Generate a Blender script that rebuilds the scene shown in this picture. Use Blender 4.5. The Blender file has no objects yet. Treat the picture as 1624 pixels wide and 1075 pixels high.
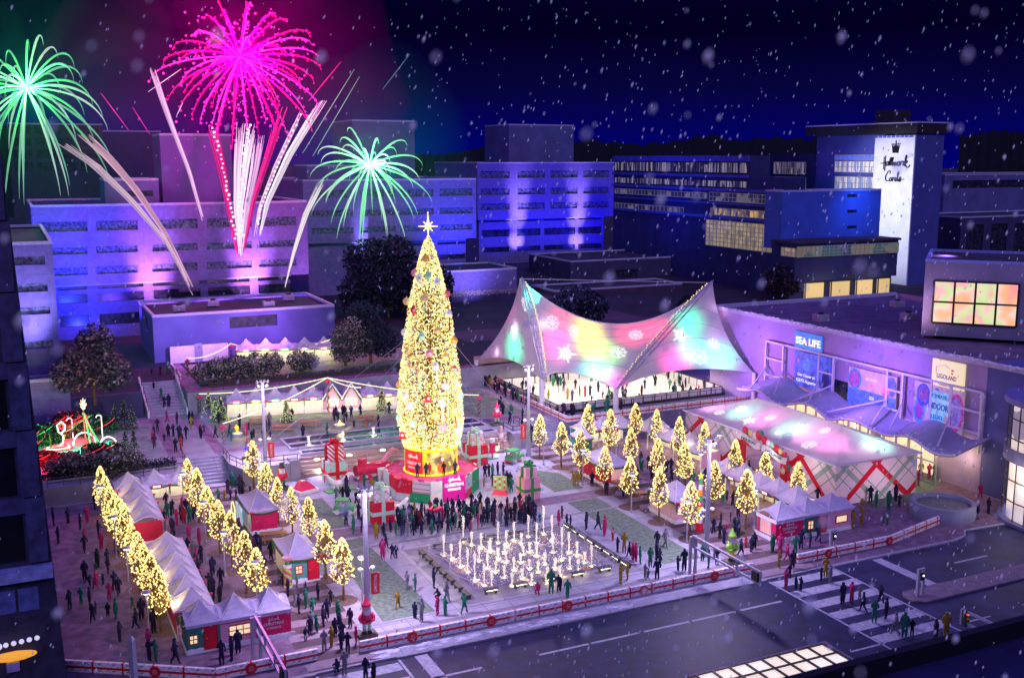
import bpy, math, random
from mathutils import Vector, Matrix, Euler
random.seed(7)
PI = math.pi
S = bpy.context.scene
COL = S.collection
# ------------------------------------------------------------------ camera model (metres; X along the street, Y away from it)
HC, FP, CX, CY = 36.0, 1686.0, 812.0, 537.5
YAW, PIT = math.radians(25.4), math.radians(9.66)
FX, FY, RX, RY = math.sin(YAW), math.cos(YAW), math.cos(YAW), -math.sin(YAW)
CP, SP = math.cos(PIT), math.sin(PIT)
def ray(px, py):
    u, v = (px-CX)/FP, (CY-py)/FP
    h = CP+v*SP
    return (FX*h+RX*u, FY*h+RY*u, -SP+v*CP)
def G(px, py, z=0.0):
    d = ray(px, py); t = (z-HC)/d[2]
    return Vector((d[0]*t, d[1]*t, z))
def PX(px, py, X):
    d = ray(px, py); t = X/d[0]
    return Vector((X, d[1]*t, HC+d[2]*t))
def PY(px, py, Y):
    d = ray(px, py); t = Y/d[1]
    return Vector((d[0]*t, Y, HC+d[2]*t))
def zat(P, py):
    h = P[0]*FX+P[1]*FY; v = (CY-py)/FP
    return HC+h*(v*CP-SP)/(CP+v*SP)
def proj(P):
    h = P[0]*FX+P[1]*FY; r = P[0]*RX+P[1]*RY; q = P[2]-HC
    D = h*CP-q*SP
    return (CX+FP*r/D, CY-FP*(h*SP+q*CP)/D, D)
# ------------------------------------------------------------------ materials
MATS = {}
def nodes(name):
    m = bpy.data.materials.new(name); m.use_nodes = True
    nt = m.node_tree; b = nt.nodes['Principled BSDF']
    return m, nt, b
def mat(name, col, rough=.75, var=.18, scale=1.2, bump=0.0, emit=0.0, ecol=None, metal=0.0, trans=0.0, detail=6, col2=None, spec=.4, sample=True, stretch=None):
    if name in MATS: return MATS[name]
    m, nt, b = nodes(name); N = nt.nodes; L = nt.links
    b.inputs['Roughness'].default_value = rough
    b.inputs['Metallic'].default_value = metal
    b.inputs['Specular IOR Level'].default_value = spec
    tc = N.new('ShaderNodeTexCoord'); mp = N.new('ShaderNodeMapping')
    if stretch: mp.inputs['Scale'].default_value = stretch
    L.new(tc.outputs['Object'], mp.inputs['Vector'])
    no = N.new('ShaderNodeTexNoise'); no.inputs['Scale'].default_value = scale; no.inputs['Detail'].default_value = detail
    L.new(mp.outputs['Vector'], no.inputs['Vector'])
    mx = N.new('ShaderNodeMix'); mx.data_type = 'RGBA'
    c2 = col2 or tuple(c*(1-var) for c in col)
    c1 = col if col2 else tuple(min(1, c*(1+var)) for c in col)
    rp = N.new('ShaderNodeMapRange'); rp.inputs[1].default_value = .35; rp.inputs[2].default_value = .65
    L.new(no.outputs['Fac'], rp.inputs[0]); L.new(rp.outputs[0], mx.inputs['Factor'])
    mx.inputs[6].default_value = (*c1, 1); mx.inputs[7].default_value = (*c2, 1)
    L.new(mx.outputs[2], b.inputs['Base Color'])
    if bump:
        bp = N.new('ShaderNodeBump'); bp.inputs['Strength'].default_value = bump; bp.inputs['Distance'].default_value = .05
        L.new(no.outputs['Fac'], bp.inputs['Height']); L.new(bp.outputs[0], b.inputs['Normal'])
    if emit:
        if ecol: b.inputs['Emission Color'].default_value = (*ecol, 1)
        else: L.new(mx.outputs[2], b.inputs['Emission Color'])
        b.inputs['Emission Strength'].default_value = emit
        if not sample: m.cycles.emission_sampling = 'NONE'
    if trans:
        tr = N.new('ShaderNodeBsdfTranslucent'); ms = N.new('ShaderNodeMixShader'); ms.inputs[0].default_value = trans
        L.new(mx.outputs[2], tr.inputs['Color']); out = N['Material Output']
        L.new(b.outputs[0], ms.inputs[1]); L.new(tr.outputs[0], ms.inputs[2]); L.new(ms.outputs[0], out.inputs['Surface'])
    MATS[name] = m
    return m
def fac_mat(name, facfn, c1, c2, rough=.8, noise=.12, nscale=2.0, emit=0, trans=0):
    """two-colour material; facfn(N, L, xyz-separate node, vector socket) returns a 0..1 socket"""
    if name in MATS: return MATS[name]
    m, nt, b = nodes(name); N = nt.nodes; L = nt.links
    b.inputs['Roughness'].default_value = rough
    tc = N.new('ShaderNodeTexCoord'); sx = N.new('ShaderNodeSeparateXYZ'); L.new(tc.outputs['Object'], sx.inputs[0])
    fac = facfn(N, L, sx, tc.outputs['Object'])
    mx = N.new('ShaderNodeMix'); mx.data_type = 'RGBA'
    mx.inputs[6].default_value = (*c1, 1); mx.inputs[7].default_value = (*c2, 1); L.new(fac, mx.inputs['Factor'])
    no = N.new('ShaderNodeTexNoise'); no.inputs['Scale'].default_value = nscale; no.inputs['Detail'].default_value = 6
    L.new(tc.outputs['Object'], no.inputs['Vector'])
    rp = N.new('ShaderNodeMapRange'); rp.inputs[1].default_value = .3; rp.inputs[2].default_value = .7
    rp.inputs[3].default_value = 1-noise; rp.inputs[4].default_value = 1+noise; L.new(no.outputs['Fac'], rp.inputs[0])
    ml = N.new('ShaderNodeVectorMath'); ml.operation = 'SCALE'
    L.new(mx.outputs[2], ml.inputs[0]); L.new(rp.outputs[0], ml.inputs['Scale'])
    L.new(ml.outputs[0], b.inputs['Base Color'])
    if emit:
        L.new(ml.outputs[0], b.inputs['Emission Color']); b.inputs['Emission Strength'].default_value = emit
    if trans:
        tr = N.new('ShaderNodeBsdfTranslucent'); ms = N.new('ShaderNodeMixShader'); ms.inputs[0].default_value = trans
        L.new(ml.outputs[0], tr.inputs['Color']); out = N['Material Output']
        L.new(b.outputs[0], ms.inputs[1]); L.new(tr.outputs[0], ms.inputs[2]); L.new(ms.outputs[0], out.inputs['Surface'])
    MATS[name] = m
    return m
def mth(N, L, op, a, b=None):
    n = N.new('ShaderNodeMath'); n.operation = op
    for i, v in enumerate((a, b)):
        if v is None: continue
        if isinstance(v, (int, float)): n.inputs[i].default_value = v
        else: L.new(v, n.inputs[i])
    return n.outputs[0]
def stripes(axis, period, duty=.5, skew=None):
    def fn(N, L, sx, vec):
        v = sx.outputs[axis]
        if skew: v = mth(N, L, 'ADD', v, mth(N, L, 'MULTIPLY', sx.outputs[skew[0]], skew[1]))
        fr = mth(N, L, 'FRACT', mth(N, L, 'MULTIPLY', v, 1/period))
        return mth(N, L, 'LESS_THAN', fr, duty)
    return fn
def band(N, L, v, period, lo, hi):
    fr = mth(N, L, 'FRACT', mth(N, L, 'MULTIPLY', v, 1/period))
    return mth(N, L, 'MULTIPLY', mth(N, L, 'GREATER_THAN', fr, lo), mth(N, L, 'LESS_THAN', fr, hi))
def multi_mat(name, base, layers, rough=.8, trans=0, emit=0, noise=.06):
    """base colour plus layers [(fn(N,L,sx)->fac, colour)] mixed over it"""
    if name in MATS: return MATS[name]
    m, nt, b = nodes(name); N = nt.nodes; L = nt.links
    b.inputs['Roughness'].default_value = rough
    tc = N.new('ShaderNodeTexCoord'); sx = N.new('ShaderNodeSeparateXYZ'); L.new(tc.outputs['Object'], sx.inputs[0])
    no = N.new('ShaderNodeTexNoise'); no.inputs['Scale'].default_value = 1.3; no.inputs['Detail'].default_value = 8
    L.new(tc.outputs['Object'], no.inputs['Vector'])
    cur = N.new('ShaderNodeMix'); cur.data_type = 'RGBA'; L.new(no.outputs['Fac'], cur.inputs['Factor'])
    cur.inputs[6].default_value = (*[c*(1-noise*2) for c in base], 1); cur.inputs[7].default_value = (*[min(1, c*(1+noise*2)) for c in base], 1)
    out = cur.outputs[2]
    for fn, c in layers:
        mx = N.new('ShaderNodeMix'); mx.data_type = 'RGBA'; L.new(fn(N, L, sx), mx.inputs['Factor'])
        L.new(out, mx.inputs[6]); mx.inputs[7].default_value = (*c, 1); out = mx.outputs[2]
    L.new(out, b.inputs['Base Color'])
    if emit: L.new(out, b.inputs['Emission Color']); b.inputs['Emission Strength'].default_value = emit
    if trans:
        tr = N.new('ShaderNodeBsdfTranslucent'); ms = N.new('ShaderNodeMixShader'); ms.inputs[0].default_value = trans
        L.new(out, tr.inputs['Color']); o = N['Material Output']
        L.new(b.outputs[0], ms.inputs[1]); L.new(tr.outputs[0], ms.inputs[2]); L.new(ms.outputs[0], o.inputs['Surface'])
    MATS[name] = m
    return m
def glow(name, col, strength, sample=True):
    if name in MATS: return MATS[name]
    m, nt, b = nodes(name)
    b.inputs['Base Color'].default_value = (*[c*.5 for c in col], 1)
    b.inputs['Emission Color'].default_value = (*col, 1); b.inputs['Emission Strength'].default_value = strength
    if not sample: m.cycles.emission_sampling = 'NONE'
    MATS[name] = m
    return m
# ------------------------------------------------------------------ mesh builder
ICO = None
def _ico(n):
    import bmesh
    bm = bmesh.new(); bmesh.ops.create_icosphere(bm, subdivisions=n, radius=1)
    bm.verts.index_update()
    r = ([v.co.copy() for v in bm.verts], [[v.index for v in f.verts] for f in bm.faces]); bm.free(); return r
ICOS = {1: _ico(1), 2: _ico(2), 3: _ico(3)}
OCT = ([Vector(v) for v in ((1,0,0),(-1,0,0),(0,1,0),(0,-1,0),(0,0,1),(0,0,-1))], [[0,2,4],[2,1,4],[1,3,4],[3,0,4],[2,0,5],[1,2,5],[3,1,5],[0,3,5]])
class MB:
    def __init__(s): s.v = []; s.f = []; s.m = []; s.i = 0; s.M = None
    def mi(s, i): s.i = i; return s
    def at(s, M): s.M = M; return s
    def add(s, vs, fs):
        o = len(s.v)
        vs = [Vector(v) for v in vs]
        if s.M is not None: vs = [s.M @ v for v in vs]
        s.v += vs
        s.f += [[o+k for k in f] for f in fs]; s.m += [s.i]*len(fs)
        return s
    def box(s, x0, x1, y0, y1, z0, z1):
        return s.add([(x0,y0,z0),(x1,y0,z0),(x1,y1,z0),(x0,y1,z0),(x0,y0,z1),(x1,y0,z1),(x1,y1,z1),(x0,y1,z1)],
                     [[0,3,2,1],[4,5,6,7],[0,1,5,4],[1,2,6,5],[2,3,7,6],[3,0,4,7]])
    def bar(s, a, b, w, h=None, up=(0,0,1)):
        a, b = Vector(a), Vector(b); d = (b-a); L = d.length
        if L < 1e-6: return s
        d.normalize(); u = Vector(up)
        if abs(d.dot(u)) > .98: u = Vector((1,0,0))
        r = d.cross(u).normalized(); u = r.cross(d); h = h or w
        q = [(-1,-1),(1,-1),(1,1),(-1,1)]
        return s.add([p+r*(i*w/2)+u*(j*h/2) for p in (a, b) for i, j in q], [[0,3,2,1][::-1],[4,5,6,7][::-1],[0,1,5,4],[1,2,6,5],[2,3,7,6],[3,0,4,7]])
    def tube(s, pts, r, n=6, cap=True):
        pts = [Vector(p) for p in pts]; rs = r if isinstance(r, (list, tuple)) else [r]*len(pts)
        vs = []; prev = None
        for k, p in enumerate(pts):
            d = (pts[min(k+1, len(pts)-1)]-pts[max(k-1, 0)])
            if d.length < 1e-9: d = Vector((0,0,1))
            d.normalize()
            if prev is None:
                u = Vector((0,0,1)) if abs(d.z) < .9 else Vector((1,0,0)); a = d.cross(u).normalized()
            else: a = (prev-d*prev.dot(d)).normalized()
            prev = a; b = d.cross(a)
            vs += [p+(a*math.cos(2*PI*j/n)+b*math.sin(2*PI*j/n))*rs[k] for j in range(n)]
        fs = []
        for k in range(len(pts)-1):
            for j in range(n): fs.append([k*n+j, k*n+(j+1)%n, (k+1)*n+(j+1)%n, (k+1)*n+j])
        if cap: fs.append(list(range(n))[::-1]); fs.append([(len(pts)-1)*n+j for j in range(n)])
        return s.add(vs, fs)
    def cyl(s, x, y, z0, z1, r, n=12, r1=None):
        return s.tube([(x,y,z0),(x,y,z1)], [r, r if r1 is None else r1], n)
    def lathe(s, prof, n=16, x=0, y=0):
        vs = []; fs = []
        for r, z in prof: vs += [(x+r*math.cos(2*PI*j/n), y+r*math.sin(2*PI*j/n), z) for j in range(n)]
        for k in range(len(prof)-1):
            for j in range(n): fs.append([k*n+j, k*n+(j+1)%n, (k+1)*n+(j+1)%n, (k+1)*n+j])
        return s.add(vs, fs)
    def ball(s, c, r, k=1, sc=(1,1,1)):
        V, Fc = ICOS[k]; c = Vector(c)
        return s.add([c+Vector((v.x*r*sc[0], v.y*r*sc[1], v.z*r*sc[2])) for v in V], Fc)
    def octa(s, c, r):
        c = Vector(c); return s.add([c+v*r for v in OCT[0]], OCT[1])
    def prism(s, poly, z0, z1):
        n = len(poly)
        a = sum(poly[k][0]*poly[(k+1)%n][1]-poly[(k+1)%n][0]*poly[k][1] for k in range(n))
        if a < 0: poly = poly[::-1]
        vs = [(p[0], p[1], z0) for p in poly]+[(p[0], p[1], z1) for p in poly]
        return s.add(vs, [list(range(n))[::-1], [n+k for k in range(n)]]+[[k, (k+1)%n, n+(k+1)%n, n+k] for k in range(n)])
    def flat(s, poly, z):
        n = len(poly)
        a = sum(poly[k][0]*poly[(k+1)%n][1]-poly[(k+1)%n][0]*poly[k][1] for k in range(n))
        if a < 0: poly = poly[::-1]
        return s.add([(p[0], p[1], z) for p in poly], [list(range(n))])
    def quad(s, a, b, c, d): return s.add([a, b, c, d], [[0,1,2,3]])
    def grid(s, fn, nu, nv, thick=0):
        vs = [Vector(fn(i/nu, j/nv)) for j in range(nv+1) for i in range(nu+1)]
        fs = [[j*(nu+1)+i, j*(nu+1)+i+1, (j+1)*(nu+1)+i+1, (j+1)*(nu+1)+i] for j in range(nv) for i in range(nu)]
        return s.add(vs, fs)
    def build(s, name, mats, parent=None, smooth=False, loc=None):
        me = bpy.data.meshes.new(name); me.from_pydata([tuple(v) for v in s.v], [], s.f)
        for m in (mats if isinstance(mats, (list, tuple)) else [mats]): me.materials.append(m)
        if s.m and max(s.m) > 0: me.polygons.foreach_set('material_index', s.m)
        if smooth: me.polygons.foreach_set('use_smooth', [True]*len(me.polygons))
        me.update()
        o = bpy.data.objects.new(name, me); COL.objects.link(o)
        if parent is not None: o.parent = parent
        if loc is not None: o.location = loc
        return o
def tag(o, label=None, cat=None, group=None, kind=None):
    if label: o['label'] = label
    if cat: o['category'] = cat
    if group: o['group'] = group
    if kind: o['kind'] = kind
    return o
def thing(name, label, cat, loc=(0,0,0), rz=0, group=None):
    o = bpy.data.objects.new(name, None); COL.objects.link(o)
    o.location = loc; o.rotation_euler = (0, 0, rz); o.empty_display_size = .3
    return tag(o, label, cat, group)
def struct(o): o['kind'] = 'structure'; return o
def dup(root, loc, rz=None, label=None, group=None, scale=None):
    r = root.copy(); COL.objects.link(r); r.location = loc
    if rz is not None: r.rotation_euler = (0, 0, rz)
    if scale: r.scale = scale if isinstance(scale, tuple) else (scale,)*3
    if label: r['label'] = label
    if group: r['group'] = group
    for ch in KIDS(root):
        c = ch.copy(); COL.objects.link(c); c.parent = r
        for g in KIDS(ch):
            d = g.copy(); COL.objects.link(d); d.parent = c
    return r
def KIDS(o): return [c for c in bpy.data.objects if c.parent == o] if o.name not in KC else KC[o.name]
KC = {}
def remember(o):
    KC[o.name] = [c for c in bpy.data.objects if c.parent == o]
    for c in KC[o.name]: KC[c.name] = [g for g in bpy.data.objects if g.parent == c]
    return o
def lamp(kind, loc, power, col, size=.1, rot=None, target=None, angle=None, blend=.5, name='lamp'):
    l = bpy.data.lights.new(name, kind); l.energy = power; l.color = col
    if kind in ('POINT', 'SPOT'): l.shadow_soft_size = size
    if kind == 'AREA': l.size = size
    if kind == 'SPOT': l.spot_size = math.radians(angle); l.spot_blend = blend
    o = bpy.data.objects.new(name, l); COL.objects.link(o); o.location = loc
    if target is not None: o.rotation_euler = (Vector(target)-Vector(loc)).to_track_quat('-Z', 'Y').to_euler()
    return o
# ------------------------------------------------------------------ lettering
def text_geo(txt, size=1.0, depth=.02, bold=.0, align='CENTER'):
    cu = bpy.data.curves.new('t', 'FONT'); cu.body = txt; cu.size = size; cu.extrude = depth; cu.align_x = align; cu.align_y = 'CENTER'; cu.offset = bold; cu.resolution_u = 3
    o = bpy.data.objects.new('t', cu); COL.objects.link(o)
    me = bpy.data.meshes.new_from_object(o.evaluated_get(bpy.context.evaluated_depsgraph_get()))
    r = ([v.co.copy() for v in me.vertices], [list(p.vertices) for p in me.polygons])
    bpy.data.objects.remove(o); bpy.data.curves.remove(cu); bpy.data.meshes.remove(me)
    return r
TC = {}
def put_text(mb, txt, M, width=None, size=1.0, depth=.02, bold=0.0, bend=None):
    k = (txt, depth, bold)
    if k not in TC: TC[k] = text_geo(txt, 1.0, depth, bold)
    V, Fc = TC[k]
    xs = [v.x for v in V]; w = max(xs)-min(xs); cx = (max(xs)+min(xs))/2
    ys = [v.y for v in V]; cy = (max(ys)+min(ys))/2
    sc = size if width is None else width/w
    pts = [Vector(((v.x-cx)*sc, (v.y-cy)*size if width and size != 1.0 else (v.y-cy)*sc, v.z)) for v in V]
    if bend: pts = [bend(p) for p in pts]
    o = mb.M; mb.M = M; mb.add(pts, Fc); mb.M = o
def smoothline(p, n=4):
    if len(p) < 3: return [Vector((*q, 0)) for q in p]
    P = [Vector((*q, 0)) for q in p]; out = []
    for i in range(len(P)-1):
        p0, p1, p2, p3 = P[max(i-1, 0)], P[i], P[i+1], P[min(i+2, len(P)-1)]
        for k in range(n):
            t = k/n
            out.append(.5*((2*p1)+(p2-p0)*t+(2*p0-5*p1+4*p2-p3)*t*t+(3*p1-p0-3*p2+p3)*t**3))
    out.append(P[-1]); return out
def ribbon(mb, pts, w, depth=.02):
    L = smoothline(pts); n = len(L); vs = []
    for k, p in enumerate(L):
        d = (L[min(k+1, n-1)]-L[max(k-1, 0)])
        if d.length < 1e-9: d = Vector((1, 0, 0))
        d.normalize(); q = Vector((-d.y, d.x, 0))*(w/2)
        ww = q*(.75 if k in (0, n-1) else 1)
        for z in (0, depth): vs += [Vector((p.x+ww.x, p.y+ww.y, z)), Vector((p.x-ww.x, p.y-ww.y, z))]
    fs = []
    for k in range(n-1):
        a = k*4; b = a+4
        fs += [[a+2, a+3, b+3, b+2], [a, a+2, b+2, b], [a+3, a+1, b+1, b+3], [a+1, a, b, b+1]]
    mb.add(vs, fs)
SCRIPT_WORD = [[(312,520),(308,695)],[(340,500),(338,600),(335,718)],[(250,612),(300,605),(350,600),(375,590)],
 [(398,582),(374,588),(355,620),(367,640),(387,632),(403,580),(400,630),(414,640)],[(414,640),(432,610),(454,540),(442,528),(428,560),(425,620),(437,640)],
 [(437,640),(460,610),(490,540),(478,526),(465,560),(462,620),(474,640)],[(474,640),(498,592),(500,640),(526,592),(528,640),(553,592),(556,628),(568,640)],
 [(612,578),(588,588),(572,620),(584,640),(602,632),(618,580),(616,630),(628,640)],[(628,640),(655,578),(666,588),(686,582),(680,630),(692,640)],
 [(692,640),(722,600),(741,512),(727,498),(716,560),(712,650)],[(715,615),(755,572),(748,600),(722,612),(740,650),(767,668),(790,655),(808,628)]]
SCRIPT_WORD2 = [[(437,757),(446,727),(425,712),(390,745),(362,800),(370,845),(400,862),(432,850)],
 [(482,808),(452,815),(440,845),(450,860),(470,852),(488,812),(486,850),(497,860)],[(497,860),(515,808),(525,816),(547,812),(540,850),(552,860)],
 [(587,812),(560,815),(548,845),(558,860),(577,848),(605,745),(594,733),(590,790),(588,850),(602,860)],[(602,860),(640,798),(652,840),(640,864),(620,855),(642,835),(700,832),(716,825)]]
def script_word(mb, M, width, stroke=16, depth=.02, words=(SCRIPT_WORD,), cx=529, cy=610):
    sc = width/560
    o = mb.M; mb.M = M
    for W in words:
        for st in W: ribbon(mb, [((x-cx)*sc, -(y-cy)*sc) for x, y in st], stroke*sc*(.5 if st[0] == (312,520) else 1), depth)
    mb.M = o
def crown_mark(mb, M, width, depth=.02, cx=529, cy=610):
    sc = width/560; o = mb.M; mb.M = M
    P = [(452,350),(474,462),(572,462),(600,345),(566,400),(566,340),(546,395),(526,300),(504,395),(486,345),(486,400)]
    P = [((x-cx)*sc, -(y-cy)*sc) for x, y in P]; mb.prism(P, 0, depth)
    for x, y in ((452,340),(486,338),(526,293),(566,332),(602,334)):
        x, y = (x-cx)*sc, -(y-cy)*sc; mb.prism([(x+9*sc*math.cos(t*PI/3), y+9*sc*math.sin(t*PI/3)) for t in range(6)], 0, depth)
    mb.M = o
def face_mat(origin, udir, vdir=(0,0,1)):
    """local x -> udir, local y -> vdir, local z -> out of the surface"""
    u = Vector(udir).normalized(); v = Vector(vdir).normalized(); n = u.cross(v)
    M = Matrix.Identity(4)
    for r in range(3): M[r][0] = u[r]; M[r][1] = v[r]; M[r][2] = n[r]; M[r][3] = origin[r]
    return M
# ------------------------------------------------------------------ common materials
m_white = mat('white paint', (.78,.77,.78), .6, .08, 3)
m_cream = mat('cream wall', (.8,.76,.64), .7, .06, 2)
m_canopy = mat('white marquee fabric', (.58,.52,.7), .65, .1, 1.6, .2, trans=.12, stretch=(1,3,3))
m_snow = mat('snow', (.86,.87,.9), .7, .06, 4, .3)
m_red = mat('red boards', (.62,.02,.07), .6, .15, 2.2, stretch=(1,1,6))
m_mag = mat('magenta red panel', (.72,.012,.12), .55, .12, 3)
m_green = mat('green boards', (.03,.24,.17), .6, .2, 2, stretch=(1,1,6))
m_gard = mat('fir garland', (.03,.14,.04), .8, .4, 12)
m_pink = mat('pink boards', (.82,.42,.55), .65, .1, 2, stretch=(1,1,8))
m_steel = mat('pale painted steel', (.42,.43,.54), .4, .08, 4, metal=.2)
m_dark = mat('dark metal', (.03,.03,.035), .5, .2, 5)
m_rail = mat('bronze rail', (.09,.07,.05), .45, .2, 6, metal=.5)
m_wood = mat('pine wood', (.45,.24,.1), .6, .25, 4, stretch=(8,1,1))
m_trunk = mat('golden brown bark', (.16,.1,.03), .9, .35, 8, .5)  # one golden brown tone for all trunks
m_foil = mat('gold glow tinted leaf crown', (.2,.125,.02), .85, .5, 3)  # golden glow of the bulbs is painted into the leaf colour
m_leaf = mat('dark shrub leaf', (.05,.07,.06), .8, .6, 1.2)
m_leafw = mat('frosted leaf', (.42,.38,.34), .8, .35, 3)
m_ever = mat('evergreen needles', (.02,.06,.03), .85, .5, 2)
m_bulb = glow('warm bulb', (1.0,.76,.27), 1.75, False)
m_bulbw = glow('soft white bulb', (1.0,.87,.5), 1.7, False)
m_cord = glow('light string', (1.0,.88,.55), 1.6)
m_lamp = glow('lamp glass', (1.0,.95,.95), 5)
m_concrete = mat('pale concrete', (.42,.41,.46), .85, .12, .6, .2)
m_water = mat('dark pool water', (.003,.008,.045), .3, .5, 5, .5, spec=.2)
m_goldpaint = mat('gold ornament paint', (.85,.68,.25), .7, .2, 6)  # gold paint of the stall and arch ornaments
# ================================================================== CAMERA, SKY
cam = bpy.data.cameras.new('camera'); camo = bpy.data.objects.new('camera', cam); COL.objects.link(camo)
S.camera = camo; cam.sensor_width = 36; cam.lens = 36*FP/1624; cam.clip_end = 6000; cam.clip_start = .1
fw = Vector((FX*CP, FY*CP, -SP)); camo.location = (0, 0, HC); camo.rotation_euler = fw.to_track_quat('-Z', 'Y').to_euler()
cam.dof.use_dof = True; cam.dof.focus_distance = 130; cam.dof.aperture_fstop = .8; S.render.filter_size = 1.15
S.view_settings.view_transform = 'Standard'; S.view_settings.look = 'None'; S.view_settings.exposure = 0; S.view_settings.gamma = 1
S.cycles.use_denoising = True; S.cycles.max_bounces = 6; S.cycles.diffuse_bounces = 2; S.cycles.glossy_bounces = 2; S.cycles.transmission_bounces = 4; S.cycles.transparent_max_bounces = 6; S.cycles.volume_bounces = 0
S.cycles.sample_clamp_indirect = 3; S.cycles.sample_clamp_direct = 0; S.cycles.caustics_reflective = False; S.cycles.caustics_refractive = False
W = bpy.data.worlds.new("World"); S.world = W; W.use_nodes = True
N = W.node_tree.nodes; L = W.node_tree.links; bg = N['Background']
tc = N.new('ShaderNodeTexCoord'); sx = N.new('ShaderNodeSeparateXYZ'); L.new(tc.outputs['Generated'], sx.inputs[0])
cr = N.new('ShaderNodeValToRGB'); L.new(sx.outputs['Z'], cr.inputs[0])
e = cr.color_ramp.elements; e[0].position = 0; e[0].color = (.0,.0,.115,1); e[1].position = 1; e[1].color = (.115,.095,.52,1)
for p, c in ((.012,(.0,.0,.105)), (.06,(.0015,.001,.036)), (.11,(.0005,.0,.012)), (.17,(.0005,.0005,.012)), (.34,(.045,.036,.24))):  # sky out of view brightened towards the zenith, added as violet fill
    q = e.new(p); q.color = (*c, 1)
L.new(cr.outputs[0], bg.inputs['Color']); bg.inputs['Strength'].default_value = 1.25
front_fill = bpy.data.lights.new('violet_fill', 'SUN'); front_fill.energy = .62; front_fill.angle = math.radians(12); front_fill.color = (.64,.52,1)  # violet fill added from the camera side to light front faces
mo = bpy.data.objects.new('violet_fill', front_fill); COL.objects.link(mo); mo.rotation_euler = (math.radians(60), 0, math.radians(-8))
# ================================================================== GROUND (street level -0.12, plaza 0, terraces 2 and 5)
m_road = mat('asphalt', (.01,.016,.062), .6, .45, .9, .3, detail=10)
m_road2 = mat('worn asphalt', (.024,.027,.085), .64, .4, .5, .3, detail=10)
jl = lambda N, L, sx: mth(N, L, 'MAXIMUM', band(N, L, sx.outputs['X'], 2.2, 0, .025), band(N, L, sx.outputs['Y'], 2.2, 0, .025))
jl2 = lambda N, L, sx: mth(N, L, 'MULTIPLY', mth(N, L, 'MULTIPLY', band(N, L, sx.outputs['X'], 6.6, .34, .99), band(N, L, sx.outputs['Y'], 8.8, .5, .99)), .55)
m_pave = multi_mat('pale stone paving', (.37,.37,.46), [(jl2, (.28,.28,.37)), (jl, (.17,.16,.2))], .62, noise=.2)
m_pave2 = mat('grey stone paving', (.25,.24,.28), .8, .16, .6, .15, detail=10)
m_brick = mat('brown brick paving', (.19,.115,.185), .85, .3, 1.1, .2, detail=12)
m_lawn = mat('frosty lawn', (.14,.2,.15), .9, .3, 2.6, .6, detail=12)
m_stripe = fac_mat('banded brick paving', stripes('Y', 2.5, .5), (.09,.055,.07), (.27,.2,.25), noise=.2, nscale=1.5)
m_mark = mat('road paint', (.42,.43,.5), .7, .2, 3)
MB().box(-1500, 3000, -600, 4500, -1.2, -.13).build('ground', mat('dark ground', (.03,.028,.04), .9, .3, .02)).__setitem__('kind', 'structure')
def sheet(name, poly, z, m, kind='structure'):
    o = MB().flat(poly, z).build(name, m); o['kind'] = kind; return o
sheet('road', [(-60,20),(57.3,20),(57.3,69.35),(-60,69.35)], -.12, m_road)
sheet('road', [(57.3,20),(200,20),(200,73),(57.3,73)], -.122, m_road2)
# plaza slab with a real kerb
PL = [(-40,69.5),(80.1,69.5),(81.8,69.9),(83,71),(88,70.6),(88.4,62),(140,62),(140,170),(-40,170)]
o = MB().prism(PL, -.128, 0).build('plaza', m_pave); struct(o)
kb = MB()
for x0, x1 in ((-40, 17.6), (23.6, 57.3), (64.8, 80.1)): kb.box(x0, x1, 69.3, 69.497, -.127, .02)
struct(kb.build('kerb', mat('kerb stone', (.3,.29,.33), .8, .2, 2)))
sheet('brick_paving', [(-39,69.7),(17.2,69.7),(17.2,117),(-39,117)], .004, m_brick)
sheet('banded_paving', [(17.2,69.7),(22.6,69.7),(22.6,117),(17.2,117)], .004, m_stripe)
sheet('banded_paving', [(57.3,69.7),(63.4,69.7),(63.4,118),(57.3,118)], .004, m_stripe)
sheet('brick_paving', [(63.4,69.7),(80,69.7),(81.8,70.1),(83,71.2),(93.8,70.6),(93.8,118),(63.4,118)], .004, m_brick)
sheet('lawn', [(24.6,75.6),(29.1,75.6),(28.8,94.4),(25.6,94.4)], .006, m_lawn)
sheet('lawn', [(25.6,98),(28.8,98),(28.6,107.9),(26.1,108.2)], .006, m_lawn)
sheet('lawn', [(51.3,76.2),(55.3,76.1),(55.4,95.5),(51.7,95.2)], .006, m_lawn)
sheet('lawn', [(52.2,99),(55.8,99),(56.0,105),(52.4,109)], .006, m_lawn)
sheet('lawn', [(80,85),(93.6,86.5),(93.6,83.8),(86,79.6),(80,79.8)], .008, m_lawn)
sheet('paved_band', [(22.7,94.8),(57.2,95.6),(57.2,97.8),(22.7,97.6)], .006, mat('violet brick band', (.24,.17,.22), .85, .2, 1, .2))
for i, yy in enumerate((73.4, 75.2, 91.5)):
    MB().box(22.7, 57.1, yy, yy+.5 if i != 1 else yy+.16, .0, .005+.001*i).build('paved_band', m_pave2)['kind'] = 'structure'
# mosaic field under the fountain square
sheet('fountain_court', [(31.3,75.8),(48.8,75.8),(48.8,89.6),(31.3,89.6)], .009, m_pave2)
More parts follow.
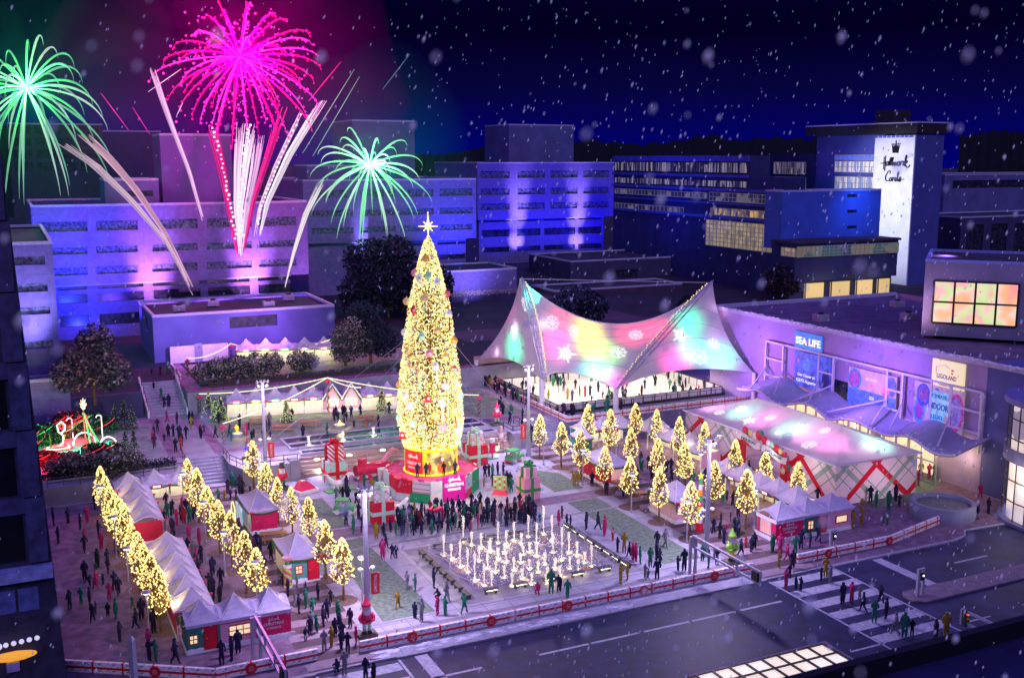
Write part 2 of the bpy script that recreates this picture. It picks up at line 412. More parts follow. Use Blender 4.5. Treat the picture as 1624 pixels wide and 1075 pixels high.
# road markings
def marks(name, rects, z=-.114, m=None):
    b = MB()
    for x0, x1, y0, y1 in rects: b.add([(x0,y0,z),(x1,y0,z),(x1,y1,z),(x0,y1,z)], [[0,1,2,3]])
    struct(b.build(name, m or m_mark))
marks('lane_marking', [(x, x+4.2, 65.35, 65.6) for x in (8, 15.5, 24.5, 33.3, 37.9-.2, 42.4, 46.9, 51.6, 75.4, 86)]+[(x, x+3.4, 55.9, 56.1) for x in (30, 38, 46, 54.4, 65.6, 75)])
marks('stop_line', [(69.2, 70.3, 62.6, 69.2), (24.9, 25.9, 60, 69.2)])
cwb = [(57.6, 64.5, y-.62, y+.62) for y in [68.4-2.35*i for i in range(7)]]
marks('crosswalk', cwb+[(57.35, 57.55, 52.5, 69.2), (64.55, 64.75, 52.5, 69.2)])
marks('crosswalk', [(17.8, 23.5, y-.6, y+.6) for y in (68.2, 65.9, 63.6, 61.2)]+[(17.5,17.7,60,69.2),(23.6,23.8,60,69.2)])
MB().prism([(65.4,60.6),(66.2,60.0),(110,60.3),(110,62.5),(66,62.4),(65.4,61.6)], -.118, .04).build('median_island', mat('island paving', (.2,.16,.2), .85, .2, 1.5)).__setitem__('kind', 'structure')
# snow drift patches on the pavement by the kerb
rs = random.Random(3)
b = MB()
for k in range(46):
    x = 22.5+rs.random()*22; y = 69.75+rs.random()*1.1*(1-(x-22)/40); r = rs.uniform(.15,.6)
    b.flat([(x+r*rs.uniform(.7,1.8)*math.cos(t*PI/5), y+r*.45*rs.uniform(.6,1.3)*math.sin(t*PI/5)) for t in range(10)], .012+k*.00012)
tag(b.build('snow_patch', mat('trodden snow', (.6,.6,.68), .8, .2, 3)), kind='stuff')
# middle terrace (z=2)
m_tw = mat('terrace wall stone', (.3,.3,.36), .8, .15, .5, .15)
m_terr = mat('terrace paving', (.33,.32,.36), .8, .18, .4, .1, detail=10)
def slab(name, poly, z0, z1, mt, mw):
    b = MB().prism(poly, z0, z1-.005); o = b.build(name, mw); struct(o)
    sheet(name+'_paving', poly, z1, mt); return o
slab('terrace', [(-60,117.3),(16.6,117.3),(16.6,122.9),(20.9,122.9),(20.9,118.5),(21.8,115.5),(28,115.5),(28,117.6),(55.2,117.6),(55.2,116.2),(58,116.2),(58,121.5),(64.2,121.5),(64.2,160),(-60,160)], .001, 2.0, m_terr, m_tw)
slab('rink_terrace', [(64.2,118.6),(93.85,118.6),(93.85,160),(64.2,160)], .001, 2.0, mat('rink deck', (.2,.19,.26), .8, .2, 1), mat('rink retaining wall', (.2,.18,.28), .8, .15, .6, .15))
b = MB()
for i in range(8): b.box(16.62, 20.88, 118.2+i*.58, 118.2+(i+1)*.58+(.0 if i < 7 else .04), .006, .25*(i+1)-(.004 if i == 7 else 0))
struct(b.build('stairs', m_pave))
b = MB()
for i in range(8): b.box(58.02, 64.18, 117.0+i*.56, 117.0+(i+1)*.56, .006, .25*(i+1)-(.004 if i == 7 else 0))
struct(b.build('stairs', m_pave))
# bands on the middle terrace: brick walks and lawns of the market square
m_vb = mat('violet brick walk', (.27,.16,.25), .85, .2, .8, .15)
for p in ([(15.2,123.3),(16.6,123.3),(16.6,143.8),(15.2,143.8)], [(20.2,123.3),(21.6,123.3),(21.6,143.8),(20.2,143.8)], [(21.6,123.4),(64,123.4),(64,125.2),(21.6,125.2)]): sheet('brick_walk', p, 2.006, m_vb)
sheet('market_lawn', [(22,125.6),(62,125.6),(62,142),(22,144)], 2.006, mat('trampled market lawn', (.23,.27,.2), .9, .25, .9, .4, detail=12))
sheet('market_lawn', [(8,119.6),(14.8,119.6),(14.8,141),(9,141)], 2.006, mat('frosted lawn', (.28,.31,.3), .9, .25, 1.3, .4))
# upper terrace (z=5)
slab('upper_terrace', [(-80,146.4),(6.1,147.1),(14.6,146.4),(15.6,153.8),(20.4,153.8),(20.4,144.3),(64.2,144.3),(110,150),(600,150),(600,1400),(-300,1400),(-300,146.4)], 1.9, 5.0, mat('dark upper ground', (.035,.025,.045), .9, .3, .08), m_tw)
b = MB()
for i in range(12): b.box(15.62, 20.38, 144.9+i*.74, 144.9+(i+1)*.74, 2.004, 2.0+.25*(i+1)-(.005 if i == 11 else 0))
struct(b.build('stairs', m_pave))
for x in (15.35, 20.35):
    o = thing('stair_wall', 'low white glowing side wall %s the upper terrace stairs' % ('left of' if x < 16 else 'right of'), 'wall', (x, 149, 0))
    MB().add([(-.14,-4.6,2.01),(.14,-4.6,2.01),(.14,4.9,2.01),(-.14,4.9,2.01),(-.14,-4.6,2.9),(.14,-4.6,2.9),(.14,4.9,5.9),(-.14,4.9,5.9)], [[0,3,2,1],[4,5,6,7],[0,1,5,4],[1,2,6,5],[2,3,7,6],[3,0,4,7]]).build('coping', m_white, o)
    hb = MB(); hb.tube([(0,-4.4,3.6),(0,4.6,6.7)], .05, 6)
    for k in range(5): hb.cyl(0, -4.4+k*2.25, 2.85+k*.72, 3.6+k*.775, .035, 6)
    hb.build('handrail', m_rail, o)
# upper garden: paved edge, lawn strip
sheet('terrace_edge_path', [(20.5,144.5),(64,144.5),(64,146.3),(20.5,146.3)], 5.006, m_vb)
sheet('terrace_edge_path', [(20.5,146.3),(22.6,146.3),(22.6,166),(20.5,166)], 5.008, m_vb)
sheet('upper_lawn', [(23,150),(62,150),(62,164.5),(23,164.5)], 5.006, mat('pale lawn', (.3,.32,.2), .9, .25, .8, .4))
sheet('upper_road', [(70,165),(190,165),(190,176),(70,176)], 5.008, mat('magenta dark road', (.1,.06,.1), .85, .2, .3))
sheet('upper_road', [(104,176),(112,176),(112,300),(104,300)], 5.01, mat('magenta dark road', (.1,.06,.1)))
# far tree-lined hills
def ridge(pts, d, base, seed):
    r = random.Random(seed); b = MB(); n = 90; vs = []; fs = []
    for k in range(n+1):
        px = pts[0][0]+(pts[-1][0]-pts[0][0])*k/n
        for a, c in zip(pts, pts[1:]):
            if a[0] <= px <= c[0]: py = a[1]+(c[1]-a[1])*(px-a[0])/(c[0]-a[0]); break
        py += 2.2*math.sin(k*.9+seed)+r.uniform(-1.2,1.2)
        u = (px-CX)/FP; dd = d
        for q, dz in ((0, 0), (60, 1), (140, .2)):
            D = dd+q; h = D; x = FX*h+RX*u*(D*1.03); y = FY*h+RY*u*(D*1.03)
            zt = HC+(h)*((CY-py)/FP*CP-SP)/(CP+(CY-py)/FP*SP) if dz else 0
            vs.append((x, y, base if not dz else (zt if dz == 1 else base+(zt-base)*.6)))
    for k in range(n):
        for j in range(2): a = k*3+j; fs.append([a, a+3, a+4, a+1])
    b.add(vs, fs); return b
for o_ in (ridge([(640,244),(700,246),(760,236),(812,214)], 620, 0, 1), ridge([(890,232),(925,221),(960,226),(1010,230),(1060,224),(1115,213),(1150,224),(1200,218),(1260,221),(1290,216)], 640, 0, 2), ridge([(1490,216),(1540,207),(1590,209),(1640,190),(1700,180)], 660, 0, 4), ridge([(-60,215),(20,200),(60,196),(160,205),(250,240)], 560, 0, 5)):
    ob = o_.build('wooded_hills', mat('far dark trees', (.003,.0035,.006), .95, .4, .05)); struct(ob)
# ================================================================== BUILDINGS
fj = lambda N, L, sx: mth(N, L, 'MULTIPLY', mth(N, L, 'MAXIMUM', band(N, L, sx.outputs['X'], 2.9, 0, .02), band(N, L, sx.outputs['Z'], 1.95, 0, .03)), .5)
m_fac = multi_mat('speckled concrete facade', (.2,.17,.42), [(fj, (.12,.1,.25))], .85, noise=.22)
m_facb = mat('blue grey facade', (.13,.14,.34), .85, .16, .2, detail=12)
m_facd = mat('dark podium render', (.06,.055,.14), .85, .15, .3, detail=10)  # one even dark violet wall tone
m_pane = mat('dark window glass', (.03,.035,.06), .25, .6, 1.2, spec=.5)
m_glit = mat('speckled window interior', (.1,.12,.2), .5, .8, 2.2, detail=14)
m_roof = mat('dark flat roof', (.05,.045,.07), .9, .3, .3, detail=10)
m_navy = mat('navy wall', (.025,.035,.14), .8, .15, .3)
m_edge = mat('frosted parapet edge', (.5,.5,.66), .8, .1, 3)
def hole_skin(b, O, u, n, Wd, z0, z1, ops, dep):
    """wall face with real openings: O origin (x,y), u along, n outward; ops (u0,u1,z0,z1)"""
    us = sorted({0, Wd}|{v for o in ops for v in o[:2]}); zs = sorted({z0, z1}|{v for o in ops for v in o[2:]})
    P = lambda a, z, d=0: (O[0]+u[0]*a-n[0]*d, O[1]+u[1]*a-n[1]*d, z)
    for zi in range(len(zs)-1):
        za, zb = zs[zi], zs[zi+1]; run = None
        for ui in range(len(us)-1):
            ua, ub = us[ui], us[ui+1]; inside = any(o[0] <= ua+1e-6 and ub <= o[1]+1e-6 and o[2] <= za+1e-6 and zb <= o[3]+1e-6 for o in ops)
            if inside:
                if run is not None: b.quad(P(run, za), P(ua, za), P(ua, zb), P(run, zb)); run = None
            elif run is None: run = ua
        if run is not None: b.quad(P(run, za), P(Wd, za), P(Wd, zb), P(run, zb))
    for a, c, d, e2 in ops:
        b.quad(P(a, d), P(c, d), P(c, d, dep), P(a, d, dep)); b.quad(P(a, e2), P(a, e2, dep), P(c, e2, dep), P(c, e2))
        b.quad(P(a, d), P(a, d, dep), P(a, e2, dep), P(a, e2)); b.quad(P(c, d), P(c, e2), P(c, e2, dep), P(c, d, dep))
def block(b, X0, X1, Y0, Y1, z0, z1, opsY=(), opsX=(), dep=.5):
    """box whose -Y face and -X face carry openings (u measured from X0 / from Y1 towards Y0)"""
    hole_skin(b, (X0, Y0), (1,0), (0,-1), X1-X0, z0, z1, list(opsY), dep)
    hole_skin(b, (X0, Y1), (0,-1), (-1,0), Y1-Y0, z0, z1, list(opsX), dep)
    b.quad((X1,Y0,z0), (X1,Y1,z0), (X1,Y1,z1), (X1,Y0,z1)); b.quad((X1,Y1,z0), (X0,Y1,z0), (X0,Y1,z1), (X1,Y1,z1))
def roofpan(b, X0, X1, Y0, Y1, z, par=.6):
    b.quad((X0+.4,Y0+.4,z-par), (X1-.4,Y0+.4,z-par), (X1-.4,Y1-.4,z-par), (X0+.4,Y1-.4,z-par))
def parapet(b, X0, X1, Y0, Y1, z, par=.6, t=.4):
    g = .04
    for q in ((X0-g,X1+g,Y0-g,Y0+t), (X0-g,X1+g,Y1-t,Y1+g), (X0-g,X0+t,Y0+t,Y1-t), (X1-t,X1+g,Y0+t,Y1-t)):
        b.box(q[0], q[1], q[2], q[3], z-min(par,.35), z+.04)
def building(name, label, X0, X1, Y0, Y1, z0, z1, opsY=(), opsX=(), mw=None, mp=None, dep=.5, mull=0, edge=True, mroof=None):
    t = thing(name, label, 'building', ((X0+X1)/2, (Y0+Y1)/2, 0))
    off = Matrix.Translation((-(X0+X1)/2, -(Y0+Y1)/2, 0))
    b = MB().at(off); block(b, X0, X1, Y0, Y1, z0, z1, opsY, opsX, dep); b.build('wall', mw or m_fac, t)
    b = MB().at(off); roofpan(b, X0, X1, Y0, Y1, z1); b.build('roof', mroof or m_roof, t)
    if edge: b = MB().at(off); parapet(b, X0, X1, Y0, Y1, z1); b.build('parapet', m_edge, t)
    for a, c, d, e2 in opsY:
        b = MB().at(off); b.box(X0+a, X0+c, Y0+dep*.85, Y0+dep, d, e2)
        if mull:
            b.mi(1); k = max(1, int((c-a)/mull))
            for i in range(1, k): x = X0+a+(c-a)*i/k; b.box(x-.06, x+.06, Y0+dep*.6, Y0+dep*.84, d, e2)
        b.build('window', [mp or m_glit, m_dark], t)
    for a, c, d, e2 in opsX:
        b = MB().at(off); b.box(X0+dep*.85, X0+dep, Y1-c, Y1-a, d, e2)
        if mull:
            b.mi(1); k = max(1, int((c-a)/mull))
            for i in range(1, k): y = Y1-a-(c-a)*i/k; b.box(X0+dep*.6, X0+dep*.84, y-.06, y+.06, d, e2)
        b.build('window', [mp or m_glit, m_dark], t)
    return t
def win_rows(Y, X0, cols, rows):
    """openings on a -Y face given pixel columns/rows"""
    out = []
    for ya, yb in rows:
        for xa, xb in cols:
            A = PY(xa, ya, Y); B = PY(xb, yb, Y); out.append((A.x-X0, B.x-X0, min(A.z, B.z), max(A.z, B.z)))
    return out
def under(ch, par):
    ch.parent = par; ch.location = ch.location-par.location
    for k in ('label','category'): del ch[k]
# B1: long violet-lit office block on the left
Y = 195; X0 = 4.0; X1 = 50.6
rows = [(348,363),(387,398),(418,430)]
cols = [(66,138),(152,218),(241,313),(328,399),(411,470)]
lvl = lambda yy, x=275: PY(x, yy, Y).z
ops = []
for ya, yb in rows:
    for xa, xb in cols: ops.append((PY(xa, ya, Y).x-X0, PY(xb, ya, Y).x-X0, lvl(yb), lvl(ya)))
BB1 = building('office_building', 'long violet floodlit office block with rows of ribbon windows on the left', X0, X1, Y, Y+30, 14.6, 28.2, ops)
ops = [(PY(xa, 460, Y+1.4).x-X0-.6, PY(xb, 460, Y+1.4).x-X0-.6, z0, z1) for xa, xb in ((92,138),(155,228),(243,318),(330,397),(410,462)) for z0, z1 in ((13.6,14.4),(11.3,12.9),(7.2,9.2))]
under(building('office_base', 'recessed lower floors beneath the long violet office block', X0+.6, X1-3.2, Y+1.4, Y+29, 5.0, 14.59, ops, mp=m_pane), BB1)
# penthouses of B1
def rbox(name, label, X0, X1, Y0, Y1, z0, z1, mw, opsY=(), mp=None):
    return building(name, label, X0, X1, Y0, Y1, z0, z1, opsY, mw=mw, mp=mp)
A = PY(253, 212, 205); B = PY(366, 212, 205)
rbox('roof_plant_room', 'tall blank plant room on the roof of the violet office block', A.x, B.x, 205, 216, 27.6, A.z, m_facb)
A = PY(165, 284, 200); B = PY(251, 284, 200)
rbox('roof_plant_room', 'low roof room with one dark strip window, left of the tall plant room', A.x, B.x, 200, 210, 27.6, A.z, m_facb, [(3, B.x-A.x-1, PY(200,312,200).z, PY(200,303,200).z)], m_pane)
# B0: left wing
ops = [(a, b_, z-1.05, z) for (a, b_, py) in ((0,3.9,408),(0,4.1,453),(0,4.3,492),(0,4.6,553)) for z in [PY(50, py, 146.6).z]]
ops = [(13.6+.2, 13.6+c_, z0, z1) for c_, z0, z1 in ((4.2,22.7,23.8),(4.3,19.3,20.4),(4.4,16.4,17.4),(4.5,12.0,13.0))]
building('office_wing', 'blue violet office wing beside the dark corner tower on the left', -13.6, 5.2, 146.6, 185, 7.2, 25.6, ops)
rbox('podium_block', 'low blank violet podium block in front of the left office wing', -16, 5.9, 143.5, 146.39, 2.0, 8.6, m_fac)
b = thing('garden_wall', 'low dark violet retaining wall left of the upper stairs', 'wall', (10.2, 146, 0))
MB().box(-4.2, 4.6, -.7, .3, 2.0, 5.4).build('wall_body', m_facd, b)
# B2: middle block
Y = 235; X0 = PY(480, 285, Y).x; X1 = PY(755, 285, Y).x
lv = lambda yy: PY(650, yy, Y).z
ops = [(PY(xa, 300, Y).x-X0, PY(xb, 300, Y).x-X0, lv(yb), lv(ya)) for xa, xb in ((492,559),(571,626),(634,687),(697,749)) for ya, yb in ((300,312),(331,341),(358,367))]
BB1 = building('office_building', 'blue and green lit office block behind the giant Christmas tree', X0, X1, Y, Y+34, 17.0, 31.2, ops)
ops = [(PY(xa, 400, Y+1.4).x-X0-1, PY(xb, 400, Y+1.4).x-X0-1, lv(yb), lv(ya)) for xa, xb in ((550,622),(630,683),(694,741)) for ya, yb in ((387,391),(407,415),(425,433))]
under(building('office_base', 'recessed lower floors', X0+1, X1-2.2, Y+1.4, Y+33, 5.0, 16.99, ops, mp=m_pane), BB1)
A = PY(558, 190, 250); B = PY(657, 190, 250)
rbox('roof_plant_room', 'big pale plant room seen through the green firework', A.x, B.x, 250, 266, 30.6, A.z, m_facb)
A = PY(487, 262, 246); rbox('roof_plant_room', 'low long plant room left of the pale one behind the green firework', A.x, A.x+12, 246, 258, 30.6, A.z, m_facb)
# B3: blue block with two uplights
Y = 285; X0 = PY(757, 258, Y).x; X1 = PY(974, 258, Y).x; lv = lambda yy: PY(880, yy, Y).z
ops = [(PY(xa, 300, Y).x-X0, PY(xb, 300, Y).x-X0, lv(yb), lv(ya)) for xa, xb in ((762,808),(821,864),(873,916),(925,965)) for ya, yb in ((271,282),(298,308),(321,331))]
BB1 = building('office_building', 'deep blue office block with two violet uplights, centre of the skyline', X0, X1, Y, Y+34, 18.2, 34.7, ops)
ops = [(PY(xa, 370, Y+1.4).x-X0-1, PY(xb, 370, Y+1.4).x-X0-1, lv(yb), lv(ya)) for xa, xb in ((764,808),(820,857),(863,912),(917,954)) for ya, yb in ((346,350),(362,373),(389,397))]
under(building('office_base', 'recessed lower floors', X0+1, X1-2.6, Y+1.4, Y+33, 5.0, 18.19, ops, mp=m_pane), BB1)
A = PY(807, 197, 300); B = PY(910, 197, 300)
rbox('roof_plant_room', 'square blue plant room on top of the deep blue office block', A.x, B.x, 300, 318, 34, A.z, m_facb)
# podiums below
rbox('podium_block', 'dark violet podium with a frosted edge right behind the giant tree', 74.8, 104, 216.5, 232, 5, PY(700, 430, 217).z, m_fac)
b = thing('hedge_bank', 'dim frosted hedge strip under the podium behind the giant tree', 'hedge', (92, 213, 5))
r = random.Random(5); hb = MB()
for k in range(900): hb.octa((r.uniform(-13,13), r.uniform(-.6,.6), r.uniform(1.2,2.2)), r.uniform(.08,.2))
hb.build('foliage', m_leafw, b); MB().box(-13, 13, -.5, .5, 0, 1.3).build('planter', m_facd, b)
ops = [(PY(968, 430, 238).x-PY(905, 430, 238).x, PY(1012, 430, 238).x-PY(905, 430, 238).x, PY(990,440,238).z, PY(990,428,238).z)]
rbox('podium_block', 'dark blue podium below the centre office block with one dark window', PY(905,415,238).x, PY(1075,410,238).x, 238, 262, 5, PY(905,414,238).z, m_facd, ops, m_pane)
rbox('podium_block', 'lowest dark magenta podium block above the ice rink tent', PY(880,458,212).x, PY(1082,450,212).x, 212, 224, 5, PY(960,456,212).z, mat('dim plum render', (.09,.05,.1), .85, .15, .3))
# distant left tower grid
A = PY(12, 196, 300); B = PY(162, 196, 300)
t = building('office_tower', 'black tower with pale square window grid far left behind the green firework', A.x, B.x, 300, 330, 0, PY(90,196,300).z, [(PY(xa,200,300).x-A.x, PY(xb,200,300).x-A.x, PY(100,yb,300).z, PY(100,ya,300).z) for xa, xb in ((18,48),(54,84),(92,117),(124,157)) for ya, yb in ((199,213),(219,232),(238,252),(258,272))], mw=mat('charcoal concrete', (.05,.06,.09), .85, .15, .3), mp=m_pane)
A = PY(163, 207, 330); B = PY(255, 212, 330)
rbox('office_tower', 'plain dark slab block left of the tall plant room', A.x, B.x, 330, 350, 0, A.z, m_navy)
# B4: long low wing with window bands
t = thing('office_wing', 'long dark wing with lit ribbon windows running to the sign tower', 'building', (160, 230, 0))
def xwin(name, X, pts, mg, par, cell, frame=.16, mfr=None, out=.12):
    """ribbon window on a -X plane; pts = [(pxL, pyTop, pyBot), (pxR, pyTop, pyBot)]"""
    a = PX(pts[0][0], pts[0][1], X); a2 = PX(pts[0][0], pts[0][2], X); c = PX(pts[1][0], pts[1][1], X); c2 = PX(pts[1][0], pts[1][2], X)
    z1 = (a.z+c.z)/2; z0 = (a2.z+c2.z)/2; ya, yb = a.y, c.y
    px_, py_, pz_ = par.location
    b = MB().at(Matrix.Translation((-px_, -py_, -pz_)))
    b.box(X-out, X-.01, yb, ya, z0, z1)
    b.mi(1); n = max(1, int(round((ya-yb)/cell[0]))); mz = max(1, int(round((z1-z0)/cell[1])))
    for i in range(n+1): y = yb+(ya-yb)*i/n; b.box(X-out-.1, X-out-.005, y-frame/2, y+frame/2, z0, z1)
    for j in range(mz+1): z = z0+(z1-z0)*j/mz; b.box(X-out-.08, X-out-.003, yb, ya, z-frame/2, z+frame/2)
    o = b.build(name, [mg, mfr or m_dark], par); return z0, z1, ya, yb
def vary(name, cols, scale, strength, stretch=(1,.35,.25)):
    """window interiors: cells of different brightness (curtains, lamps)"""
    if name in MATS: return MATS[name]
    m, nt, b = nodes(name); N = nt.nodes; L = nt.links
    tc = N.new('ShaderNodeTexCoord'); mp = N.new('ShaderNodeMapping'); mp.inputs['Scale'].default_value = stretch
    vo = N.new('ShaderNodeTexVoronoi'); vo.inputs['Scale'].default_value = scale; vo.inputs['Randomness'].default_value = .9
    sp = N.new('ShaderNodeSeparateColor'); cr = N.new('ShaderNodeValToRGB')
    L.new(tc.outputs['Object'], mp.inputs[0]); L.new(mp.outputs[0], vo.inputs['Vector']); L.new(vo.outputs['Color'], sp.inputs[0]); L.new(sp.outputs[0], cr.inputs[0])
    cr.color_ramp.interpolation = 'CONSTANT'; e = cr.color_ramp.elements
    e[0].color = (*cols[0], 1); e[1].position = 1/len(cols); e[1].color = (*cols[1], 1)
    for i in range(2, len(cols)): q = e.new(i/len(cols)); q.color = (*cols[i], 1)
    L.new(cr.outputs[0], b.inputs['Base Color']); L.new(cr.outputs[0], b.inputs['Emission Color']); b.inputs['Emission Strength'].default_value = strength
    MATS[name] = m; m.cycles.emission_sampling = 'NONE'; return m
v1 = vary('curtained windows', [(.02,.02,.06),(.1,.09,.13),(.03,.03,.07),(.22,.2,.26),(.015,.015,.04),(.35,.3,.3)], 1.4, .55, (1,1,.12))
v2 = vary('grid windows', [(.02,.02,.05),(.05,.05,.09),(.01,.01,.03),(.16,.15,.15)], 1.0, .6, (1,.6,.4))
v3 = vary('warm lit windows', [(.5,.36,.14),(.12,.09,.07),(.05,.04,.07),(.75,.5,.16),(.2,.16,.14)], 1.2, .6, (1,.6,.3))
v4 = vary('tan lit curtain wall', [(.36,.29,.16),(.28,.23,.14),(.42,.34,.19),(.22,.18,.12)], .8, .75, (1,.8,.6))
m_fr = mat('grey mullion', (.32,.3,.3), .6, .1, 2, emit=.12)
ot = Matrix.Translation((-160, -230, 0))
b = MB().at(ot); b.box(160, 166, 193.2, 268.2, 5, 31.6); b.box(160, 166, 206, 268.2, 31.6, 36.5); b.build('wall', m_navy, t)
b = MB().at(ot)
for py0, py1 in ((247,256),(276,280),(297,301),(319,321),(339,343)):
    za = PX(1100, py0, 160).z; zb = PX(1100, py1, 160).z; b.box(159.4, 160-.005, 206 if py0 < 280 else 193.2, 268.2, zb, za)
b.build('fascia', mat('blue fascia', (.06,.1,.5), .6, .2, 1), t)
xwin('window', 160, [(976,258,272),(1186,257,273)], v1, t, (1.1,3.2), .1)
xwin('window', 160, [(976,282,291),(1184,287,297)], v1, t, (1.3,3.2), .12)
xwin('window', 160, [(976,301,309),(1122,304,312)], v2, t, (1.6,1.1), .18, m_fr)
xwin('window', 160, [(1126,306,320),(1238,309,323)], v2, t, (1.6,1.1), .18, m_fr)
xwin('window', 160, [(976,324,331),(1085,327,336)], v2, t, (1.8,1.0), .18, m_fr)
xwin('window', 160, [(1128,332,342),(1238,334,347)], v3, t, (1.6,2.2), .16, m_fr)
xwin('window', 160, [(1121,351,392),(1238,355,398)], v4, t, (1.5,1.0), .2, m_fr)
# B5: sign tower
t = thing('sign_tower', 'tall blue tower with a white floodlit wall carrying a black crown and script sign', 'building', (205, 210, 0))
o5 = Matrix.Translation((-205, -210, 0)); XT = 200
yL = PX(1281, 210, XT).y; yW = PX(1390, 215, XT).y; yR = 193.9; zt = 41.8
b = MB().at(o5); b.box(XT+3.4, 209.3, yW, yL, 5, zt); b.box(XT+.0, 209.3, yR+.02, yW-.005, 5, zt-.3); b.build('wall', mat('tower blue render', (.08,.1,.36), .8, .1, .3), t)
b = MB().at(o5); b.box(XT-.35, XT-.004, yR, yW, 5, PX(1420,215,XT).z); b.build('sign_wall', mat('white sign wall', (.8,.8,.84), .7, .07, .4, detail=10), t)
b = MB().at(o5); b.box(XT-.5, 209.6, yR-.6, yL+.3, zt, PX(1400,198,XT).z); b.build('cornice', m_dark, t)
b = MB().at(o5); b.box(XT-.6, 209.7, yR-.7, yL+.4, PX(1400,197.5,XT).z+.01, PX(1400,196,XT).z+.12); b.build('roof_edge', m_edge, t)
A = PX(1388, 176, 210); b = MB().at(o5); b.box(208, 214, PX(1417,176,208).y, PX(1388,176,208).y, zt+2, A.z); b.build('chimney', m_dark, t)
b = MB().at(o5)
for i in range(9): y = yR+.6+i*1.45; b.box(XT-.48, XT-.36, y, y+1.1, zt-.9, zt-.35)
b.build('cornice_light', mat('cornice blue panel', (.1,.15,.5), .6, .2, 1), t)
xwin('window', XT+3.4, [(1325,257,274),(1387,255,273)], vary('blue lit office', [(.25,.28,.4),(.5,.45,.4),(.2,.24,.4),(.6,.55,.5)], 1.5, .7, (1,1,.2)), t, (1.6,1.5), .14, m_fr)
xwin('window', XT+3.4, [(1325,281,301),(1387,280,300)], MATS['blue lit office'], t, (1.6,1.5), .14, m_fr)
xwin('transom', XT+3.4, [(1325,247,255),(1387,245,253)], mat('blue panel', (.12,.2,.75), .5, .1, 1, emit=.35), t, (1.6,3), .2, m_fr)
M = face_mat((XT-.36, PX(1420,262,XT-.36).y, PX(1420,259.5,XT-.36).z), (0,-1,0)); M = Matrix.Translation((-205,-210,0)) @ M
sc_w = abs(PX(1394,256,XT-.36).y-PX(1444,256,XT-.36).y)*.93
b = MB(); crown_mark(b, M, sc_w, .25); b.build('crown_emblem', mat('black sign letters', (.006,.006,.01), .4, .1, 1), t)
b = MB(); script_word(b, M, sc_w, 11.5, .25, (SCRIPT_WORD, SCRIPT_WORD2)); b.build('script_lettering', MATS['black sign letters'], t)
t = thing('office_wing', 'dark wing with two small lit window bands left of the sign tower', 'building', (205, 240, 0))
b = MB().at(Matrix.Translation((-205,-240,0))); b.box(203, 209, yL+.1, 262, 5, 37); b.build('wall', m_navy, t)
xwin('window', 203, [(1228,258,276),(1279,257,276)], MATS['curtained windows'], t, (1.5,1.6), .14, m_fr)
xwin('window', 203, [(1228,281,300),(1279,281,299)], MATS['curtained windows'], t, (1.5,1.6), .14, m_fr)
# blue block and glazed podium in front
A = PY(1241, 302, 188); B = PY(1398, 302, 188)
ops = [(PY(1344,y,188).x-A.x, PY(1359,y,188).x-A.x, PY(1350,y+5,188).z, PY(1350,y,188).z) for y in (308,333,358)]
building('stair_block', 'blank bright blue block with three small windows in front of the sign tower', A.x, B.x, 188, 193.8, 16, 28.9, ops, mw=mat('bright blue render', (.06,.13,.5), .8, .1, .3), mp=m_pane)
A = PY(1262, 385, 180); B = PY(1425, 377, 180)
t = thing('podium_building', 'dark podium with a green glazed ribbon window below the sign tower', 'building', (A.x, 180, 0))
o6 = Matrix.Translation((-A.x, -180, 0)); zt2 = 18.2
b = MB().at(o6); b.box(A.x, B.x, 180, 187.9, 9.6, zt2-.5); b.box(A.x-.0, B.x, 181.5, 187.8, 5, 9.59); b.build('wall', m_navy, t)
b = MB().at(o6); b.box(A.x-.4, B.x+.4, 179.5, 187.9, zt2-.5, zt2); b.build('roof', m_roof, t)
zg0 = PY(1345,404,180).z; zg1 = PY(1345,388,180).z
vg = vary('green glazed windows', [(.08,.16,.13),(.04,.09,.09),(.14,.16,.1),(.03,.05,.07),(.16,.14,.09)], .5, .7, (.8,1,.8))
b = MB().at(o6); b.box(A.x+.2, B.x-.1, 179.7, 179.99, zg0, zg1); b.mi(1)
for i in range(24): x = A.x+.2+(B.x-A.x-.4)*i/23; b.box(x-.05, x+.05, 179.55, 179.69, zg0, zg1)
for j in range(4): z = zg0+(zg1-zg0)*j/3; b.box(A.x+.2, B.x-.1, 179.56, 179.695, z-.05, z+.05)
b.build('window', [vg, m_fr], t)
xwin('window', A.x, [(1240,396,406),(1262,390,407)], v4, t, (1.2,1.0), .14, m_fr)
for xa, xb in ((1276,1307),(1317,1348),(1357,1384),(1391,1411)):
    P0 = PY(xa, 452, 181.4); P1 = PY(xb, 435, 181.4)
    b = MB().at(o6); b.box(P0.x, P1.x, 181.2, 181.49, 5.6, 8.9); b.mi(1)
    for x in (P0.x, P1.x): b.box(x-.1, x+.1, 181.0, 181.19, 5.2, 9.0)
    b.build('shop_window', [glow('tan shop light', (.75,.55,.25), .75), m_dark], t)
lamp('POINT', (A.x+8, 176, 7.5), 700, (1,.75,.4), .3); lamp('POINT', (A.x+22, 176, 7.5), 700, (1,.75,.4), .3)
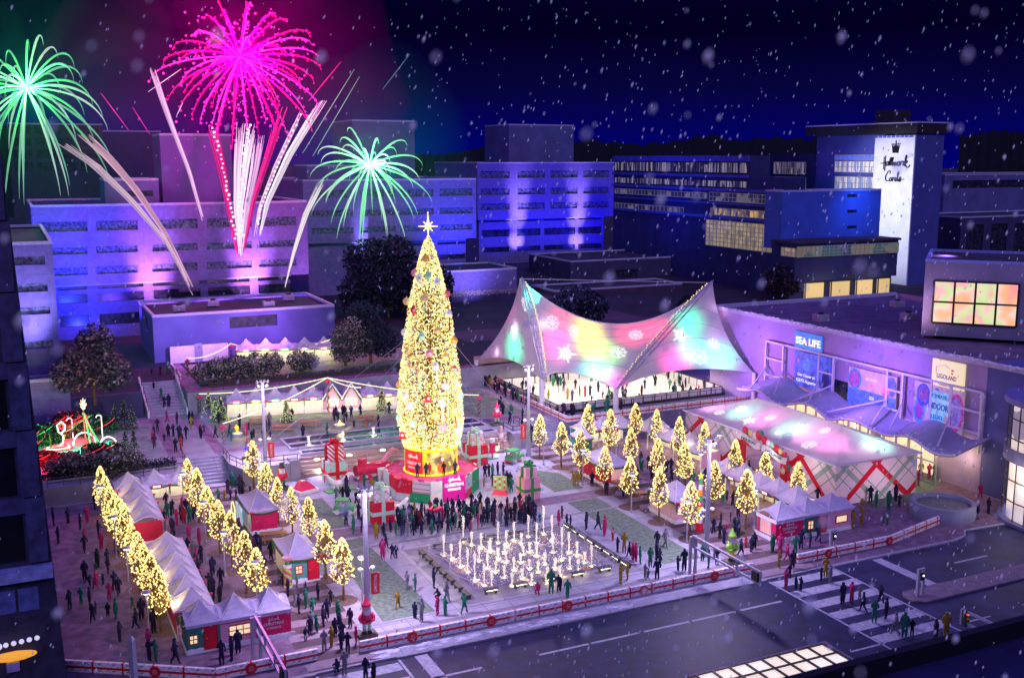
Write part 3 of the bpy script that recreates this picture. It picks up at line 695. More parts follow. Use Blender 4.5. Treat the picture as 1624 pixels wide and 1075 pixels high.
# B6 far right
A = PY(1498, 285, 270); B = PY(1660, 275, 270)
ops = [(PY(1500,300,270).x-A.x+3, 58, PY(1560,298,270).z, PY(1560,286,270).z)]
building('office_building', 'dull blue office slab at the right edge behind the sign tower', A.x, B.x+30, 270, 300, 5, PY(1560,276,270).z, ops, mw=m_facb, mp=m_pane)
A = PY(1525, 343, 215); B = PY(1660, 343, 215)
ops = [(a, a+6.5, 6, PY(1560,356,215).z) for a in (2.5, 12, 21.5, 31)]
building('colonnade_building', 'dark low building with tall bays at the right edge of the skyline', A.x, B.x+20, 215, 235, 5, PY(1560,343,215).z, ops, mw=m_facd, mp=m_pane, mull=3)
# ------------------------------------------------------------------ SEA LIFE hall
XS = 93.9
t = thing('exhibition_hall', 'long violet hall with posters, white wall frame and wavy canopy on the right', 'building', (XS, 100, 0))
oh = Matrix.Translation((-XS, -100, 0))
m_hall = mat('violet grey hall wall', (.42,.32,.56), .85, .12, .35, .15, detail=12)
m_hfr = mat('white wall truss', (.7,.7,.8), .6, .05, 3)
ops = [(128.5-y1, 128.5-y0, z0, z1) for y0, y1, z0, z1 in [(79.4+i*2.0, 81.3+i*2.0, .1, 4.4) for i in (3,4,5,6,8,9,10,11,12,13,14,15)]]+[(128.5-103.2, 128.5-92.6, 5.6, 8.3)]
b = MB().at(oh); hole_skin(b, (XS,128.5), (0,-1), (-1,0), 128.5-79.0, 0, 14.4, ops, .4)
b.quad((XS,79,0),(130,79,0),(130,79,14.4),(XS,79,14.4)); b.quad((130,79,0),(130,128.5,0),(130,128.5,14.4),(130,79,14.4)); b.quad((130,128.5,0),(XS,128.5,0),(XS,128.5,14.4),(130,128.5,14.4)); b.build('wall', m_hall, t)
b = MB().at(oh); b.box(XS+.02, 128, 73.5, 78.99, 11.2, 14.4); b.box(XS+.03, 128, 75.5, 78.985, 0, 11.19); b.build('corner_wall', mat('navy corner wall', (.12,.13,.36), .85, .12, .4), t)
b = MB().at(oh); b.quad((XS+.5,73.9,14.0),(127.5,73.9,14.0),(127.5,128,14.0),(XS+.5,128,14.0)); b.build('roof', mat('violet gravel roof', (.13,.1,.2), .9, .25, .5, .3, detail=12), t)
b = MB().at(oh); b.box(XS-.12, XS+.5, 73.52, 128.6, 14.0, 14.5); b.box(XS+.5, 130, 128.0, 128.6, 14.0, 14.5); b.build('parapet', m_edge, t)
r = random.Random(8); b = MB().at(oh)
for k in range(420): y = r.uniform(74, 128); b.ball((XS+r.uniform(-.18,.3), y, 14.52+r.uniform(-.12,.04)), r.uniform(.08,.22), 1, (1,1.6,.6))
tag(b.build('snow_edge', m_snow, t), kind='stuff')
# frame of white trusses z 5..11
b = MB().at(oh)
YF = [115.2, 108.9, 102.4, 97.6, 92.2, 84.6, 79.1]
for y in [115.2, 111.6, 104.6, 101.9, 92.7, 90.3, 86.0, 83.2, 79.1]: b.box(XS-.55, XS-.3, y-.15, y+.15, 4.4, 11.2)
for z in (11.2, 8.9, 6.6):
    for y0, y1 in ((79.1,83.2),(90.3,92.7),(101.9,104.6),(111.6,115.2)): b.box(XS-.52, XS-.32, y0+.15, y1-.15, z-.12, z+.12)
b.box(XS-.5, XS-.3, 79.2, 115.1, 11.05, 11.32)
for y in (79.1,86,92.7,101.9,104.6,111.6,115.2): b.box(XS-.3, XS-.005, y-.06, y+.06, 10.6, 10.8)
for ya, yb in ((115,112.4),(111.6,107.6),(104.6,101.2),(101.8,104.0),(92.7,97.6),(92.6,90.2),(90.3,87.4),(83.2,80.4)): b.bar((XS-.45, ya, 7.6), (88.8, yb, 5.5), .16)
b.build('wall_truss', m_hfr, t)
# warm glazing behind the openings
b = MB().at(oh)
for a, c, z0, z1 in ops[:-1]: b.box(XS+.3, XS+.39, 128.5-c, 128.5-a, z0, z1)
b.build('entrance_glazing', glow('warm entrance light', (1.0,.78,.5), .85), t)
b = MB().at(oh); b.box(XS+.3, XS+.39, 92.6, 103.2, 5.6, 8.3); b.build('dark_glazing', m_pane, t)
b = MB().at(oh)
for i in range(8): y = 83.0+i*2.1; b.box(91.6, 91.75, y-.09, y+.09, 0, 4.6)
for z in (.12, 2.5, 4.5): b.box(91.62, 91.73, 83.1, 97.7, z-.09, z+.09)
b.build('door_frame', mat('blue grey mullion', (.4,.45,.58), .5, .1, 3), t)
b = MB().at(oh)
def cn(u, v, dz=0): y = 77.6+u*37.5; x = XS-.35-v*(5.2+.5*math.sin(u*18)); return (x, y, 6.3-1.0*v+(.55-.15*v)*math.sin((y-74)*.72+.8*v)+dz)
b.grid(lambda u, v: cn(u, v), 70, 8); b.grid(lambda u, v: cn(1-u, v, -.16), 70, 8)
b.build('canopy', mat('pale canopy membrane', (.42,.46,.6), .6, .08, .6, trans=.12), t, True)
r = random.Random(9); b = MB().at(oh)
b.tube([cn(k/60, 1.0, .02) for k in range(61)], .13, 6)
for k in range(260): u = r.random(); p = cn(u, 1-r.random()**3*.25); b.ball((p[0], p[1], p[2]+.05), r.uniform(.06,.18), 1, (1,1.5,.5))
tag(b.build('canopy_snow', m_snow, t), kind='stuff')
for y in (84,90,96,102,108): lamp('POINT', (91.2, y, 3.9), 260, (1,.74,.42), .15)
lamp('POINT', (92.6, 80.6, 3.6), 160, (1,.74,.45), .15)
# wall signs
def board(name, label, cat, pts, X, mats, builder, dep=.14):
    a = PX(pts[0][0], pts[0][1], X); c = PX(pts[1][0], pts[1][1], X)
    w = abs(a.y-c.y); h = pts[2]; cy = (a.y+c.y)/2; cz = pts[3] if len(pts) > 3 else (a.z+c.z)/2
    t = thing(name, label, cat, (X, cy, cz)); M = face_mat((-dep, 0, 0), (0,-1,0))
    b = MB(); b.box(-dep, 0, -w/2, w/2, -h/2, h/2); b.build('panel', mats[0], t)
    builder(t, M, w, h); return t
m_sea = mat('sea blue board', (.05,.3,.75), .5, .1, 1, emit=.35)
def bl(t, M, w, h):
    b = MB(); put_text(b, 'SEA LIFE', M, w*.9, h*.55, .03, .03); b.build('lettering', glow('white sign letters', (1,.97,.97), 1.0), t)
    b = MB().at(M); b.ball((-.25*w*.15, -.02, .03), .16, 1, (1,1,.3)); b.build('emblem', glow('red dot', (.9,.1,.05), .8), t)
board('wall_sign', 'blue sign reading SEA LIFE high on the violet hall', 'sign', [(1261,545),(1305,545),2.3,12.3], XS-.13, [m_sea], bl)
def poster_paint(t, M, w, h, discs, rects, texts):
    for i, (nm, x, y, r1, r2, c, em) in enumerate(discs):
        b = MB().at(M); b.prism([(x*w+r1*w*math.cos(k*PI/12), y*h+r2*h*math.sin(k*PI/12)) for k in range(24)], 0, .02+.006*i); b.build(nm, mat('poster '+str(c), c, .6, .35, 3, emit=em), t)
    for i, (nm, x0, x1, y0, y1, c, em) in enumerate(rects):
        b = MB().at(M); b.box(x0*w, x1*w, y0*h, y1*h, 0, .012+.002*i); b.build(nm, mat('poster '+str(c), c, .6, .35, 3, emit=em), t)
    for txt, x, y, ww, hh, c in texts:
        b = MB(); put_text(b, txt, M @ Matrix.Translation((x*w, y*h, .05)), ww*w, hh*h, .02, .015); b.build('lettering', mat('poster ink '+str(c), c, .6, .05, 3, emit=.5), t)
board('poster_board', 'blue aquarium poster with white words and a child silhouette', 'poster', [(1262,580),(1319,580),4.6,8.6], XS-.32, [mat('aquarium poster blue', (.06,.13,.62), .5, .5, 1.2, emit=.3)],
  lambda t, M, w, h: poster_paint(t, M, w, h, [('figure', -.16, .16, .12, .2, (.1,.3,.7), .3), ('figure', .38, -.16, .1, .3, (.02,.02,.2), .1), ('figure', -.4, .22, .04, .06, (.5,.15,.4), .3)], [], [('Get Closer at', -.16, -.16, .5, .12, (.9,.92,1)), ("KiD'S Aquarium", -.12, -.34, .62, .13, (.9,.92,1))]))
board('poster_board', 'wide poster with beige top, blue lower half and two photo roundels', 'poster', [(1347,600),(1424,600),4.7,8.2], XS-.32, [mat('poster beige', (.5,.36,.42), .5, .15, 1, emit=.3)],
  lambda t, M, w, h: poster_paint(t, M, w, h, [('photo_roundel', -.36, .2, .14, .27, (.08,.25,.6), .3), ('photo_roundel', -.37, .2, .11, .21, (.35,.1,.35), .3), ('photo_roundel', .4, .22, .1, .26, (.1,.14,.6), .3), ('photo_roundel', .29, .06, .08, .14, (.6,.2,.3), .3)], [('sea_panel', -.5, .5, -.5, -.05, (.1,.2,.75), .3), ('white_bar', -.12, .1, .24, .3, (.7,.65,.7), .3)], [('LAND', -.01, .12, .22, .12, (.7,.25,.35)), ('SEA', .02, -.2, .1, .12, (.7,.8,1))]))
def p3(t, M, w, h):
    poster_paint(t, M, w, h, [('photo_roundel', -.38, -.16, .12, .28, (.05,.3,.6), .3), ('photo_roundel', -.38, -.16, .085, .2, (.25,.06,.35), .3), ('photo_roundel', -.31, .22, .14, .26, (.05,.08,.6), .3), ('photo_roundel', -.3, .24, .1, .18, (.2,.08,.3), .3), ('photo_roundel', .36, 0, .15, .42, (.5,.06,.35), .3), ('photo_roundel', .36, 0, .11, .33, (.25,.2,.6), .3)],
      [('cyan_panel', -.2, .2, .2, .38, (.25,.6,.85), .35), ('cyan_panel', -.22, .24, -.14, .2, (.3,.66,.88), .35), ('cyan_panel', -.16, .14, -.42, -.14, (.2,.6,.9), .35)],
      [('THE', -.04, .42, .07, .07, (.05,.1,.35)), ('ULTIMATE', 0, .27, .34, .11, (.04,.15,.4)), ('INDOOR', .01, .04, .4, .2, (.02,.06,.3)), ('LEGO', -.01, -.2, .22, .13, (.04,.12,.4)), ('PLAYGROUND', -.01, -.36, .29, .09, (.04,.15,.4))])
board('poster_board', 'beige and cyan poster reading THE ULTIMATE INDOOR LEGO PLAYGROUND', 'poster', [(1451,630),(1531,630),5.1,8.2], XS-.32, [MATS['poster beige']], p3)
def lg(t, M, w, h):
    b = MB(); put_text(b, 'LEGOLAND', M @ Matrix.Translation((-.02*w, -.02*h, 0)), w*.62, h*.2, .03, .01); b.build('lettering', mat('plum sign ink', (.2,.02,.25), .5, .05, 1), t)
    b = MB(); put_text(b, 'KANSAS CITY', M @ Matrix.Translation((-.02*w, -.3*h, 0)), w*.44, h*.07, .03); b.build('lettering', mat('brown sign ink', (.35,.16,.12), .5, .05, 1), t)
    b = MB().at(M)
    for q in (((-.36,.02),(-.36,.26)), ((-.36,.26),(-.1,.36)), ((-.1,.36),(.06,.28))): b.bar((q[0][0]*w, q[0][1]*h, .02), (q[1][0]*w, q[1][1]*h, .02), .06)
    b.build('house_outline', mat('pink outline', (.8,.3,.25), .5, .05, 1, emit=.3), t)
    b = MB().at(M); b.box(.12*w, .17*w, .1*h, .16*h, 0, .04); b.box(.12*w, .19*w, .2*h, .26*h, 0, .04); b.build('flag', mat('flag red', (.75,.05,.1), .5, .05, 1, emit=.3), t)
board('wall_sign', 'pale yellow sign reading LEGOLAND KANSAS CITY on the violet hall', 'sign', [(1481,590),(1531,600),3.5,12.0], XS-.13, [glow('lit cream sign', (.86,.72,.42), .85)], lg, .3)
# drum shaped glass stair right
cxd, cyd, rd = 93.7, 68.6, 5.6
t = thing('glass_rotunda', 'curved glass rotunda glowing from inside at the right edge', 'building', (cxd, cyd, 0))
b = MB(); b.lathe([(rd-.35,.1),(rd-.35,12.0)], 36); b.build('lit_glass', vary('rotunda interior', [(.85,.72,.6),(.7,.62,.6),(.95,.85,.72),(.25,.2,.28),(.8,.7,.62)], .35, .7, (1,1,.7)), t)
b = MB()
for k in range(24):
    a = k*PI/12; b.cyl(rd*math.cos(a), rd*math.sin(a), 0, 12.2, .07, 6)
for z in (.3, 2.3, 4.4, 8.6, 10.6): b.tube([(rd*math.cos(k*PI/18), rd*math.sin(k*PI/18), z) for k in range(37)], .07, 6)
b.build('mullion', m_dark, t)
b = MB(); b.lathe([(rd+.05,6.3),(rd+.25,6.3),(rd+.25,7.6),(rd+.05,7.6)], 36); b.lathe([(rd+.4,0),(rd+.4,.35),(rd-.4,.35)], 36); b.build('floor_band', mat('slate band', (.14,.14,.28), .6, .1, 1), t)
b = MB(); b.lathe([(0,12.1),(rd+.5,12.1),(rd+.5,12.7),(0,12.9)], 36); b.build('roof', mat('rotunda roof', (.2,.2,.45), .7, .1, 1), t)
lamp('POINT', (cxd-rd-1.6, cyd+1, 5), 300, (1,.85,.75), .3)
# right upper building with coloured window
az = YAW+math.atan((1545-CX)/1710); R7 = -az
Pb = PY(1468, 500, 96); t = thing('corner_building', 'dark building with a bright multicoloured eight pane window at upper right', 'building', (0,0,0))
Dh = math.hypot(99.5, 97); nx, ny = math.sin(az), math.cos(az); ux, uy = math.cos(az), -math.sin(az)
def Q(px, py, depth):
    d = ray(px, py); h = d[0]*nx+d[1]*ny; k = depth/h; return Vector((d[0]*k, d[1]*k, HC+d[2]*k))
D7 = 139.0
pl = Q(1468, 417, D7); pr = Q(1660, 420, D7); lu = pl.x*ux+pl.y*uy; ru = pr.x*ux+pr.y*uy
t.location = (nx*D7+ux*(lu+ru)/2, ny*D7+uy*(lu+ru)/2, 0); t.rotation_euler = (0, 0, R7); hw = (ru-lu)/2
zt7 = (pl.z+pr.z)/2
b = MB(); b.box(-hw, hw, 0, 16, 14.45, zt7-.01); b.build('wall', mat('grey violet render', (.3,.28,.36), .85, .12, .4, detail=10), t)
b = MB(); b.box(-hw+.5, hw-.5, .5, 15.5, zt7, zt7+.03); b.build('roof', m_roof, t)
b = MB(); parapet(b, -hw, hw, 0, 16, zt7+.3, .3); b.build('parapet', mat('blue edge', (.3,.36,.75), .8, .1, 3), t)
wl = Q(1482, 445, D7); wr = Q(1617, 446, D7); wb = Q(1550, 515, D7); u0 = wl.x*ux+wl.y*uy-(lu+ru)/2; u1 = wr.x*ux+wr.y*uy-(lu+ru)/2
def pane_mat():
    m, nt, bb = nodes('colour washed window'); N = nt.nodes; L = nt.links
    tc = N.new('ShaderNodeTexCoord'); no = N.new('ShaderNodeTexNoise'); no.inputs['Scale'].default_value = .22; no.inputs['Detail'].default_value = 2; L.new(tc.outputs['Object'], no.inputs[0])
    cr = N.new('ShaderNodeValToRGB'); L.new(no.outputs['Fac'], cr.inputs[0]); e = cr.color_ramp.elements
    e[0].position = .3; e[0].color = (.95,.3,.3,1); e[1].position = .72; e[1].color = (.9,.5,.12,1)
    for p, c in ((.4,(1,.45,.2)), (.47,(.95,.55,.5)), (.53,(.55,.75,.3)), (.59,(.9,.4,.45)), (.66,(.95,.65,.15))): q = e.new(p); q.color = (*c, 1)
    L.new(cr.outputs[0], bb.inputs['Emission Color']); bb.inputs['Emission Strength'].default_value = 1.15; bb.inputs['Base Color'].default_value = (.1,.1,.1,1); return m
pm = pane_mat()
for i in range(4):
    for j in range(2):
        b = MB(); a = u0+(u1-u0)*i/4; c = u0+(u1-u0)*(i+1)/4; z0 = wb.z+(wl.z-wb.z)*j/2; z1 = wb.z+(wl.z-wb.z)*(j+1)/2
        b.box(a+.12, c-.12, -.09, -.01, z0+.12, z1-.12); b.build('window', pm, t)
b = MB()
for i in range(5): x = u0+(u1-u0)*i/4; b.box(x-.12, x+.12, -.2, -.005, wb.z, wl.z)
for j in range(3): z = wb.z+(wl.z-wb.z)*j/2; b.box(u0+.12 if False else u0, u1, -.17, -.004, z-.1, z+.1)
b.build('window_frame', m_dark, t)
# near corner tower, far left
t = thing('corner_tower', 'dark near tower with blue window bays along the left edge', 'building', (-12, 76, 0))
ot = Matrix.Translation((12, -76, 0)); YN = 66
def xe(z): return 1.42+(z-4.9)/(35.3-4.9)*(.1-1.42)
b = MB().at(ot)
Pz = [0, 12.1, 48]
zb = [(-.1,12.3,(-24,0)), (13.0,15.2,0), (18.0,20.3,0)]
b.add([(-24,YN,0),(xe(0),YN,0),(xe(0),YN+26,0),(-24,YN+26,0),(-24,YN,50),(xe(50),YN,50),(xe(50),YN+26,50),(-24,YN+26,50)], [[0,3,2,1],[4,5,6,7],[0,1,5,4],[1,2,6,5],[2,3,7,6],[3,0,4,7]])
m_ct = mat('dark slate cladding', (.03,.03,.07), .7, .35, 1.2, .2)
b.build('wall', m_ct, t)
for i in range(9):
    z = 12.6+i*4.0; b = MB().at(ot); b.box(-24, xe(z+2)-1.15, YN-.28, YN-.003, z+3.0, z+4.0-.02); b.build('spandrel', mat('slate spandrel', (.05,.055,.13), .7, .3, 1.4, .2), t)
    for k in range(3):
        x1 = xe(z)-1.4-k*2.6; b = MB().at(ot); b.box(x1-2.0, x1, YN-.06, YN-.004, z+.1, z+2.9); b.build('window', mat('black glass', (.006,.006,.012), .15, .3, 1), t)
    b = MB().at(ot); b.box(xe(z+3)-1.1, xe(z+4)-.01, YN-.36, YN-.002, z, z+3.9); b.build('pier_panel', mat('slate pier', (.05,.055,.13), .7, .35, 1.6, .25), t)
b = MB().at(ot); b.box(-24, xe(12)-.05, YN-.9, YN-.001, 11.7, 12.35); b.build('ledge', mat('pale blue ledge', (.3,.34,.6), .7, .2, 2), t)
for k in range(4):
    b = MB().at(ot); x1 = .2-k*1.25; b.box(x1-1.1, x1, YN-.1, YN-.003, 9.6, 11.0); b.build('awning_panel', mat('dim blue panel', (.1,.13,.38), .6, .3, 2), t)
# diner sign on it
t = thing('bar_sign', 'blurred orange lit bar sign with a string of white bulbs on the dark tower', 'sign', (-1.4, YN-.5, 7.1))
b = MB(); b.ball((0,0,0), 1, 2, (1.35,.3,.3)); b.build('neon_body', glow('orange neon', (1,.42,.04), .8), t)
for k in range(8):
    b = MB(); b.ball((-1.6+k*.42, -.1, .72+.03*k), .15, 2, (1,1,1) if k != 2 else (1.6,1,1.5)); b.build('bulb', glow('cool bulb', (.75,.72,1), .8), t)
b = MB(); b.box(-.4, .3, -.15, .1, -.9, -.35); b.build('hanging_plate', mat('pale plate', (.4,.36,.6), .6, .2, 2), t)
b = MB(); b.box(-.7, 1.3, -.12, .1, -2.7, -2.0); b.build('menu_panel', mat('blue menu', (.08,.15,.5), .6, .5, 4, emit=.3), t)
# near roof, lower right, and lit glass canopy
t = thing('parapet_roof', 'near dark navy roof with a black parapet across the lower right corner', 'roof', (45, 14, 18))
b = MB(); b.box(-33.5, 50, -14, 10.0, -2, 1.4); b.build('roof_deck', mat('navy roofing', (.012,.012,.07), .85, .3, .8), t)
b = MB(); b.box(-33.6, 50, 10.02, 10.35, -2, 2.02); b.build('parapet', mat('black coping', (.004,.004,.01), .6, .2, 2), t)
t = thing('glass_canopy', 'cream lit glass canopy with black glazing bars at the bottom edge', 'canopy', (41.8, 46.5, 4.3))
b = MB(); b.box(-5.2, 4.9, -10, 4.1, -.1, .1); b.build('glass_panel', vary('cream skylight', [(1,.86,.6),(.95,.8,.58),(1,.9,.7)], .6, .85, (1,1,1)), t)
b = MB()
for i in range(9): x = -5.2+i*10.1/8; b.box(x-.07, x+.07, -10, 4.1, .08, .2)
for j in range(11): y = 4.1-j*1.35; b.box(-5.2, 4.9, y-.06, y+.06, .078, .19)
b.build('glazing_bar', m_dark, t)
b = MB(); b.box(-5.6, 5.4, 4.12, 4.4, -.3, .12); b.box(4.92, 5.3, -10, 4.1, -.3, .12); b.build('edge_beam', mat('brown beam', (.3,.22,.26), .7, .2, 2), t)
# ================================================================== LIT STREET TREES
def make_tree(seed, h=4.9, w=.93, n=260):
    r = random.Random(seed)
    t = thing('lit_tree', 'x', 'tree', (0,0,0))
    b = MB(); b.tube([(0,0,0),(.02,0,h*.2),(0,.03,h*.35),(0,0,h*.85)], [.11,.085,.07,.02], 7)
    for k in range(7): a = k*2.4; z = h*.3+k*.35; b.tube([(0,0,z),(math.cos(a)*w*.6,math.sin(a)*w*.6,z+.5)], [.035,.01], 5)
    b.build('trunk', m_trunk, t)
    gaps = [(r.random()*6.28, r.uniform(.1,.9)) for _ in range(9)]
    prof = lambda q: w*min(1, (q/.22)**.6)*(1-max(0, q-.22)/.78)**.62 if q > 0 else 0
    b = MB()
    for k in range(420):
        q = r.random()**.9; z = h*.27+q*h*.72; a = r.random()*2*PI; R = prof(q)*(.25+.72*math.sqrt(r.random()))
        c = Vector((R*math.cos(a), R*math.sin(a), z)); d = Vector((r.uniform(-1,1), r.uniform(-1,1), r.uniform(-.4,1))).normalized(); e = d.cross(Vector((r.random(), r.random(), r.random()))).normalized()
        s = r.uniform(.1,.2); b.add([c-e*s*.5, c+d*s, c+e*s*.5, c-d*s], [[0,1,2,3]])
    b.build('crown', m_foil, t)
    b = MB()
    for k in range(n):
        q = (k+.5)/n; q = q**.85; z = h*.27+q*h*.73; a = k*2.39996+r.uniform(-.5,.5)
        if any(abs(q-g_[1]) < .07 and abs((a-g_[0]+PI)%(2*PI)-PI) < .42 for g_ in gaps): continue
        R = prof(min(q, .999))*r.uniform(.72,1.16)+.03
        b.octa((R*math.cos(a), R*math.sin(a), z), r.uniform(.055,.095))
    tag(b.build('fairy_lights', m_bulb, t), kind='stuff')
    return remember(t)
protos = [make_tree(s, 4.9, .93, 300) for s in (1,2,3)]
ORD = ['first','second','third','fourth','fifth','sixth','seventh','eighth','ninth','tenth','eleventh','twelfth','thirteenth','fourteenth','fifteenth','sixteenth','seventeenth','eighteenth','nineteenth','twentieth','twenty-first','twenty-second','twenty-third','twenty-fourth','twenty-fifth','twenty-sixth','twenty-seventh','twenty-eighth','twenty-ninth','thirtieth']
used = [False]*3; TREEPOS = []
def place_tree(P, label, group, sc=1.0, k=None):
    f_ = random.uniform(.86,1.12); sc = (sc*f_, sc*f_, sc*random.uniform(1.02,1.12))
    k = (len(TREEPOS)) % 3; rz = random.random()*6; TREEPOS.append(Vector(P))
    if not used[k]:
        used[k] = True; t = protos[k]; t.location = P; t.rotation_euler = (0,0,rz); t.scale = sc; t['label'] = label; t['group'] = group
    else: t = dup(protos[k], P, rz, label, group, sc)
    return t
rowA = [(6.9+.17*i, 112.0-3.07*i) for i in range(11)]
for i, (x, y) in enumerate(rowA): place_tree((x, y, 0), 'gold lit tree in the outer left row, %s from the road' % ORD[10-i], 'gold lit trees along the left market', random.uniform(.94,1.06))
rowB = [G(*p) for p in ((300,802),(316,828),(331,850),(349,877),(369,905),(391,940),(410,962))]
for i, P in enumerate(rowB): place_tree(P, 'gold lit tree in the row inside the left market, %s from the road' % ORD[6-i], 'gold lit trees along the left market', random.uniform(.95,1.06))
rowC = [G(*p) for p in ((403,776),(424,806),(442,831),(464,851),(491,870),(517,918),(545,952))]
for i, P in enumerate(rowC): place_tree(P, 'gold lit tree beside the left lawn, %s from the road' % ORD[6-i], 'gold lit trees beside the left lawn', random.uniform(.95,1.06))
RT = [(856,725),(890,741),(932,714),(921,760),(967,727),(1007,706),(1000,748),(1040,716),(959,781),(1042,772),(1076,736),(998,804),(1045,828),(1084,778),(1116,745),(1094,855),(1131,813),(1164,778),(1182,838),(1211,796),(1263,812)]
RL = ['left of the red cabin beside the rink corner','nearest the tall mast at the rink corner','behind the red cabin below the rink wall','left of the red cabin roof','behind the red cabin before the green stall','tallest looking, right under the rink barrier','right of the red cabin door side','before the white stall row under the rink','in front of the red cabin wall','inside the right market near the white stalls','at the bend of the white stall row','left of the pink kiosk by the lamp','at the left corner of the pink kiosk','behind the pink kiosk','left of the plaid tent near the right mast','at the right corner of the pink kiosk','beside the right mast','below the left foot of the holiday arch','nearest the crosswalk in the right market','below the right foot of the holiday arch','behind the roof of the corner house']
for p, l in zip(RT, RL): place_tree(G(*p), 'gold lit tree '+l, 'gold lit trees of the right market', random.uniform(1.04,1.14))
# paved pits under the trees beside the walk
for i, P in enumerate(TREEPOS):
    b = MB().flat([(P.x+1.15*math.cos(k*PI/9), P.y+1.15*math.sin(k*PI/9)) for k in range(18)], .012+.0002*i); o = b.build('tree_pit', mat('tree pit gravel', (.15,.09,.09), .9, .3, 4, .3)); struct(o)
for (x, y) in rowA[::2]+[(P.x, P.y) for P in rowB[::2]]+[(P.x, P.y) for P in rowC[::2]]+[tuple(G(*p))[:2] for p in RT[1::3]]: lamp('POINT', (x+.9, y-1.0, 2.6), 120, (1,.72,.3), .5)
# ================================================================== STREET LAMPS AND MASTS
def make_lamp():
    t = thing('street_lamp', 'x', 'street lamp')
    b = MB(); b.cyl(0,0,0,.25,.13,8); b.cyl(0,0,.25,4.0,.07,8,.055); b.build('pole', m_steel, t)
    b = MB(); b.lathe([(.0,4.22),(.34,4.14),(.36,4.06),(.05,4.04)], 14); b.build('lamp_hood', m_steel, t)
    b = MB(); b.lathe([(.06,4.035),(.31,4.03),(.2,3.95),(0,3.93)], 14); b.build('lamp_glass', m_lamp, t)
    return remember(t)
LP = [((162,834),'farthest in the outer left row by the dark wall'),((185,887),'second farthest in the outer left row'),((205,942),'second nearest in the outer left row'),((237,1020),'nearest in the outer left row beside the green house'),
 ((292,810),'in front of the lit stall row at upper left'),((326,861),'inside the left market, farther back'),((357,914),'inside the left market, in the middle'),((408,966),'inside the left market behind the magenta wall'),((415,800),'behind the red cabin on the left'),((510,893),'between the trees beside the left lawn'),((575,959),'beside the left mast near the santa figure'),
 ((862,737),'beside the rink corner mast'),((924,769),'at the left end of the red cabin on the right'),((977,724),'under the rink wall behind the red cabin'),((1001,812),'beside the right lawn, in the middle'),((1089,861),'beside the right lawn near the gantry'),((1110,775),'behind the pink kiosk'),((1077,725),'below the plaid tent corner'),((1139,742),'left of the holiday arch'),((1214,772),'right of the holiday arch'),((1196,839),'left of the magenta corner house'),((1302,788),'behind the roof of the magenta corner house')]
lp0 = make_lamp()
for i, (p, l) in enumerate(LP):
    P = G(*p); lb = 'pale street lamp '+l; g = 'street lamps of the plaza'
    if i == 0: lp0.location = P; lp0['label'] = lb; lp0['group'] = g
    else: dup(lp0, P, 0, lb, g)
    lamp('POINT', (P.x, P.y, 3.75), 95, (1,.9,.82), .12)
def make_mast(P, h, label, banner=True, side=1):
    t = thing('light_mast', label, 'light mast', P)
    b = MB(); b.cyl(0,0,0,.5,.34,12); b.cyl(0,0,.5,h,.24,12,.17); b.build('pole', m_steel, t)
    b = MB(); b.bar((-.6,0,h),(.6,0,h),.1); b.bar((-.5,0,h-.5),(.5,0,h-.5),.08); b.build('crossarm', m_steel, t)
    for dx, dz in ((-.6,.05),(.6,.05),(-.5,-.5),(.5,-.5),(-.2,.12),(.2,.12)):
        b = MB(); b.at(Matrix.Translation((dx,-.12,h+dz)) @ Matrix.Rotation(math.radians(35), 4, 'X')); b.cyl(0,0,-.12,.12,.17,10,.1); b.mi(1); b.cyl(0,0,-.15,-.125,.15,10)
        b.build('floodlight', [m_white, m_lamp], t)
    b = MB(); b.ball((-.5,0,h*.4),.22,1); b.ball((.5,0,h*.4),.22,1); b.bar((-.5,0,h*.4),(.5,0,h*.4),.08); b.build('globe_lamp', m_white, t)
    if banner:
        b = MB(); b.box(side*.35 if side > 0 else -1.05, 1.05 if side > 0 else -.35, -.04, .04, h*.2, h*.36); b.build('banner', mat('red banner', (.75,.03,.03), .6, .1, 2), t)
        M = face_mat((side*.7, -.045, h*.28), (0,0,1), (-1,0,0)); b = MB(); put_text(b, 'CHRISTMAS', M, h*.13, .35, .005, .01); b.build('banner_lettering', m_white, t)
    for sy_, pw in ((-1, MASTP), (1, MASTP*.8)): lamp('SPOT', (P[0], P[1]+sy_*.42, h-.05), pw, (.76,.6,1), .9, target=(P[0], P[1]+sy_*9, h-7.6), angle=165, blend=.6)
MASTP = 9000
make_mast(G(422,757), 11.2, 'tall floodlight mast behind the left lit trees, before the upper market', True, 1)
make_mast(G(583,985), 10.9, 'tall floodlight mast beside the santa figure near the road', True, 1)
make_mast(G(838,723), 11.3, 'tall floodlight mast at the rink corner', True, -1)
make_mast(G(1120,882), 11.1, 'tall floodlight mast beside the right gantry and the stacked toy totem', False)
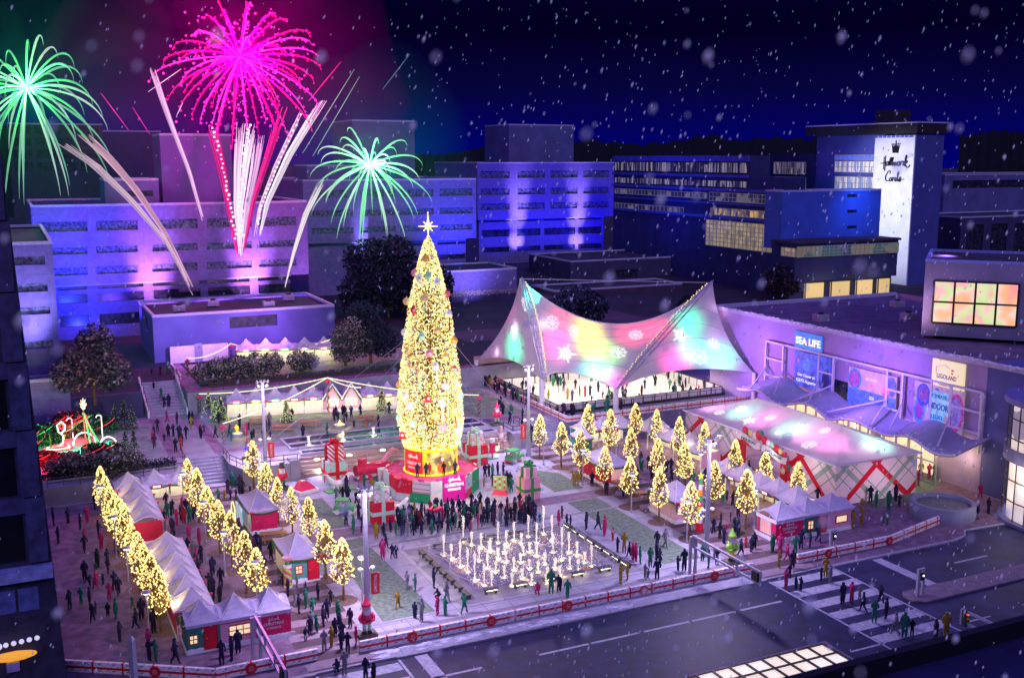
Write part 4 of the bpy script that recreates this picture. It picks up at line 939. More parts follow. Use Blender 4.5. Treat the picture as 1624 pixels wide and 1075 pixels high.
# ================================================================== BARRIERS
def wrap_layers():
    dia = lambda N, L, sx: mth(N, L, 'MAXIMUM', band(N, L, mth(N, L, 'ADD', sx.outputs['X'], sx.outputs['Z']), .52, 0, .05), band(N, L, mth(N, L, 'SUBTRACT', sx.outputs['X'], sx.outputs['Z']), .52, 0, .05))
    hol = lambda N, L, sx: mth(N, L, 'MULTIPLY', band(N, L, sx.outputs['X'], 1.04, .55, .75), band(N, L, sx.outputs['Z'], .5, .35, .55))
    return [(dia, (.62,.06,.08)), (hol, (.08,.4,.25))]
m_wrap = multi_mat('gift wrap barrier sheet', (.88,.86,.86), wrap_layers(), .6)
m_rib = mat('red ribbon', (.6,.01,.02), .45, .1, 4)
def barrier(a, c, label, z=0, h=.85, seals=(), panel=2.15):
    a, c = Vector(a), Vector(c); d = c-a; Ln = d.length; rz = math.atan2(d.y, d.x)
    t = thing('wrapped_barrier', label, 'barrier', (a.x, a.y, z), rz)
    n = max(1, round(Ln/panel)); w = Ln/n
    for k in range(n):
        b = MB(); b.box(k*w+.01, (k+1)*w-.01, -.12, .12, .03, h); b.build('panel', m_wrap, t)
    b = MB(); b.box(0, Ln, -.135, .135, h*.39, h*.59); b.build('ribbon', m_rib, t)
    for k in range(1, n): b = MB(); b.box(k*w-.07, k*w+.07, -.14, .14, .03, h+.02); b.build('ribbon_tie', m_rib, t)
    for s in seals:
        b = MB().at(face_mat((s, -.15, h*.5), (1,0,0))); b.prism([((.4+.03*(k%2))*math.cos(k*PI/14), (.4+.03*(k%2))*math.sin(k*PI/14)) for k in range(28)], 0, .05); sl = b.build('seal', m_rib, t)
        b = MB(); M = face_mat((s, -.21, h*.5), (1,0,0))
        script_word(b, M @ Matrix.Translation((0,.1,0)), .3, 14, .01); put_text(b, 'CHRISTMAS', M @ Matrix.Translation((0,-.05,0)), .42, .065, .005); put_text(b, 'EXPERIENCE', M @ Matrix.Translation((0,-.15,0)), .3, .045, .005); b.build('seal_lettering', m_white, sl)
    return t
barrier((21.4,71.35), (57.4,71.35), 'long gift wrap barrier with red seals between the plaza and the road', 0, .85, (4.1, 10.6, 17.4, 24.6, 31.8))
barrier((1.5,77.6), (11.0,71.6), 'gift wrap barrier slanting along the lower left corner', 0, .85, (6.9,))
barrier((11.05,71.55), (18.3,71.55), 'short gift wrap barrier before the magenta wall of the left house', 0, .85, (2.4,))
barrier((62.3,71.3), (73.5,71.3), 'gift wrap barrier in front of the right corner house', 0, .85, (3.5, 10.9))
barrier((73.6,71.35), (87.6,74.9), 'gift wrap barrier bending back towards the round planter', 0, .85, (11.6,))
barrier((64.4,118.85), (93.6,118.85), 'gift wrap barrier on the front edge of the ice rink terrace', 2, .8, ())
barrier((64.45,153), (64.45,119.0), 'gift wrap barrier along the left edge of the ice rink terrace', 2, .8, ())
barrier((20.9,163), (20.9,158.5), 'short red and white barrier at the upper garden, rear one', 5, .8, ())
barrier((20.9,156.2), (20.9,153.6), 'short red and white barrier at the upper garden, front one', 5, .8, ())
# ================================================================== TRAFFIC GANTRIES
def gantry(P, h, arm, label, dirv=(0,-1), head=False):
    t = thing('signal_gantry', label, 'traffic gantry', P)
    b = MB()
    for dx in (-.28,.28): b.bar((dx,0,0),(dx,0,h),.2)
    b.bar((-.4,0,.0),(.4,0,.0),.5,.16)
    for z in (h-.1, h-.95): b.bar((-.28,0,z),(.28,0,z),.16)
    b.build('post', m_steel, t)
    if arm:
        b = MB()
        for z in (h, h-.95): b.bar((0,.1,z),(0,-arm,z-.0),.17)
        for k in range(4): y = -arm*k/3; b.bar((0,y,h),(0,y,h-.95),.14)
        b.build('arm', m_steel, t)
        b = MB(); b.box(-.2,.2,-arm*.98,-arm*.9,h-.85,h-.1); b.build('signal_head', m_dark, t)
    if head:
        b = MB(); b.box(-.16,.2,-.24,-.11,h-.95,h-.3); s = b.build('signal_head', m_dark, t)
        b = MB(); b.ball((.04,-.25,h-.55),.09,1); b.build('lens', glow('white walk lens', (1,1,1), 2.5), s)
gantry(G(1098,910), 3.5, 9.2, 'pale blue signal gantry reaching over the road from the plaza edge')
gantry(G(408,1050), 3.5, 9.0, 'pale blue signal gantry in front of the left house')
gantry(G(1320,872), 2.0, 0, 'small walk signal frame beside the right barrier', head=True)
gantry(G(1458,946,-.1), 2.5, 0, 'small walk signal frame on the median island', head=True)
t = thing('traffic_signal', 'pale signal arm with a red light rising from behind the near roof', 'traffic light', (62.6, 50.2, 0)); A = G(1525,972,3.2); t.location = (A.x, A.y, 0)
b = MB(); b.bar((0,0,3.5),(0,-9,3.5),.17); b.bar((0,0,2.6),(0,-9,2.6),.17)
for k in range(4): b.bar((0,-k*2.4,3.5),(0,-k*2.4,2.6),.14)
b.build('arm', m_steel, t); b = MB(); b.cyl(0,-7,-.12,3.5,.16,8); b.build('post', m_steel, t)
b = MB(); b.box(-.2,.22,-.55,-.2,2.4,3.6); s = b.build('signal_head', m_dark, t)
for z, c in ((3.35,(1,.05,.05)),(3.0,(.2,.12,.02)),(2.66,(.02,.15,.06))): b = MB(); b.ball((0,-.58,z),.13,1); b.build('lens', glow('lens %s' % z, c, 2 if z > 3.2 else .3), s)
t = thing('marker_post', 'pale tapered post in front of the lower left barrier', 'post', G(213,1085))
b = MB(); b.tube([(0,0,0),(0,0,3.3),(0,0,3.6)], [.3,.24,.05], 4); b.build('shaft', m_steel, t)
# ================================================================== FOUNTAIN SQUARE
m_bench = mat('dark bench slab', (.05,.05,.06), .5, .2, 3)
bench = thing('light_bench', 'x', 'bench'); b = MB(); b.box(-.62,.62,-.22,.22,.36,.46); b.build('seat', m_bench, bench)
for s_ in (-.45,.45): b = MB(); b.box(s_-.06,s_+.06,-.18,.18,0,.36); b.build('leg', m_bench, bench)
b = MB(); b.box(-.5,.5,-.235,-.222,.33,.36); b.build('under_light', glow('bench light', (1,.9,.6), 6), bench); remember(bench)
spots = []
for k in range(7): spots.append((32.4, 87.4-k*1.72, PI/2, 'on the left side of the fountain, %s from the road' % ORD[6-k]))
for k in range(8): spots.append((47.9, 88.0-k*1.55, -PI/2, 'on the right side of the fountain, %s from the road' % ORD[7-k]))
for k in range(5): spots.append((34.6+k*2.75, 77.0, 0, 'on the road side of the fountain, %s from the left' % ORD[k]))
for k in range(5): spots.append((34.6+k*2.6, 88.8, PI, 'on the far side of the fountain, %s from the left' % ORD[k]))
for i, (x, y, rz, l) in enumerate(spots):
    lb = 'low dark lit bench '+l
    if i == 0: bench.location = (x,y,0); bench.rotation_euler = (0,0,rz); bench['label'] = lb; bench['group'] = 'benches round the fountain'
    else: dup(bench, (x,y,0), rz, lb, 'benches round the fountain')
    if i < 7 or 15 <= i < 20: ox, oy = (-.75, 0) if i < 7 else (0, -.75); lamp('POINT', (x+ox, y+oy, .5), 9, (1,.88,.6), .08)
t = thing('railing', 'curving steel railing around the fountain basin', 'railing', (40, 82.5, 0))
b = MB()
def railpt(u):
    per = [(-6.8,5.3),(6.9,5.3),(6.9,-5.0),(-6.8,-5.0),(-6.8,5.3)]
    k = min(3, int(u*4)); f = u*4-k; a, c = per[k], per[k+1]; nx_, ny_ = (c[1]-a[1]), -(c[0]-a[0]); q = math.hypot(nx_, ny_); w = .35*math.sin(f*PI*4)
    return (a[0]+(c[0]-a[0])*f+nx_/q*w, a[1]+(c[1]-a[1])*f+ny_/q*w)
for z in (.95, .55): b.tube([(*railpt(k/96), z) for k in range(97)], .03, 5)
for k in range(28): p = railpt(k/28); b.cyl(p[0], p[1], 0, .97, .035, 5)
b.build('rail', m_steel, t)
basin = MB().flat([(33.6,77.9),(46.5,77.9),(46.5,87.4),(33.6,87.4)], .016).build('fountain_floor', mat('wet violet mosaic', (.17,.14,.26), .75, .25, 1.4, .1)); struct(basin)
mt_t = mat('terracotta tile', (.35,.19,.14), .7, .2, 1)
for (x, y) in ((34.6,86.4),(37.4,86.9),(41,87),(44.6,86.7),(45.9,84),(46,80.5),(44.6,78.4),(41.5,78.2),(38,78.3),(34.9,79),(34.2,82.5)):
    MB().flat([(x-.7,y-.3),(x+.6,y-.42),(x+.8,y+.3),(x-.5,y+.4)], .019).build('mosaic_patch', mt_t)['kind'] = 'structure'
m_wj = mat('aerated water', (.9,.9,.95), .4, .05, 5, emit=.5, ecol=(1,.84,.5), trans=.45, spec=.6)  # warm emission stands in for the jet lamps lighting the water
JETS = [(258,405,258,140),(303,445,55,0)]
jp = [(654,705-0,0)]
JP = [(704,881,32),(716,888,24),(730,900,40),(742,908,36),(753,922,42),(768,929,32),(780,936,28),(735,860,38),(748,865,20),(763,870,22),(776,876,16),(790,862,32),(803,868,24),(815,858,28),(838,852,32),(851,862,30),(862,848,42),(875,858,38),(877,877,28),(891,889,50),(902,877,30),(915,882,22),(927,893,16),(938,898,32),(917,909,20),(904,902,18),(864,896,18),(851,883,22),(840,876,14),(827,864,16),(778,876,20),(790,888,18),(803,893,18),(815,905,20),(826,893,14),(840,903,14),(853,908,16),(868,915,14),(880,903,16),(888,913,14),(800,917,18),(812,930,18),(828,918,14),(843,927,16),(773,902,22),(786,908,16),(760,890,24),(866,925,12),(830,880,12),(800,878,14)]
def make_jet(h, seed):
    r = random.Random(seed); t = thing('water_jet', 'x', 'fountain jet')
    b = MB(); pts = []; rs_ = []
    for k in range(9): q = k/8; pts.append((r.uniform(-.03,.03)*q, r.uniform(-.03,.03)*q, .05+q*h)); rs_.append(.022+.045*q**2+(.06 if k >= 6 else 0)*r.uniform(.5,1.3)-(.09 if k == 8 else 0)+r.uniform(0,.025))
    b.tube(pts, rs_, 7)
    for k in range(40): q = r.random()**.5; a = r.random()*6.3; R = r.uniform(.02,.15)*(.4+q); b.ball((R*math.cos(a), R*math.sin(a), .2+q*(h-.15)), r.uniform(.02,.055), 1, (1,1,1.6))
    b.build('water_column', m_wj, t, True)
    b = MB()
    for k in range(22): a = r.random()*6.3; R = r.uniform(.08,.42); b.ball((R*math.cos(a), R*math.sin(a), r.uniform(.03,.22)), r.uniform(.03,.08), 1, (1,1,.7))
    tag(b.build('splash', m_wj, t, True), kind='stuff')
    b = MB(); b.lathe([(0,.035),(.13,.035),(.15,.018)], 10); b.build('floor_lamp', glow('jet lamp', (1,.86,.5), 5), t)
    return remember(t)
jk = [make_jet(1.0, 11), make_jet(1.6, 12), make_jet(2.4, 13)]; ju = [0,0,0]
JP.sort(key=lambda p: (p[1]//16, p[0]))
rowc = {}
for i, (x, y, h) in enumerate(JP):
    hm = h/(19 if y > 880 else 17.5)*1.2; k = 0 if hm < 1.2 else (1 if hm < 1.9 else 2); base = (1.0,1.6,2.4)[k]
    rw = y//16-52; rowc[rw] = rowc.get(rw, 0)+1
    lb = '%s water jet, %s from the left in the %s row from the far side' % (('low','middling','tall')[k], ORD[rowc[rw]-1], ORD[rw-1])
    P = G(x, y); P.z = .016
    if not ju[k]: ju[k] = 1; t = jk[k]; t.location = P; t['label'] = lb; t['group'] = 'jets of the plaza fountain'; t.scale = (1,1,hm/base)
    else: dup(jk[k], P, random.random()*6, lb, 'jets of the plaza fountain', (1,1,hm/base))
    if i % 2 == 0: lamp('POINT', (P.x+.25, P.y-.35, .35), 24, (1,.72,.32), .1)
r = random.Random(77); b = MB()
for k in range(2400):
    x, y = r.uniform(34,46.3), r.uniform(78,87.2); b.octa((x, y, .04+.8*r.random()**2), r.uniform(.015,.05))
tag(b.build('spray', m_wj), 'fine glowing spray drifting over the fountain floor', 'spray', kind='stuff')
# ================================================================== GIANT TREE
TX, TY = 40.4, 105.8
t = thing('stage_platform', 'octagonal gift wrap stage with magenta sign panel under the giant tree', 'stage', (TX, TY, 0))
ap = 4.75; Rr = ap/math.cos(PI/8); oc = [(Rr*math.cos(PI/8+k*PI/4), Rr*math.sin(PI/8+k*PI/4)) for k in range(8)]
b = MB().prism(oc, .01, 2.3); b.build('stage_body', m_cream, t)
MB().flat([(x*1.0, y*1.0) for x, y in oc], 2.306).build('stage_floor', mat('magenta carpet', (.55,.06,.2), .8, .25, 1.2, .1), t)
m_spk = multi_mat('speckled gift paper', (.62,.72,.62), [(lambda N, L, sx: mth(N, L, 'GREATER_THAN', band(N, L, mth(N, L, 'ADD', sx.outputs['X'], mth(N, L, 'MULTIPLY', sx.outputs['Z'], 2.3)), .45, 0, .12), .5), (.45,.6,.5))], .7)
m_pg = mat('bright green panel', (.01,.38,.12), .5, .08, 2); m_pr = mat('bright red panel', (.7,.01,.04), .5, .08, 2); m_pm = mat('hot magenta panel', (.85,.01,.33), .5, .06, 2)
m_dia = multi_mat('diamond gift paper', (.8,.78,.76), [(lambda N, L, sx: mth(N, L, 'MAXIMUM', band(N, L, mth(N, L, 'ADD', mth(N, L, 'ADD', sx.outputs['X'], sx.outputs['Y']), sx.outputs['Z']), .9, 0, .08), band(N, L, mth(N, L, 'SUBTRACT', mth(N, L, 'ADD', sx.outputs['X'], sx.outputs['Y']), sx.outputs['Z']), .9, 0, .08)), (.65,.05,.1))], .7)
cols8 = {5:[m_pr,m_dia,m_spk,m_pg], 6:[m_spk,m_pm,m_pm,m_pg], 7:[m_spk,m_pg,m_pr,m_pg], 4:[m_spk,m_pr,m_pg,m_spk], 0:[m_pr,m_pg,m_spk,m_pr], 3:[m_pr]*4, 1:[m_pg]*4, 2:[m_spk]*4}
for k in range(8):
    i = (k+7) % 8; a = Vector((*oc[k-1], 0)); c = Vector((*oc[k], 0)); kk = k; mid = (a+c)/2; ang = round(math.degrees(math.atan2(mid.y, mid.x))) % 360
    key = {270:6, 225:5, 315:7, 180:4, 0:0, 90:2, 45:1, 135:3}[ang]
    u = (c-a).normalized(); Ln = (c-a).length; n_ = Vector((mid.x, mid.y, 0)).normalized()
    M = face_mat((a.x+n_.x*.02, a.y+n_.y*.02, 0), u); qs = cols8[key]
    if key == 6:
        for x0, x1, z0, z1, mm, nm in ((0,.34*Ln,.05,1.1,m_cream,'wrap_panel'),(0,.34*Ln,1.12,2.4,m_spk,'wrap_panel'),(.36*Ln,Ln,.05,2.75,m_pm,'sign_panel')):
            b = MB().at(M); b.box(x0, x1, z0, z1, 0, .1 if nm == 'wrap_panel' else .16); p = b.build(nm, mm, t)
        Mt = M @ Matrix.Translation((.68*Ln, 1.75, .17)); b = MB(); script_word(b, Mt @ Matrix.Translation((0,.62,0)), 1.5, 24, .03); put_text(b, 'CHRISTMAS', Mt @ Matrix.Translation((0,.08,0)), 2.15, .5, .02, .03); put_text(b, 'EXPERIENCE', Mt @ Matrix.Translation((0,-.42,0)), 1.45, .36, .02, .03); b.build('lettering', glow('white neon lettering', (1,.95,1), 1.1), p)
    else:
        for x0, x1, z0, z1, mm in ((0,.48*Ln,.9,2.4,qs[0]),(.5*Ln,Ln,1.1,2.4,qs[1]),(0,.4*Ln,.05,.88,qs[2]),(.42*Ln,Ln,.05,1.08,qs[3])):
            b = MB().at(M); b.box(x0, x1, z0, z1, 0, .1); b.build('wrap_panel', mm, t)
    for q in range(2):
        b = MB().at(M); x = Ln*(.25+.5*q)
        for s_ in (-1,1): b.ball((x+s_*.2, 2.52, .05), .17, 1, (1.3,.8,.6))
        b.ball((x,2.5,.1),.09,1); b.build('bow', [m_white, m_pr, m_pm, m_green][(k+q) % 4], t)
t = thing('screen_drum', 'round drum with yellow frames, a red sign and a photo screen under the tree', 'drum stand', (TX, TY, 2.306))
RD = 2.95; HD = 2.95
b = MB(); b.lathe([(RD-.05,0),(RD-.05,HD),(0,HD)], 48); b.build('drum_body', mat('drum yellow', (.9,.75,.02), .5, .05, 2, emit=.25), t)
def arc_panel(a0, a1, z0, z1, R_, n=14):
    b = MB(); vs = []
    for k in range(n+1):
        a = math.radians(a0+(a1-a0)*k/n)
        for rr in (R_, R_-.06):
            vs += [(rr*math.cos(a), rr*math.sin(a), z0), (rr*math.cos(a), rr*math.sin(a), z1)]
    fs = []
    for k in range(n): q = k*4; w_ = q+4; fs += [[q, w_, w_+1, q+1], [q+1, w_+1, w_+3, q+3], [q, q+2, w_+2, w_]]
    b.add(vs, fs); return b
def scr_mat():
    m, nt, bb = nodes('couple photo screen'); N = nt.nodes; L = nt.links
    tc = N.new('ShaderNodeTexCoord'); no = N.new('ShaderNodeTexNoise'); no.inputs['Scale'].default_value = 1.5; no.inputs['Detail'].default_value = 4; L.new(tc.outputs['Object'], no.inputs[0])
    cr = N.new('ShaderNodeValToRGB'); L.new(no.outputs['Fac'], cr.inputs[0]); e = cr.color_ramp.elements
    e[0].position = .36; e[0].color = (.12,.06,.01,1); e[1].position = .7; e[1].color = (1,.95,.45,1)
    for p, c in ((.45,(.42,.28,.03)), (.55,(.85,.6,.06))): q = e.new(p); q.color = (*c, 1)
    L.new(cr.outputs[0], bb.inputs['Emission Color']); bb.inputs['Emission Strength'].default_value = 1.15; bb.inputs['Base Color'].default_value = (.05,.05,.05,1); return m
sp = arc_panel(232-54, 232-1, .25, 2.7, RD+.03).build('sign_panel', mat('red sign panel', (.8,.02,.04), .5, .05, 2, emit=.2), t)
sc = arc_panel(240, 318, .3, 2.65, RD+.03, 22).build('photo_screen', scr_mat(), t)
def bent(a0, z0, R_):
    return lambda p: Vector(((R_+p.z)*math.cos(math.radians(a0)+p.x/R_), (R_+p.z)*math.sin(math.radians(a0)+p.x/R_), z0+p.y))
b = MB(); I4 = Matrix.Identity(4)
put_text(b, 'CHRISTMAS', I4, 2.0, .46, .01, .03, bend=bent(208,1.35,RD+.05)); put_text(b, 'EXPERIENCE', I4, 1.5, .3, .01, .03, bend=bent(208,.85,RD+.05))
tmp = MB(); script_word(tmp, I4, 1.5, 24, .02); f_ = bent(208,2.05,RD+.05); b.add([f_(v) for v in tmp.v], tmp.f); b.build('lettering', m_white, sp)
for nm, a0, z0, w_, h_, c in (('woman_coat',272,.95,.55,.62,(.85,.12,.02)),('woman_hair',268,1.75,.3,.45,(.14,.06,.02)),('woman_face',273,1.85,.17,.24,(.85,.6,.4)),('man_coat',289,1.1,.6,.7,(.2,.17,.06)),('man_head',287,2.05,.2,.26,(.35,.26,.12))):
    f_ = bent(a0, z0, RD+.045); b = MB(); n = 20; b.add([f_(Vector((w_*math.cos(k*2*PI/n), h_*math.sin(k*2*PI/n)*(1 if 1 else 1), .01 if nm != 'woman_face' else .02))) for k in range(n)], [list(range(n))]); b.build(nm, glow('screen '+nm, c, 1.0), sc)
b = MB()
for z in (.12, 2.83): b.tube([((RD+.05)*math.cos(k*PI/24), (RD+.05)*math.sin(k*PI/24), z) for k in range(49)], .07, 6)
b.build('frame', glow('yellow frame', (1,.9,.0), 1.0), t)
t = thing('giant_christmas_tree', 'huge Christmas tree covered in warm lights with a star on top', 'christmas tree', (TX, TY, 5.26))
HT = 22.6
pf = [(0,2.95),(.06,3.3),(.14,3.5),(.25,3.35),(.38,3.02),(.52,2.6),(.66,2.2),(.8,1.5),(.9,.95),(.97,.45),(1,.05)]
def prf(q):
    for (a, ra), (c, rb) in zip(pf, pf[1:]):
        if a <= q <= c: return ra+(rb-ra)*(q-a)/(c-a)
    return .05
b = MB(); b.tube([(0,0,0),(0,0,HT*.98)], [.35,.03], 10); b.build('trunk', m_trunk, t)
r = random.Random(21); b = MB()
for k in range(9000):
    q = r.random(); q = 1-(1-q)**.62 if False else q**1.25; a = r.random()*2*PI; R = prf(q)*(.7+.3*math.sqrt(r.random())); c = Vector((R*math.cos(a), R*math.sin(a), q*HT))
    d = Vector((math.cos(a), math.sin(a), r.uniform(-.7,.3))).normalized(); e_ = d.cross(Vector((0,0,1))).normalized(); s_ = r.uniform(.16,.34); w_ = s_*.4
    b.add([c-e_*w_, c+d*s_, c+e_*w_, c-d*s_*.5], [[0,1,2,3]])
b.build('crown', mat('gold glow tinted needles', (.38,.28,.03), .8, .5, 1.5), t)  # needle colour carries the gold glow of the tree lights
for nm, n, m_, lo, hi in (('fairy_lights', 9500, m_bulb, .045, .085), ('fairy_lights', 2600, m_bulbw, .06, .11)):
    b = MB()
    for k in range(n):
        q = r.random()**1.3; a = r.random()*2*PI; R = prf(q)*r.uniform(.9,1.06); b.octa((R*math.cos(a), R*math.sin(a), q*HT), r.uniform(lo, hi))
    tag(b.build(nm, m_, t), kind='stuff')
b = MB(); n = 8; zc = HT+1.0
for k in range(8):
    a = k*PI/4+PI/2; Ls = 1.45 if k == 0 else (.95 if k % 2 == 0 else .62)
    u = Vector((math.cos(a)*RX, math.cos(a)*RY, math.sin(a))); c = Vector((0,0,zc)); v = Vector((-math.sin(a)*RX, -math.sin(a)*RY, math.cos(a)))
    b.tube([c, c+u*Ls*.5, c+u*Ls], [.2,.1,.03], 6); b.ball(c+u*Ls, .09, 1)
b.ball((0,0,zc), .33, 2); b.build('star', glow('star gold', (1,.8,.35), 1.6), t)
lamp('POINT', (TX, TY-5.5, 12), 1600, (1,.8,.35), 1.5); lamp('POINT', (TX-4.5, TY-3, 7.5), 900, (1,.8,.35), 1.0); lamp('POINT', (TX+4.5, TY-3, 7.5), 900, (1,.8,.35), 1.0); lamp('POINT', (TX, TY-6.6, 5.2), 900, (1,.7,.75), .6)
for s_, (dx, dy) in enumerate(((-1,-.9),(1,-.9),(1,.8),(-1,.8))):
    e_ = [(-13.2,8.4),(17,6.3),(14,14),(-16,12)][s_]; z_ = [2,2,2,2][s_] if s_ else 2
    if s_ == 0: e_ = (-11,8.9)
    A = Vector((TX+dx*1.7, TY+dy*1.7, 17)); E_ = Vector((TX+e_[0]*1.0, TY+e_[1]*1.0+4, z_))
    b = MB(); b.tube([A-E_, (0,0,0)], .018, 5); o = b.build('guy_wire', m_steel, None, loc=E_); tag(o, 'thin guy wire from the giant tree to the terrace, %s' % ['left front','right front','right rear','left rear'][s_], 'guy wire')
# the two front wires reach down to the plaza
for lab, top, ft in (('down past the toy train', (657,620), G(632,768)), ('down to the terrace beside the pool', (640,610), G(560,725,2))):
    A = PY(*top, TY-2.2); b = MB(); b.tube([A-ft, (0,0,0)], .02, 5); tag(b.build('guy_wire', m_steel, None, loc=ft), 'thin guy wire from the giant tree '+lab, 'guy wire')
# ornaments hanging on the front of the tree
ORN = [(658,433,'ball','pink'),(675,410,'ball','orange'),(665,441,'drop','white'),(679,437,'drop','mint'),(693,447,'drop','white'),(708,466,'ball','red striped'),(673,473,'ball','gold striped'),(656,492,'drop','red'),(645,478,'ball','gold'),(711,497,'ball','white'),(642,527,'ball','white'),(669,533,'drop','mint'),(694,524,'ball','gold'),(720,540,'ball','orange'),(647,556,'bell','gold'),(681,560,'ball','pink'),(707,566,'drop','gold'),(691,580,'bell','white'),(664,592,'drop','gold striped'),(721,587,'drop','red striped'),(634,610,'ball','orange'),(706,612,'ball','pink striped'),(643,627,'ball','white'),(679,632,'bell','red'),(701,641,'drop','white'),(730,628,'drop','mint'),(650,643,'bell','white'),(633,663,'drop','mint'),(720,653,'bell','gold'),(670,676,'ball','orange striped'),(702,678,'ball','pink striped'),(727,682,'ball','white'),(638,690,'bell','red'),(690,660,'ball','gold'),(655,672,'ball','mint')]
OC = {'pink':(.85,.25,.4),'orange':(.95,.45,.06),'white':(.85,.9,.85),'mint':(.3,.75,.5),'red':(.75,.02,.05),'gold':(.85,.6,.15)}
seen = {}
for x, y, kd, cn_ in ORN:
    z = PY(x, y, TY-3).z; q = (z-5.26)/HT; R = prf(max(0, min(1, q)))+.12
    # find the surface point of the tree under this picture position
    d = ray(x, y); ox, oy = -TX, -TY; a_ = d[0]**2+d[1]**2; b_ = 2*(d[0]*ox+d[1]*oy); c_ = ox*ox+oy*oy-R*R; disc = b_*b_-4*a_*c_
    tt = (-b_-math.sqrt(disc))/(2*a_) if disc > 0 else -b_/(2*a_)
    P = Vector((d[0]*tt, d[1]*tt, HC+d[2]*tt)); base = cn_.split()[0]
    hgt = 'near the top' if y < 480 else ('in the upper half' if y < 540 else ('in the lower half' if y < 630 else 'near the foot'))
    side = 'left' if x < 662 else ('middle' if x < 700 else 'right'); key = (cn_, kd, hgt, side); seen[key] = seen.get(key, 0)+1
    t = thing('tree_ornament', '%s %s ornament hanging %s of the giant tree, %s side' % (cn_, {'ball':'round','drop':'drop shaped','bell':'bell shaped'}[kd], hgt, side)+(', lower one' if seen[key] > 1 else ''), 'ornament', P, group='ornaments on the giant tree')
    b = MB()
    if kd == 'ball': b.ball((0,0,0), .42, 2)
    elif kd == 'drop': b.lathe([(0,.62),(.12,.5),(.36,.1),(.34,-.15),(.15,-.4),(0,-.7)], 12)
    else: b.lathe([(0,.45),(.25,.35),(.32,0),(.45,-.35),(0,-.4)], 12)
    b.build('body', mat('ornament '+base, OC[base], .35, .08, 3, emit=.22), t, True)
    b = MB(); b.cyl(0,0,.38 if kd != 'drop' else .6,.55 if kd != 'drop' else .78,.08,8); b.build('cap', mat('gold cap', (.8,.6,.2), .3, .1, 2, metal=.8), t)
    if 'striped' in cn_:
        b = MB()
        for zz in (-.16,.04,.22): b.lathe([(math.sqrt(max(.01,.43**2-zz*zz))+.015, zz-.04),(math.sqrt(max(.01,.43**2-zz*zz))+.015, zz+.04)], 16)
        b.build('stripe', m_white, t)
    else:
        b = MB(); v_ = Vector((-d[0], -d[1], -d[2])).normalized(); b.ball(v_*.36, .16, 1); b.build('disc', m_white, t)
    if y % 3: b = MB(); rr_ = random.Random(x); b.add([(0,-.1,-.3),(.12,-.12,-.3),(.3*rr_.uniform(-1,1)+.1,-.2,-1.5-rr_.random()),(.3*rr_.uniform(-1,1),-.2,-1.7)], [[0,1,2,3]]); b.build('ribbon', [m_rib, mat('mint ribbon', (.3,.7,.5), .5, .1, 2), mat('peach ribbon', (.9,.5,.4), .5, .1, 2)][x % 3], t)
# ================================================================== GIFT BOXES, TOYS AND FIGURES
m_candy = fac_mat('candy striped paper', stripes('X', .5, .5, ('Z', 1.0)), (.8,.78,.78), (.65,.02,.06))
m_candys = fac_mat('fine candy striped paper', stripes('X', .22, .5, ('Z', 1.2)), (.85,.6,.65), (.65,.03,.12))
m_mint = multi_mat('mint paper with candy canes', (.42,.72,.6), [(lambda N, L, sx: mth(N, L, 'MULTIPLY', band(N, L, sx.outputs['X'], .9, .1, .22), band(N, L, sx.outputs['Z'], .7, .2, .6)), (.75,.1,.15))], .6)
m_ribg = mat('green ribbon', (.03,.28,.06), .5, .1, 2); m_ribm = mat('pale mint ribbon', (.5,.8,.55), .5, .06, 2); m_pinkp = mat('pink paper', (.85,.45,.5), .6, .06, 2)
def giftstack(P, w1, h1, w2, h2, m1, m2, mr, label, bow=1.0, mr1=None):
    t = thing('giant_gift_stack', label, 'gift box', P)
    a = w1/2; c = w2/2; z0 = h1
    b = MB(); b.box(-a,a,-a,a,0,h1); b.build('lower_box', m1, t)
    b = MB(); b.box(-c,c,-c,c,h1+.004,h1+h2); b.build('upper_box', m2, t)
    e_ = .03; rw = w1*.085
    b = MB()
    for s_ in (-1,1): b.box(-rw,rw,s_*(a+e_)-.03,s_*(a+e_)+.03,0,h1+.03); b.box(s_*(a+e_)-.03,s_*(a+e_)+.03,-rw,rw,0,h1+.03)
    for s_ in (-1,1): b.box(-a-.03,a+.03,s_*(a+e_+.03)-.03,s_*(a+e_+.03)+.03,h1*.4,h1*.4+rw*2); b.box(s_*(a+e_+.03)-.03,s_*(a+e_+.03)+.03,-a,a,h1*.4,h1*.4+rw*2)
    b.build('ribbon', mr1 or mr, t)
    b = MB()
    for s_ in (-1,1):
        b.tube([(0,s_*(a+.06),h1*.2 if 0 else h1),(0,s_*(c+.12),h1+.1),(0,s_*(c+.1),h1+h2),(0,0,h1+h2+.14)], rw, 5); b.tube([(s_*(a+.06),0,h1),(s_*(c+.12),0,h1+.1),(s_*(c+.1),0,h1+h2),(0,0,h1+h2+.14)], rw, 5)
    b.build('top_ribbon', mr, t)
    b = MB(); zz = h1+h2+.15
    for k in range(8): q = k*PI/4; R_ = .34*bow; b.ball((R_*math.cos(q), R_*math.sin(q), zz+.22*bow+.14*(k%2)), .2*bow, 1, (1.1,1.1,.9))
    b.ball((0,0,zz+.34*bow), .2*bow, 1); b.build('bow', mr, t, True)
giftstack((31.6,113.2,0), 2.35, 2.55, 1.7, 1.75, m_mint, m_candy, m_rib, 'giant mint and candy stripe gift stack with red bow by the fountain wall')
giftstack(G(759,738)+Vector((0,1,0)), 2.3, 2.4, 1.5, 1.4, m_pr, m_dia, m_ribm, 'giant red gift stack with mint bow right of the giant tree', 1.0, m_ribm)
